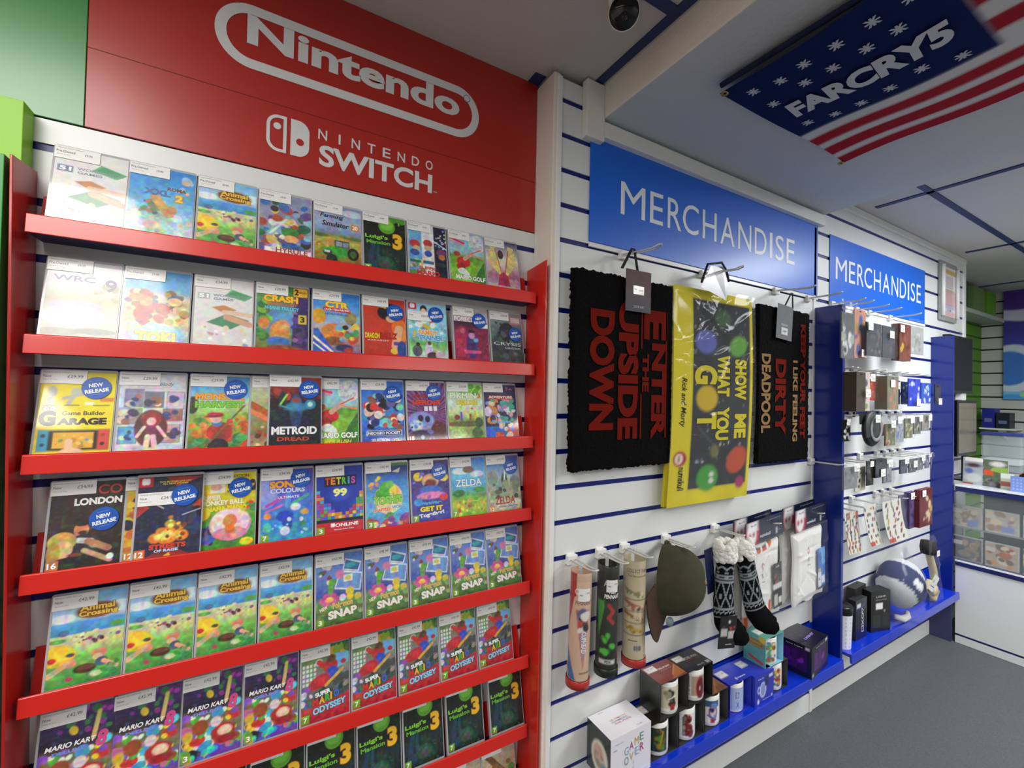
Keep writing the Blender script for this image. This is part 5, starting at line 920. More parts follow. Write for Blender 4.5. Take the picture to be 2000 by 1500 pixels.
# ------------------------------------------------------------ mug boxes on the low shelf
SH = -1.066      # top of the shelf plate
def face(a, parent, side, w, d, h, gap=0.0006, off=0.0004):
    """prints the sheet on one side of a box whose base centre is the parent's origin"""
    if side == 'front': M = Matrix.Translation((0, -d / 2 - off, 0))
    elif side == 'left': M = Matrix.Translation((-w / 2 - off, 0, 0)) @ Matrix.Rotation(-PI / 2, 4, 'Z')
    elif side == 'top': M = Matrix.Translation((0, -d / 2, h + off)) @ Matrix.Rotation(-PI / 2, 4, 'X')
    return a.build('printed_' + side, PGLOSS, parent, M=M, gap=gap)
def mug(parent_label, x, y, z, art, group, r=0.040, h=0.094):
    q = MB(); q.lathe([(.001, 0), (r - .002, 0), (r, .003), (r, h - .002), (r - .001, h), (r - .004, h), (r - .005, .008), (.001, .006)], n=32)
    o = q.build('mug', GLAZE, None, loc=(x, y, z)); tag(o, parent_label, 'mug', group)
    q = MB(); q.tube([(r - .003, 0, h * .8), (r + .02, 0, h * .82), (r + .027, 0, h * .5), (r + .02, 0, h * .2), (r - .003, 0, h * .2)], .005, 8); hd = q.build('handle', GLAZE, o); hd.rotation_euler = (0, 0, 1.9)
    if art: art.build('printed_wrap', PGLOSS, o, warp=lambda px, py, pz: (math.sin(px / r - .15) * (r + .0006), -math.cos(px / r - .15) * (r + .0006) + py, pz), loc=(0, 0, .010))
    return o
def mart(base): return Art(0.128, 0.072, 60, 30, base)
def open_box(x, y, z, w, d, h, m, label, top=None, left=None, inner=None):
    """carton open at the front: back, two sides, floor, lid"""
    t = 0.0018; e = empty('mug_box', (x, y, z)); tag(e, label, 'box', 'mug boxes on the blue shelf'); I = inner or m
    def pc(n, x0, x1, y0, y1, z0, z1, mm=m): q = MB(); q.box(x0, x1, y0, y1, z0, z1); return q.build(n, mm, e)
    pc('floor_flap', -w / 2, w / 2, -d / 2, d / 2, 0, t, I); pc('lid', -w / 2, w / 2, -d / 2, d / 2, h - t, h); pc('back', -w / 2, w / 2, d / 2 - t, d / 2, t, h - t, I)
    pc('side', -w / 2, -w / 2 + t, -d / 2, d / 2 - t, t, h - t); pc('side', w / 2 - t, w / 2, -d / 2, d / 2 - t, t, h - t, I)
    if top: face(top, e, 'top', w, d, h)
    if left: face(left, e, 'left', w, d, h)
    return e
MW, MD, MH = 0.1185, 0.082, 0.106
YB = -0.149
def label_on(a, x, y, w, h): a.r(x - w / 2, y - h / 2, x + w / 2, y + h / 2, 'f0eeec').T('Now', x - w * .25, y + h * .1, w * .2, h * .2, '777777', 0).T('£9.99', x + w * .2, y + h * .1, w * .3, h * .22, '888888', 0)
# lower row
tops = []
a = Art(MW, MD, 40, 30, '2a1c18'); a.n(6, .4, 3).T('MUG', .5, .15, .2, .06, 'c9c9c4'); label_on(a, .25, .72, .42, .34); open_box(1.060, YB, SH, MW, MD, MH, DARKC, 'open black mug box on the shelf holding the green-printed mug', a)
b = mart('f0efe9'); b.r(.2, .04, .62, 1, '25331c').s(14, (.3, .2, .56, .9), .08, ['4f8a2c', '8a7a2a', '6a5a20', '2f4a1c'], 3).l(.42, .3, .5, .85, .03, 'b58a2a').l(.5, .8, .42, .95, .02, 'b58a2a'); mug('white mug with a dark green print in the lower left open box', 1.060, YB - .002, SH + .0022, b, 'mugs in open boxes')
a = Art(MW, MD, 40, 30, '55302a'); a.n(7, .3, 4); open_box(1.182, YB, SH, MW, MD, MH, DARKC, 'open dark mug box under the spine of the two upper boxes', a)
b = mart('f2f1ec'); b.s(22, (.36, .05, .52, .9), .09, ['7a1f1c', '8f2a20', '3a1412'], 5).l(.31, .1, .31, .85, .03, '4a4a48').s(6, (.28, .1, .34, .9), .06, ['6a6a66', '9a9a94'], 8); mug('white mug with a blood-red splash print in the middle lower box', 1.182, YB - .002, SH + .0022, b, 'mugs in open boxes')
a = Art(MW, MD, 40, 30, '7a4a26'); a.n(7, .35, 5).l(.2, .1, .9, .9, .02, 'a86a30').l(.5, .05, .95, .6, .015, 'b87a3a'); open_box(1.303, YB, SH, MW, MD, MH, DARKC, 'open dark mug box with a brown lid right of the lower middle', a)
b = mart('f2f1ec'); b.r(.22, .72, .6, 1, '2f5a8a').e(.43, .5, .12, .34, '8a2f6a').e(.43, .5, .08, .24, 'd9c9d4').s(10, (.34, .2, .52, .8), .07, ['b0303a', '2a2a5a', '6a8ac0'], 4).l(.3, .35, .5, .15, .04, '3f6ab0').r(.36, .02, .48, .2, 'b02a3a'); mug('white mug with a purple, red and blue round print in the lower right box', 1.303, YB - .002, SH + .0022, b, 'mugs in open boxes')
# upper row
a = Art(MW, MD, 50, 36, '7d3026'); a.n(6, .25, 6).p([(.45, 0), (1, .1), (1, .7)], 'a8622c').l(.6, .2, .95, .6, .012, 'd9a05a').T("CALL OF DUTY", .62, .66, .44, .08, 'e9e2da', .04).T('BLACK OPS', .62, .54, .4, .04, '9a8f88', .03); label_on(a, .22, .78, .34, .28)
l_ = Art(MD, MH, 20, 26, '30322e'); l_.e(.6, .2, .4, .3, '141414', 6)
UZ = SH + MH + .0006
open_box(1.101, YB, UZ, MW, MD, MH, DARKC, 'open mug box with a rust-brown printed lid on top, left of the upper pair', a, l_)
b = mart('d9d2b8'); b.r(0, .0, 1, .12, 'f2f1ec').s(16, (.40, .2, .52, .85), .07, ['1c1614', '3a1c18', '2a2620'], 5).s(6, (.3, .55, .4, .95), .08, ['9a9a7a', '8a8f66'], 3).r(.42, .05, .54, .3, 'a82a22').l(.38, .5, .55, .6, .02, 'f2f0e8'); mug('cream mug with a dark figure print in the upper left box', 1.101, YB - .002, UZ + .0022, b, 'mugs in open boxes')
a = Art(MW, MD, 50, 36, '171515'); a.n(6, .3, 7).T('SPIDER-MAN', .58, .62, .56, .14, 'c9c6c2', .02).T('MILES MORALES', .6, .48, .5, .06, '8f2a26', .02).r(.82, .06, .96, .2, 'b9b9b9').T('MUG', .6, .12, .26, .08, 'b9b9b9'); label_on(a, .22, .74, .34, .28)
open_box(1.222, YB, UZ, MW, MD, MH, BLACKC, 'open mug box with a black printed lid, right of the upper pair', a)
b = mart('b39a86'); b.r(0, .0, 1, .1, 'f2f1ec').r(0, .94, 1, 1, 'f2f1ec').r(.26, .1, .285, .94, 'f2f1ec').e(.52, .42, .12, .48, '8c1418').e(.54, .45, .07, .4, '5a0c10', 3).e(.505, .42, .012, .05, 'f2f2f2').l(.22, .42, .27, .42, .02, 'f0f0f0').l(.22, .22, .27, .22, .02, 'f0f0f0'); mug('mug with brown and deep red curved print in the upper right box', 1.222, YB - .002, UZ + .0022, b, 'mugs in open boxes')
# blue boxes
NB = mat('royal blue card', '2430b0', 0.4, coat=0.2)
a = Art(0.118, MD, 30, 24, '2a38b8'); a.T('PlayStation', .7, .16, .34, .08, 'e6ecff', .02); a.e(.46, .17, .03, .05, 'e6ecff'); label_on(a, .22, .62, .34, .34)
open_box(1.432, YB, SH, 0.118, MD, MH, NB, 'open royal blue mug box beside the brown-lidded box', a)
b = mart('a9bfe6'); b.T('\u25a1', .42, .66, .10, .3, '8a5ab8', .02).T('X', .43, .22, .09, .26, '6a7ad0', .02); mug('pale blue mug with outlined shapes in the open blue box', 1.432, YB - .002, SH + .0022, b, 'mugs in open boxes')
def closed_box(x, y, z, w, d, h, m, label, fr=None, lf=None, tp=None, rz=0.0, name='gift_box', group='boxes on the blue shelf'):
    q = MB(); q.box(-w / 2, w / 2, -d / 2, d / 2, 0, h); o = q.build(name, m, None, loc=(x, y, z), bevel=0.0008); o.rotation_euler = (0, 0, rz); tag(o, label, 'box', group)
    q = MB(); q.box(-w / 2 + .002, w / 2 - .002, d / 2 - .0005, d / 2 + .0006, .004, h * .4); q.build('tuck_flap', m, o)
    for a_, s_ in ((fr, 'front'), (lf, 'left'), (tp, 'top')):
        if a_: face(a_, o, s_, w, d, h)
    return o
w_, d_, h_ = 0.112, 0.095, 0.102
tp = Art(w_, d_, 24, 20, '2f3cc0'); tp.T('MUG', .75, .12, .2, .06, '5a66d8').r(.86, .1, .98, .26, 'd9ddf0'); label_on(tp, .24, .72, .34, .3)
fr = Art(w_, h_, 40, 36, '2834b4'); fr.e(.42, .46, .17, .26, 'c9d2f0').e(.42, .46, .12, .22, '8a9ad8').e(.21, .5, .08, .12, 'c9d2f0').e(.21, .5, .045, .08, '2834b4').r(.52, .55, .72, .86, '1f2a66').e(.18, .12, .05, .08, 'e0e6ff').T('MUG', .3, .86, .3, .05, 'b9c4f4').T('PlayStation', .62, .12, .42, .05, 'b9c4f4').r(.74, .78, .95, .88, 'c9d0f0').e(.9, .14, .03, .04, 'e0e6ff')
closed_box(1.551, YB - .004, SH, w_, d_, h_, NB, 'closed royal blue box printed with a pale mug', fr, None, tp)
# stacked pair beside it
a = Art(0.10, MD, 20, 16, '3a2c24'); open_box(1.664, YB, SH, 0.104, MD, MH - .006, DARKC, 'open black mug box underneath the turquoise box', a)
b = mart('f2f1ec'); b.s(20, (.3, .05, .56, .9), .08, ['c9a02a', 'b03a2a', '3f8f5a', 'e9c23a', '2a4a7a'], 6); mug('white mug with a red, yellow and green print under the turquoise box', 1.664, YB - .002, SH + .0022, b, 'mugs in open boxes')
TQ = mat('turquoise card', '6ab8b0', 0.45); TQI = mat('light blue card', '86c8e2', 0.5)
a = Art(0.112, MD, 40, 30, '5fb09c'); a.n(6, .12, 3).s(12, (.4, .1, .98, .9), .08, ['c9a83a', 'b04a44', '4a8a4a', '8a5a2a'], 4).p([(.45, .3), (.8, .2), (.85, .45), (.5, .55)], 'c9505a'); label_on(a, .26, .52, .4, .34)
l_ = Art(MD, MH, 40, 40, '62b4ac'); l_.n(6, .1, 4).e(.55, .72, .4, .14, '9a7a3a', 2).T('Animal', .55, .76, .5, .09, 'c9a04a', .04).T('Crossing', .55, .64, .6, .09, 'c9a04a', .04).l(.3, .22, .85, .12, .05, 'c94a5a').e(.9, .92, .2, .12, 'e6c83a', 2)
UZ2 = SH + MH - .0054
open_box(1.630, YB, UZ2, 0.112, MD, MH, TQ, 'turquoise mug box with light blue inside, topmost beside the socks', a, l_, TQI)
b = mart('f0f2f2'); b.s(36, (.28, .02, .60, .98), .09, ['5fae6a', 'e0c83a', '3f7ad0', '8a5a3a', 'e8e2d0', 'c9504a', '6ac0e0'], 6); mug('mug with a bright multicoloured print in the turquoise box', 1.630, YB - .002, UZ2 + .0022, b, 'mugs in open boxes')
# purple lamp box
w_, d_, h_ = 0.165, 0.118, 0.118
def glowpanel(w, h): a = Art(w, h, 40, 34, '181420'); a.n(8, .2, 5).r(.14, .16, .86, .84, '3a1a4a').r(.2, .2, .8, .8, '2a1236', 1, 2).s(20, (.25, .25, .75, .75), .1, ['7a1f9a', '5a1a80', '8a2fb0', '3a1250'], 7).r(.42, .2, .58, .8, '4a1a66'); a.T('Icon Light', .5, .9, .5, .05, 'b9b9b9').r(.82, .88, .94, .96, 'd9c9e6').r(.05, .04, .14, .14, 'b9b0c4'); return a
tp = Art(w_, d_, 40, 30, '1c1828'); tp.n(9, .3, 4).T('LIGHT', .55, .35, .5, .08, 'a88af0', .06).s(12, (.1, .5, .9, .9), .05, ['2a2438', '332a48'], 3)
closed_box(1.905, -.148, SH, w_, d_, h_, mat('purple black card', '1a1620', 0.45), 'black box glowing purple in print beside the tall blue panel', glowpanel(w_, h_), glowpanel(d_, h_), tp, rz=0.12)
# white glass box at the left end
w_, d_, h_ = 0.152, 0.098, 0.130
tp = Art(w_, d_, 40, 28, 'f2f0f6'); 
for t_, x, y, c in (('ULTIMATE', .5, .56, 'd9b08a'), ('GAMERS', .5, .48, '9ab0c8'), ('GLASS', .54, .40, 'd88ab0')): tp.T(t_, x, y, .4, .055, c)
tp.T('GLASS', .75, .08, .14, .03, 'b0aeb8'); tp.T('GLASS', .28, .93, .12, .03, 'b0aeb8')
fr = Art(w_, h_, 30, 30, 'eeecf6')
for t_, x, y, c in (('G', .38, .62, '7aa8c8'), ('A', .50, .69, 'b04a8a'), ('M', .63, .74, 'c8a24a'), ('E', .76, .79, '6a9a8a'), ('O', .38, .42, '7a9a94'), ('V', .50, .47, 'c8b05a'), ('E', .64, .53, '8ab8d8'), ('R', .76, .57, 'b04a8a')): fr.T(t_, x, y, .10, .17, c, .0)
for k in range(6): fr.e(.56, .36 - k * .05, .008, .008, '9a88b8')
fr.e(.57, .06, .03, .03, '5a3a7a').T('GAME OVER', .2, .86, .2, .02, 'b0aeb8').T('GLASS', .1, .75, .08, .025, '8a8890')
lf = Art(d_, h_, 30, 36, '2c3634'); lf.n(6, .15, 3).e(.55, .42, .34, .34, 'e9e4d4', 2).e(.5, .44, .22, .24, 'd9b0a0', 2).s(10, (.35, .25, .7, .6), .05, ['c98a80', '8a9a8a', 'c9c0b0'], 3).e(.78, .22, .18, .14, '5aa0b0', 2)
closed_box(0.918, -.149, SH, w_, d_, h_, WHITEC, 'white box with pastel pixel lettering GAME OVER at the left end of the blue shelf', fr, lf, tp)

# ------------------------------------------------------------ bagged accessories, row by row
PEG = {}
def peg(x, z, y, n, L=None):
    if 'h' not in PEG:
        o = hook(0, 0, 0.13, drop=0.0); PEG['h'] = o
    else: o = copy_tree(PEG['h'])
    o.location = (x, YM, z); tag(o, n, 'hook', 'white slat wall hooks'); return o
def item(kind, w, zt, zb, x, y, label, col='dddddd', pal=('777777',), seed=1, lab=(0.5, 0.8), depth=0.004, hdr=None, txt=None, name=None, rz=0.0):
    """one accessory hanging from its hook, face towards the aisle"""
    h = zt - zb; nm = name or {'bag': 'bagged_accessory', 'card': 'carded_accessory', 'box': 'boxed_accessory', 'round': 'round_accessory'}[kind]
    e = empty(nm, (x, y, zb)); e.rotation_euler = (0, 0, rz); tag(e, label, 'accessory', 'accessories on the small hooks'); a = Art(w * (.94 if kind == 'bag' else 1), h * (.80 if kind == 'bag' else 1), 24, 30, col); a.n(8, .12, seed)
    if pal: a.s(14, (.12, .1, .9, .82), .07, list(pal), seed)
    if hdr: a.r(0, .80, 1, 1, hdr)
    if txt: a.T(txt, .5, .9, .6, .06, 'e9e9ec', .02)
    if kind in ('card', 'box'):
        q = MB(); q.box(-w / 2, w / 2, -depth / 2, depth / 2, 0, h); q.build('card' if kind == 'card' else 'carton', mat('card ' + col, col, .5), e); a.build('printed_front', PGLOSS, e, loc=(0, -depth / 2 - .0006, 0))
        q = MB(); q.tube([(-.006, -depth / 2 - .001, h - .008), (.006, -depth / 2 - .001, h - .008)], .0022, 6); q.build('euro_slot', BLACKC, e)
    elif kind == 'bag':
        a.build('insert', PGLOSS, e, loc=(0, -.002, .006)); q = MB(); q.box(-w * .47, w * .47, -.001, .003, .006, h * .8 + .006); q.build('contents', mat('card ' + col, col, .5), e)
        crinkle(w * 1.08, h * 1.04, -.006, .006, seed + 40, 16, 24, None, 16).build('clear_bag', BAGM, e)
    elif kind == 'round':
        q = MB(); q.lathe([(.001, .010), (w * .38, .008), (w * .42, 0), (w * .40, -.010), (.001, -.012)], n=24, M=Matrix.Rotation(PI / 2, 4, 'X'), c=(0, -.008, h * .36)); q.build('round_part', mat('card ' + col, col, .5), e)
        q = MB(); q.lathe([(w * .22, .0), (w * .26, .004), (w * .30, .0)], n=24, M=Matrix.Rotation(PI / 2, 4, 'X'), c=(w * .05, -.020, h * .36)); q.build('ring', mat('card ' + pal[0], pal[0], .4), e)
        q = MB(); q.box(-w * .5, w * .5, 0, .002, h * .55, h); q.build('header_card', BLACKC, e)
        crinkle(w * 1.02, h * 1.0, -.022, .004, seed + 40, 12, 16, None, 10).build('clear_bag', BAGM, e)
    if lab:
        lw = min(w * .55, .045); b = Art(lw, lw * .72, 2, 2, 'f3f2ee'); b.T('Now', .3, .6, .3, .16, '888888', 0).T('£6.99', .6, .35, .5, .16, '888888', 0)
        b.build('price_label', PMATTE, e, loc=((lab[0] - .5) * w, -max(depth / 2, .010) - .018 * (kind == 'round') - .004, lab[1] * h - lw * .36))
    return e
T = {}
for ln in '''A1 2.028 .110 .385 .156 -.24|A2 2.232 .103 .386 .176 -.2|A3 2.311 .150 .363 .183 -.22|A4 2.460 .135 .362 .183 -.22|A5 2.593 .125 .353 .183 -.22|A6 2.825 .190 .395 .224 -.20
B0 2.125 .047 .115 -.017 -.2|B1 2.135 .079 .111 -.051 -.20|B2 2.170 .104 .114 -.048 -.24|B3 2.362 .100 .107 -.011 -.2|B4 2.443 .115 .105 -.044 -.22|B5 2.597 .084 .092 -.021 -.2|B5b 2.700 .088 .089 -.021 -.2|B6 2.681 .140 .102 -.029 -.24|B7 2.821 .120 .086 -.014 -.24|B8 2.935 .077 .082 -.013 -.25
C1 2.120 .066 -.087 -.177 -.2|C2 2.232 .180 -.060 -.158 -.24|C3 2.430 .066 -.108 -.154 -.20|C4 2.424 .104 -.089 -.209 -.24|C5 2.631 .110 -.075 -.206 -.2|C6 2.742 .095 -.071 -.191 -.2|C7 2.845 .087 -.067 -.174 -.2|C8 2.949 .100 -.062 -.157 -.2
D1 2.063 .119 -.259 -.367 -.24|D2 2.194 .095 -.285 -.385 -.22|D3 2.232 .060 -.259 -.362 -.24|D4 2.313 .110 -.256 -.333 -.24|D5 2.510 .091 -.281 -.388 -.2|D6 2.689 .087 -.276 -.359 -.2|D7 2.790 .085 -.279 -.361 -.2|D8 2.880 .080 -.279 -.355 -.2|D9 2.975 .051 -.270 -.352 -.2
E1 2.185 .150 -.452 -.650 -.19|E2 2.290 .145 -.432 -.630 -.215|E3 2.433 .240 -.421 -.625 -.24|E4 2.680 .090 -.454 -.615 -.2|E5 2.768 .080 -.448 -.623 -.2|E6 2.865 .160 -.438 -.620 -.22'''.replace('|', '\n').split('\n'):
    p = ln.split(); T[p[0]] = [float(v) for v in p[1:]]
SPEC = [
 ('A1', 'bag', 'crumpled clear bag with silvery contents next to the blue panel, top row', '6f7478', ('d9dcde', '3f4648', 'b9c4bc', 'f2f4f4'), None),
 ('A2', 'card', 'salmon pink card with a blue window in the top row', 'd99a86', ('6f86b8', '5a70a8', '8a9ac0', 'b9a24a'), (.6, .1)),
 ('A3', 'bag', 'clear bag with dark grey patterned fabric, top row, third from the blue panel', '4a4a55', ('6a6a72', '30303a', '8a8a8a'), (.1, .72)),
 ('A4', 'bag', 'clear bag with charcoal and brown card in the middle of the top row', '454850', ('6a4a44', '2f4a66', '5a5f66'), (.5, .62)),
 ('A5', 'box', 'narrow brown box with a yellow patch, top row', '7a4034', ('8a4a3a', '5f3026', 'c9a02a'), (.2, .86)),
 ('A6', 'bag', 'empty-looking triangular clear bag at the far end of the top row', 'a9aaa8', ('8a8a8c', 'c9c9c6'), None),
 ('B0', 'card', 'pale strip card of little charms, second row beside the blue panel', 'cfd0cc', ('a9a9b4', 'c98a7a', 'e6e6e6'), None),
 ('B1', 'box', 'thick stack of dark brown cards seen edge on, second row', '4a3c34', (), None),
 ('B2', 'card', 'pale pink card with several colourful rubber charms, second row', 'd6c6c2', ('6a8a8a', 'e0c83a', 'b04a30', '5a5a66', '7aa04a'), (.6, .45)),
 ('B3', 'bag', 'red and orange moulded piece in clear packing, second row', 'c9443c', ('e08a3c', '5a6aa0', 'd9606a'), (.15, .9)),
 ('B4', 'box', 'khaki box with a black top and pinkish square, second row', '7f7c68', ('8a8672', 'b97a66'), (.45, .78)),
 ('B5', 'card', 'dark navy card with a small silver trinket, second row, left of a similar one', '1b2450', ('3a4a7a', '8a9a9a'), (.35, .78)),
 ('B5b', 'card', 'dark green-navy card with a diamond trinket, second row', '1c3440', ('c9d4d0', '2a4a50'), (.4, .7)),
 ('B6', 'card', 'bright blue card with silver lettering strip, largest blue one in second row', '1f36c0', ('c9d0f0', '2f4ad8'), (.6, .15)),
 ('B7', 'card', 'blue and white card second from the far end of the second row', '2a50c0', ('d9def0', '8ab0e0'), None),
 ('B8', 'card', 'black card at the far end of the second row', '17182c', ('2a2c44',), (.4, .1)),
 ('C1', 'card', 'black upright tag with white lettering, third row beside the blue panel', '19191b', ('d9d9d9',), (.4, .9)),
 ('C2', 'round', 'black round badge case with grey ring, third row', '17191b', ('8f9698',), (.45, .8)),
 ('C3', 'round', 'small red round keyring in the third row', 'c2444c', ('e07a80',), None),
 ('C4', 'bag', 'clear bag with green and cream keyring, third row', '6a6a48', ('3f5a34', 'd9c8a0', '8a9a5a', 'c97a5a'), (.5, .85)),
 ('C5', 'bag', 'clear bag with blue patch and silver keyring, third row', '9aa0a4', ('5a70c0', 'c9cdd0', '7a8084'), (.3, .85)),
 ('C6', 'bag', 'clear bag with olive keyring, fourth from the far end of the third row', '7a7a58', ('4a4a34', 'c9c4a0'), (.6, .8)),
 ('C7', 'bag', 'clear bag with dark keyring, third row near the far blue panel', '6f706a', ('3a3a34', 'b9b4a0'), (.6, .8)),
 ('C8', 'bag', 'last clear keyring bag of the third row', '8a8880', ('4a4640', 'b0483a', 'cfcabc'), (.7, .75)),
 ('D1', 'bag', 'wide grey clear bag with a white corner, fourth row', '8f9294', ('9fa2a4', '7f8284'), (.7, .85)),
 ('D2', 'card', 'cream card with a small black pendant, fourth row', 'd9d6c6', ('2a2622', 'c9c6b6'), None),
 ('D3', 'card', 'slim black tag with a yellow foot, fourth row', '232320', ('3a3a34', '4a4438'), (.3, .9)),
 ('D4', 'box', 'black boxed keyring with a white price label, fourth row', '16181f', ('2a2c34', '3f4248'), (.6, .25)),
 ('D5', 'bag', 'grey clear bag beside the black boxed keyring, fourth row', '7f8486', ('5a5f62', 'a0a4a6'), (.5, .9)),
 ('D6', 'bag', 'dark keyring bag in the middle of the fourth row', '3a3d42', ('22252a', '5a5f66'), (.5, .85)),
 ('D7', 'bag', 'dark keyring bag with a pale strip, fourth row', '43464a', ('22252a', 'c9b48a'), (.5, .6)),
 ('D8', 'bag', 'slate blue keyring bag, fourth row', '5a6470', ('2f3a48', '7a8a9a'), (.6, .9)),
 ('D9', 'bag', 'small violet bag at the far end of the fourth row', '6a6a9a', ('4a4a7a', '9a9ac0'), (.5, .9)),
 ('E4', 'card', 'dark violet long card in the fifth row', '4a466a', ('5a567a', '3a3658'), None),
 ('E5', 'box', 'purple slim box with a white edge, fifth row', '584a78', ('6a5a8a', '4a3c66'), (.4, .9)),
 ('E6', 'box', 'dark red box with warm picture print at the end of the fifth row', '6a1f2a', ('c9a05a', '4a6a34', '8a2a34', 'e0c8a0'), (.3, .9)),
]
for k, (key, kind, lab, col, pal, pl_) in enumerate(SPEC):
    x, w, zt, zb, y = T[key]; row = key[0]; hz = {'A': 0.434, 'B': 0.134, 'C': -0.066, 'D': -0.266, 'E': -0.466}[row]
    dep = {'A5': .03, 'B1': .09, 'B4': .045, 'E5': .02, 'E6': .02, 'D4': .02}.get(key, .003)
    item(kind, w, zt, zb, x, y, lab, col, pal, 10 + k, pl_, dep)
    if key not in ('B1', 'B5b', 'D2'): peg(x, hz, y, 'white hook for the %s' % ' '.join(lab.split()[:9]).rstrip(',') if k else 'white hook nearest the blue panel in the top row')
# sticker sheets
def stickers(key, seed, label, red):
    x, w, zt, zb, y = T[key]; h = zt - zb; e = empty('sticker_sheet', (x, y, zb)); tag(e, label, 'sticker sheet', 'sticker sheets in the fifth row')
    a = Art(w * .78, h * .86, 60, 76, 'e9e7dc'); r_ = np.random.RandomState(seed)
    for j in range(7 if seed != 1 else 11):
        for i in range(3 if seed != 1 else 4):
            a.e((i + .6 + r_.uniform(-.35, .35)) / (3.2 if seed != 1 else 4.2), (j + .6) / (7.3 if seed != 1 else 11.4), .07 + .03 * r_.rand(), .03 + .015 * r_.rand(), ['7a5a5a', '9a4a50', '4a5a72', 'c9a84a', '6a7a5a', '8a5a70', '3f4a5a', 'b0603a'][r_.randint(8)], 1, r_.rand() * 2)
    if red == 0: a.r(.80, .78, 1, .96, 'c9382f')
    else: a.r(.0, .0, .34, .10, 'c94a3a')
    def curl(px, py, pz): t = pz / h; return (px + .03 * (1 - t) ** 2 * (red > 0), py - .02 * (1 - t) ** 2, pz)
    a.build('printed_sheet', PGLOSS, e, warp=curl, loc=(0, -.004, .004)); q = MB(); q.grid(lambda u, v: curl((.5 - u) * w * .78, .0012, v * h * .86), 4, 10); q.build('sheet_back', WHITEC, e, loc=(0, -.004, .004))
    crinkle(w * .9, h * 1.0, -.012, .005, seed + 60, 18, 26, lambda px, py, pz: curl(px, py, pz), 12).build('clear_bag', BAGM, e); peg(x, -0.466, y, 'white hook for the %s' % ' '.join(label.split()[:7])); return e
stickers('E1', 1, 'pale sheet of tiny stickers with a red corner tab beside the blue panel', 0)
stickers('E2', 2, 'sheet of medium stickers with red foot, middle of three sheets', 1)
stickers('E3', 3, 'largest curling sheet of stickers, rightmost of three sheets', 2)

# ------------------------------------------------------------ things on the far low shelf
S2 = SH
e = empty('travel_cup', (2.205, -.148, S2)); tag(e, 'white travel cup with rows of small symbols and a black lid', 'cup')
a = Art(2 * PI * .041, 0.148, 80, 50, 'eef0f8')
for i in range(14):
    for j in range(8): a.T('\u25a1' if (i + j) % 4 == 0 else ('X' if (i + j) % 4 == 1 else ('O' if (i + j) % 4 == 2 else '\u25b3')), (i + .5) / 14, .08 + j * .115, .022, .055, ['9aa8c8', 'a898b8', '8aa0c0'][i % 3], 0)
a.build('printed_sleeve', PGLOSS, e, warp=lambda px, py, pz: (math.sin(px / .041) * (.0392 + pz * .03), -math.cos(px / .041) * (.0392 + pz * .03) + py * .3, pz), gap=.0006)
q = MB(); q.lathe([(.001, 0), (.036, 0), (.0385, .002), (.043, .149), (.001, .149)], n=32); q.build('cup_body', WHITEC, e)
q = MB(); q.lathe([(.0445, .143), (.0455, .146), (.0455, .172), (.043, .176), (.040, .176), (.038, .170), (.001, .170)], n=32); q.build('lid', BLACK, e)
q = MB(); q.box(-.008, .008, -.030, -.022, .1695, .1712); q.build('sip_hole', mat('lid hole', '333333', .6), e)
def leanbox(x, y, w, d, h, rz, rx, m, label, fr): 
    q = MB(); q.box(-w / 2, w / 2, -d / 2, d / 2, 0, h); o = q.build('slim_box', m, None, loc=(x, y, S2), bevel=.0008); o.rotation_euler = (rx, 0, rz); tag(o, label, 'box', 'dark boxes on the far low shelf'); face(fr, o, 'front', w, d, h); return o
a = Art(.105, .175, 40, 60, '0e0e16'); a.e(.35, .88, .5, .12, '2a3a8a', 2).e(.35, .90, .44, .1, '0e0e16', 2).r(.1, .80, .45, .90, 'd9d9dc')
for ch, y_ in (('\u25b3', .70), ('O', .56), ('X', .40), ('\u25a1', .24)): a.t.append((ch, .60, y_, .26, .11, 'e2e4ee', .015, None, 0, 0, -PI / 2))
leanbox(2.345, -.155, .105, .03, .175, 0.0, 0.0, BLACKC, 'black box with big white outlined symbols beside the travel cup', a)
a = Art(.12, .185, 30, 40, '1b1b1a'); a.r(.25, .55, .6, .70, 'f0efec').T('LIGHT', .5, .86, .5, .05, 'b9b9b9').T('USB POWERED', .5, .78, .6, .035, '8a8a88').r(.1, .1, .5, .4, '2e2e2c').r(.6, .12, .9, .42, '2a2a2c').e(.7, .5, .04, .03, '9a9a9a')
o = leanbox(2.505, -.160, .12, .05, .185, -0.25, 0.0, BLACKC, 'black box leaning beside the bagged round cushion with a white label', a)
a = Art(.12, .150, 30, 40, '2a2a28'); a.T('GIFT', .25, .86, .3, .05, 'b9b9b9'); o = leanbox(2.432, -.115, .12, .035, .198, 0.05, 0.0, DARKC, 'dark grey box standing behind the two black boxes', a)
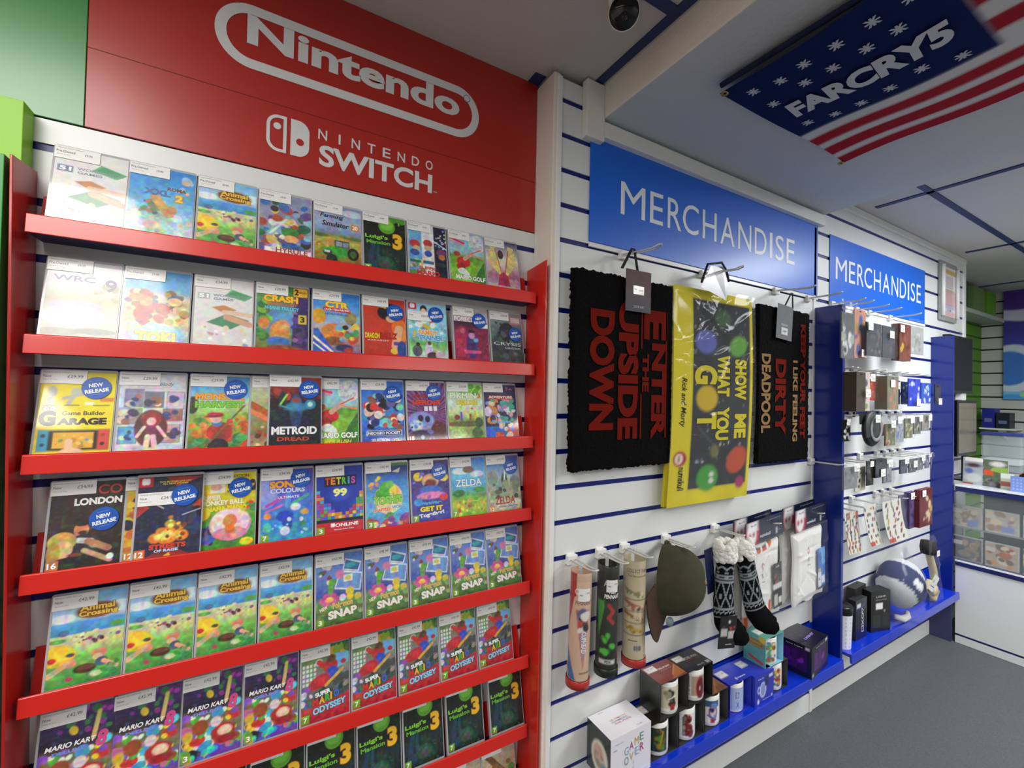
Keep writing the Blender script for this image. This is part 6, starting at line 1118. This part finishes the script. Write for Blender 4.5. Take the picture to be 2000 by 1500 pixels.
# round patchwork cushion in a bag
e = empty('bagged_cushion', (2.715, -.182, S2)); tag(e, 'round dark blue and white patchwork cushion in a big clear bag', 'cushion'); R0 = .118
V = []; C = []; nu, nv = 60, 40
for j in range(nv + 1):
    for i in range(nu):
        th = 2 * PI * i / nu; ph = -PI / 2 + PI * j / nv; x_, y_, z_ = math.cos(ph) * math.cos(th), math.cos(ph) * math.sin(th), math.sin(ph)
        V.append((x_ * R0 * 1.05, y_ * R0 * .76, z_ * R0 * .96 + R0 * .98 + .062)); lon = (th + 2.7) % (2 * PI); c = 'cfd2d6'
        aa, bb = x_ * .8 + z_ * .6, -x_ * .6 + z_ * .8
        if abs(aa + .05) < .42 or (bb < -.35 and aa > -.6) : c = '17255f'
        if abs(aa + .08) < .15 and .1 < bb < .62: c = 'e9ebee'
        C.append(lin(c))
F = [(j * nu + i, j * nu + (i + 1) % nu, (j + 1) * nu + (i + 1) % nu, (j + 1) * nu + i) for j in range(nv) for i in range(nu)]
me = bpy.data.meshes.new('patchwork_ball'); me.from_pydata(V, [], F); me.materials.append(mprint('plush print', .85, bump=.4, bscale=300)); ca = me.color_attributes.new('Col', 'FLOAT_COLOR', 'POINT'); bf = np.ones((len(V), 4), dtype=np.float32); bf[:, :3] = np.array(C); ca.data.foreach_set('color', bf.ravel())
for p in me.polygons: p.use_smooth = True
link(bpy.data.objects.new('patchwork_ball', me), e)
q = MB(); r_ = np.random.RandomState(3); ds = [(r_.randn(3), r_.rand()) for _ in range(40)]; ds = [(Vector(d).normalized(), s_) for d, s_ in ds]
def bagf(u, v):
    th = 2 * PI * u; ph = -PI / 2 + PI * v; d = Vector((math.cos(ph) * math.cos(th), math.cos(ph) * math.sin(th), math.sin(ph))); k = 1.0 + sum(.03 * s_ * math.exp(-((1 - d.dot(n_)) / .03)) for n_, s_ in ds); top = max(0, d.z) ** 6
    return (d.x * R0 * 1.12 * k, d.y * R0 * .80 * k, max(0.002, d.z * R0 * (1.0 if d.z > 0 else 1.5) * k + R0 * 1.0 + .062) + top * .05)
q.grid(bagf, 70, 50); q.build('clear_bag', BAGM, e)
a = Art(.06, .075, 10, 12, 'e6e7ea'); a.e(.35, .6, .16, .12, 'b9bcc4').T('numskull', .5, .3, .7, .1, '6a6c74'); pr = a.build('swing_tag', PMATTE, e, loc=(.0, -.110, .185)); pr.rotation_euler = (.2, .5, 0)
q = MB(); q.tube([(-.06, -.0, .030), (-.03, -.02, .020), (.02, -.022, .020), (.05, -.01, .030)], [.012, .016, .014, .010], 8); q.build('cushion_foot', mat('white plush', 'e4e4e2', .9), e)
# cream ring cushion in tall bag
e = empty('bagged_ring', (3.105, -.180, S2)); tag(e, 'cream and dark padded ring hanging in a tall clear bag by the far panel', 'bag')
q = MB(); q.tube([(-.06, 0, .30), (-.035, -.005, .24), (-.005, -.008, .18), (.02, -.008, .12), (.035, -.006, .06), (.01, -.004, .018), (-.03, 0, .03), (-.04, 0, .08), (-.02, 0, .12)], [.014, .016, .017, .018, .019, .018, .017, .016, .012], 10); q.build('cream_padding', mat('cream felt', 'cdbf94', .9), e)
q = MB(); q.lathe([(.001, .34), (.03, .335), (.034, .30), (.030, .27), (.001, .262)], n=20, c=(-.075, -.01, .0)); q.build('dark_head', mat('dark fabric', '2c2826', .9), e)
q = MB(); q.lathe([(.001, .008), (.026, .007), (.029, 0), (.026, -.007), (.001, -.008)], n=20, M=Matrix.Rotation(PI / 2, 4, 'X'), c=(-.012, -.018, .07)); q.build('cream_disc', mat('cream disc', 'd9cba4', .8), e)
crinkle(.20, .37, -.024, .008, 77, 24, 44, lambda px, py, pz: (px * (.35 + .65 * (1 - pz / .37)) - .08 * (pz / .37), py, pz), 26).build('clear_bag', BAGM, e)
a = Art(.036, .03, 2, 2, 'f2f2ef'); a.T('£24.99', .5, .5, .6, .2, '8a8a8a', 0); a.build('price_label', PMATTE, e, loc=(-.06, -.046, .265))

# ------------------------------------------------------------ poster holder, flag, dome camera
e = empty('notice_holder', (3.621, YM - .004, 0.498)); tag(e, 'white framed notice holder with a pink and yellow printed sheet', 'notice')
q = MB(); q.box(-.132, .132, -.010, 0, -.012, .345); q.build('back_plate', mat('grey plastic', '9a9c9a', .5), e)
for s_ in (-1, 1): q = MB(); q.tube([(s_ * .118, -.018, .012), (s_ * .118, -.018, .318)], .010, 10); q.build('side_rail', PLASTIC_W, e)
a = Art(.215, .30, 30, 60, 'ece6e6'); a.r(.0, .86, 1, .95, 'c9a84a').r(.05, .52, .9, .55, 'c9b06a').r(0, .24, 1, .5, 'e2b4b8').r(0, .0, 1, .10, 'e6c0c2').r(.0, .16, 1, .24, 'c8c4e0').r(0, .5, 1, .51, 'b85a66').r(0, .24, 1, .245, 'b85a66')
for k in range(7): a.l(.15, .80 - k * .035, .8, .80 - k * .035, .006, 'a8a4aa')
a.T('£1.30', .5, .13, .3, .05, '55555a'); a.build('printed_sheet', PGLOSS, e, loc=(0, -.0115, .015))
# flag pinned flat under the soffit
FZ = 0.788
def flagf(px, py, pz):      # sheet x -> towards the camera side (-Y), sheet z -> along -X
    return (px, py, pz)
a = Art(1.02, 0.64, 130, 84, 'd9d9da')
for k, v0 in enumerate((.302, .165, .035)): a.r(-.1, v0 - .052, 1.1, v0 + .035, 'a82434')
for v0 in (.90, .72, .54): a.r(.41, v0 - .045, 1.1, v0 + .045, 'a82434')
a.r(-.1, .405, .412, 1.1, '16245a')
rs = np.random.RandomState(2); star = []
for x, y in ((.05, .90), (.05, .76), (.05, .50), (.11, .88), (.11, .47), (.17, .90), (.17, .47), (.235, .90), (.235, .49), (.30, .90), (.30, .52), (.36, .90), (.36, .47), (.14, .80), (.20, .80), (.265, .80), (.32, .80)):
    a.T('+', x, y, .026, .044, 'c4c8d4', .0); a.T('x', x, y, .024, .042, 'c4c8d4', .0)
a.T('FARCRY5', .215, .655, .325, .125, 'd0d3dc', .05, None, 0, .15)
def fl(px, py, pz):
    u = px + .51; s_ = .010 * math.sin(9 * pz + 2 * u) * (1 - pz / .64) + .006 * math.sin(14 * u + 3 * pz)
    # up of the sheet is -X, its right is -Y, its face looks down
    return (1.652 - pz - .02 * u, -.385 - u + .012 * pz, FZ - .004 + py + s_ * .8 - .002)
fg = a.build('banner_flag', mprint('flag cloth', .9, spec=.1, bump=.2, bscale=600), None, warp=fl, gap=.0011); tag(fg, 'starred blue, red and white flag pinned flat under the ceiling soffit', 'flag')
q = MB(); q.tube([(1.005, -.386, FZ + .012), (1.02, -.386 - .5, FZ + .012), (1.0, -1.41, FZ + .012)], .007, 8); q.build('seam_rod', mat('navy hem', '101a40', .8), fg)
for p_ in ((1.012, -.392), (1.64, -.382)): q = MB(); q.lathe([(.004, .0), (.009, -.002), (.009, .002), (.004, .003)], n=14, c=(p_[0], p_[1], FZ - .010)); q.build('eyelet', mat('brass', 'b09a5a', .3, metal=1), fg)
# dome camera
e = empty('dome_camera', (0.698, -0.352, CEIL - .002)); tag(e, 'small white dome security camera with a black face on the ceiling', 'camera')
Md = (Vector((-.62, -.70, -.62))).normalized().to_track_quat('Z', 'Y').to_matrix().to_4x4()
q = MB(); q.lathe([(.001, 0), (.034, 0), (.036, -.006), (.030, -.014), (.001, -.015)], n=28); q.build('ceiling_mount', PLASTIC_W, e)
q = MB(); q.lathe([(.001, -.030), (.022, -.022), (.033, .0), (.035, .018), (.033, .022)], n=32, M=Md, c=(0, 0, -.040)); q.build('housing', PLASTIC_W, e)
q = MB(); q.lathe([(.032, .0215), (.030, .0245), (.001, .026)], n=32, M=Md, c=(0, 0, -.040)); q.build('black_face', mat('camera glass', '07070a', .08), e)
q = MB(); q.lathe([(.009, .026), (.007, .030), (.001, .032)], n=18, M=Md, c=tuple(Vector((0, 0, -.040)) + Md.to_3x3() @ Vector((0, -.008, 0)))); q.build('lens', mat('lens glass', '1c1a20', .05), e)

# ------------------------------------------------------------ counter and what stands beyond the far panel
CX = 3.412; CT_ = -.468
e = empty('glass_counter', (CX, -1.2, FL + .001)); tag(e, 'shop counter with slatted white front and glass display along the right', 'counter')
def cp(n, x0, x1, y0, y1, z0, z1, m): q = MB(); q.box(x0 - CX, x1 - CX, y0 + 1.2, y1 + 1.2, z0 - FL - .001, z1 - FL - .001); return q.build(n, m, e)
YC0, YC1 = -2.6, -.192
cz = -1.315
bk = cp('front_backing', CX + .010, CX + .03, YC0, YC1, FL + .001, -.905, NAVY)
for z0, z1 in ((FL + .002, -1.312), (-1.299, -.922)): cp('slat_board', CX, CX + .0105, YC0, YC1, z0, z1, WHITE)
cp('lower_rail', CX - .006, CX + .02, YC0, YC1, -.916, -.898, mat('navy rail', '1b2468', .4)); cp('lower_edge_strip', CX - .007, CX - .001, YC0, YC1, -.897, -.889, mat('bright strip', 'f4f6f8', .3))
cp('display_floor', CX + .02, CX + .48, YC0, YC1, -.900, -.889, mat('display floor', '2a2f55', .5)); cp('display_back', CX + .48, CX + .50, YC0, YC1, -.90, -.49, mat('display back', '141836', .6))
cp('middle_shelf', CX + .03, CX + .40, YC0, YC1, -.712, -.705, mat('glass shelf edge', '8f9a98', .2, alpha=.7)); cp('display_glass', CX, CX + .004, YC0, YC1, -.889, -.505, GLASS)
cp('top_rail', CX - .006, CX + .02, YC0, YC1, -.505, -.478, mat('navy rail', '1b2468', .4)); cp('counter_top', CX - .008, CX + .52, YC0, YC1, -.478, CT_, mat('pale counter top', 'cfd6dc', .2)); cp('top_edge_strip', CX - .010, CX - .0075, YC0, YC1, -.477, -.469, mat('bright strip', 'f4f6f8', .3))
def flatbox(x, y, z, wy, h, d, a, label, cat='game case', group='boxed games in the glass counter', lean=0.0, m=None, name='boxed_game'):
    """box whose printed face looks along -X"""
    q = MB(); q.box(0, d, -wy / 2, wy / 2, 0, h); o = q.build(name, m or mat('grey game box', 'aeb4b2', .4), None, loc=(x, y, z), bevel=.0008); o.rotation_euler = (0, lean, 0); tag(o, label, cat, group)
    a.build('printed_front', PGLOSS, o, M=Matrix.Translation((-.0006, 0, 0)) @ Matrix.Rotation(-PI / 2, 4, 'Z')); return o
def bx(w, h, base, pal, seed, blue=True):
    a = Art(w, h, 40, 34, base); a.n(8, .12, seed).s(22, (.08, .1, .8, .9), .1, pal, seed); a.r(.0, .62, .30, .80, 'c9c8ba')
    if blue: a.r(.50, .08, .86, .34, '6a8ac8', 1, 3)
    a.l(0, .0, 1, 0, .02, 'b9beb8').l(0, 1, 1, 1, .02, 'c4c9c4').l(1, 0, 1, 1, .02, 'c4c9c4'); return a
flatbox(CX + .04, -.230, -.7045, .118, .118, .02, bx(.118, .118, 'b0aa98', ['8a6a4a', 'c9b79a', '9a8a9a', '6a7a5a'], 3), 'brown-toned boxed game with blue patch, upper shelf of the glass counter nearest the panel')
flatbox(CX + .04, -.362, -.7045, .125, .118, .02, bx(.125, .118, 'bcb4a8', ['b98a4a', 'a88ab0', 'd9c8a0', '9a7a5a'], 5), 'tan and lilac boxed game with blue patch, second on the upper counter shelf')
flatbox(CX + .04, -.500, -.7045, .125, .118, .02, bx(.125, .118, 'a8b0a8', ['6a8a6a', 'c9b79a', '8a6a5a'], 7), 'greenish boxed game third on the upper counter shelf')
flatbox(CX + .04, -.232, -.8885, .115, .128, .02, bx(.115, .128, '4a4c50', ['8a7a5a', '30343a', 'b08f6a', '5a5f66'], 8, False), 'dark boxed game with a tan figure blur on the lower counter shelf')
flatbox(CX + .04, -.362, -.8885, .125, .128, .02, bx(.125, .128, 'b9a48c', ['b5623a', '8a2a20', 'd9c8a8', '6a5a4a', 'd9903a'], 9, False), 'orange and red boxed game on the lower counter shelf')
flatbox(CX + .04, -.500, -.8885, .125, .128, .02, bx(.125, .128, '3f4f78', ['6a7ab0', '2a3458', 'c9b06a'], 10, False), 'blue boxed game third on the lower counter shelf')
a = Art(.085, .150, 30, 50, 'a9b0b4'); a.n(8, .15, 3).r(.1, .86, .95, 1, 'ece9e4').e(.5, .72, .36, .08, '4a2a34', 3).e(.5, .25, .4, .16, 'c9ccc8', 3).e(.3, .5, .2, .1, '5a70b0', 3).r(.0, .0, .5, .06, 'a83a2c')
flatbox(3.50, -.240, CT_ + .0005, .085, .150, .014, a, 'clear game box standing on the counter with a white label', 'game case', 'games on the counter', .06)
a = Art(.095, .148, 30, 50, '5a6a50'); a.n(8, .2, 5).r(.0, .42, .42, .62, 'd9502a').p([(.3, .6), (1, .5), (1, .75), (.4, .72)], '8fb04a').e(.6, .85, .3, .1, 'd9d4d0', 3).e(.75, .12, .12, .1, 'ece4da', 3).s(10, (.1, .05, .9, .4), .06, ['4a3a3a', '8a7a8a', '5a4a5a'], 3)
flatbox(3.50, -.325, CT_ + .0005, .095, .148, .014, a, 'green and orange game box standing on the counter', 'game case', 'games on the counter', .06)
a = Art(.05, .085, 20, 24, 'b9c0a8'); a.r(0, .7, 1, 1, 'dde6d8').r(0, .2, 1, .5, '9a5a4a'); flatbox(3.47, -.378, CT_ + .0005, .045, .085, .01, a, 'small striped packet on the counter between green box and blue card', 'packet', 'small things on the counter', name='packet')
a = Art(.09, .08, 30, 20, '7a94dc')
for i in range(6): 
    for j in range(4): a.e(.12 + i * .15, .18 + j * .2, .03, .04, 'b9c8f4')
flatbox(3.44, -.440, CT_ + .0005, .088, .080, .006, a, 'light blue dotted card on the counter edge', 'card', 'small things on the counter', name='dotted_card')
e = empty('tape_dispenser', (3.58, -.425, CT_ + .0005)); tag(e, 'black tape dispenser on the counter behind the blue card', 'tape dispenser')
q = MB(); q.prism([(-.03, 0), (.07, 0), (.07, .02), (.05, .035), (.045, .07), (.02, .088), (-.01, .088), (-.03, .06)], -.02, .02, 'X'); q.v = [(x, -y, z) for x, y, z in q.v]; q.build('body', BLACK, e, bevel=.004)
q = MB(); q.lathe([(.012, -.012), (.032, -.012), (.032, .012), (.012, .012)], n=24, M=Matrix.Rotation(PI / 2, 4, 'Y'), c=(0, -.005, .062)); q.build('tape_roll', mat('amber tape', 'b8702a', .3), e)
# storage box
e = empty('storage_box', (3.86, -.285, CT_ + .0005)); tag(e, 'clear plastic storage box with a dark blue lid rim on the counter', 'storage box'); w_, d_, h_ = .165, .12, .27
q = MB(); q.box(-d_ / 2, d_ / 2, -w_ / 2, w_ / 2, 0, h_); q.build('body', mat('cloudy plastic', 'b9c4c8', .15, alpha=.35), e, bevel=.008)
q = MB(); q.box(-d_ / 2 - .006, d_ / 2 + .006, -w_ / 2 - .006, w_ / 2 + .006, h_, h_ + .014); q.build('lid', mat('lid rim', '2f3a86', .3), e, bevel=.003)
for k, (c, zz) in enumerate((('c9cdd0', .02), ('8a9298', .06), ('dfe2e4', .10), ('7a2a40', .012))): q = MB(); q.box(-.05, .05, -.07, .07, zz, zz + .03); q.build('stored_item', mat('stored ' + c, c, .5), e)
# screens
e = empty('wall_screen', (3.745, -.135, .052)); tag(e, 'black flat screen mounted on the wall above the monitor with a painted brown reflection', 'screen')
q = MB(); q.box(-.235, .165, 0, .03, 0, .345); q.build('bezel', BLACK, e, bevel=.002); q = MB(); q.box(-.225, .155, -.0015, 0, .014, .333); q.build('display_panel', mat('dark screen', '0c1012', .5), e)
q = MB(); q.box(.02, .10, .012, .040, -.042, -.002); q.build('bracket', PLASTIC_W, e)
e = empty('counter_monitor', (3.70, -.185, CT_ + .0005)); tag(e, 'dark-framed monitor with a brownish reflection painted on its screen, standing on the counter', 'monitor')
q = MB(); q.box(-.24, .09, 0, .03, .150, .473); q.build('bezel', BLACK, e, bevel=.002)
a = Art(.30, .29, 30, 30, '6a6252'); a.n(5, .22, 7); a.build('display_panel', mprint('monitor face', .25, coat=.3), e, loc=(-.075, -.001, .167))  # brownish mottle is the room's reflection, painted on the screen
q = MB(); q.box(-.06, -.02, .01, .03, .0, .15); q.build('stand', BLACK, e); q = MB(); q.box(-.12, .04, -.05, .07, 0, .008); q.build('foot', BLACK, e)
# far wall: shelf, cartons, poster, lamp
e = empty('far_shelf', (5.22, .02, -.222)); tag(e, 'small white shelf on the far slatted wall', 'shelf'); q = MB(); q.box(-.11, .105, -.10, .10, 0, .012); q.build('board', PLASTIC_W, e); q = MB(); q.prism([(-.10, 0), (.105, 0), (.105, -.09)], -.01, .0, 'X'); q.v = [(y, x, z) for x, y, z in q.v]; q.build('bracket', PLASTIC_W, e)
for (x, y, w, h, c, n_) in ((5.19, .07, .07, .155, '1a1f9a', 'deep blue'), (5.19, -.01, .075, .125, '10182c', 'blackish')):
    q = MB(); q.box(-.07, .07, -w / 2, w / 2, 0, h); o = tag(q.build('carton', mat('carton ' + n_, c, .45), loc=(x, y, -.2095), bevel=.001), '%s carton standing on the far wall shelf' % n_, 'box', 'cartons on the far shelf'); q = MB(); q.box(-.072, -.070, -w * .3, w * .3, h * .3, h * .5); q.build('side_label', mat('side label', '6a74b0', .5), o)
e = empty('high_shelf', (4.75, .02, .655)); tag(e, 'pale shelf high on the green slatted wall', 'shelf'); q = MB(); q.box(-.75, .55, -.0, .135, 0, .03); q.build('board', mat('pale board', 'b9bdb0', .6), e)
for x, w, h, c, n_ in ((4.35, .3, .2, '1c5a14', 'dark green'), (4.75, .25, .19, '6f8f50', 'sage green'), (5.05, .2, .19, '6aa818', 'lime green')):
    q = MB(); q.box(-w / 2, w / 2, -.05, .05, 0, h); o = tag(q.build('storage_carton', mat('c ' + n_, c, .6), loc=(x, .085, .6855), bevel=.002), '%s box on the high shelf in the green corner' % n_, 'box', 'boxes on the high shelf'); q = MB(); q.box(-w / 2 + .02, w / 2 - .02, -.052, -.05, h - .03, h - .02); q.build('lid_edge', mat('c ' + n_, c, .6), o)
a = Art(.50, .97, 60, 100, '4a34a0'); a.g((0, '4aa8f0'), (.1, '3f86e8'), (.3, '3f50c8'), (.6, '40309a'), (1, '5a2f96')); a.e(.0, .84, .62, .16, 'd9d4ec', 1, -.35).e(-.05, .92, .55, .15, '54309a', 1, -.35).e(.10, .26, .34, .20, 'd4e0f2').e(.06, .26, .26, .145, '3f7ad8').r(0, .04, 1, .065, '7cc6f6').e(.36, .53, .1, .05, 'c97a8a').e(.34, .47, .09, .05, 'e09a4a').e(.22, .04, .04, .02, 'a8d88a')
ps = a.build('printed_poster', PMATTE, None, M=Matrix.Rotation(-PI / 2, 4, 'Z'), loc=(5.30, -.225, .025)); ps.name = 'hanging_poster'; ps.rotation_euler = (0, 0, 0); tag(ps, 'purple and blue poster with white swooshes hanging in front of the far wall', 'poster')
q = MB(); q.box(.001, .004, -.25, .25, 0, .97); q.build('poster_back', WHITEC, ps)
e = empty('spot_lamp', (5.26, -.035, 1.0 - .02)); tag(e, 'small bright clamp lamp at the top corner of the poster', 'lamp'); q = MB(); q.lathe([(.001, .02), (.02, .015), (.026, -.01), (.001, -.016)], n=16, M=Matrix.Rotation(1.2, 4, 'Y')); q.build('shade', mat('frosted lamp', 'f4f6f2', .3, emit=1.2), e); q = MB(); q.tube([(.0, 0, .01), (.03, .01, .03), (.06, .01, .01)], .004, 6); q.build('clamp_arm', HOOKM, e)

# lift everything from eye level to floor level
for o in scene.objects:
    if o.parent is None and o.type not in ('CAMERA', 'LIGHT'): o.location.z += H0
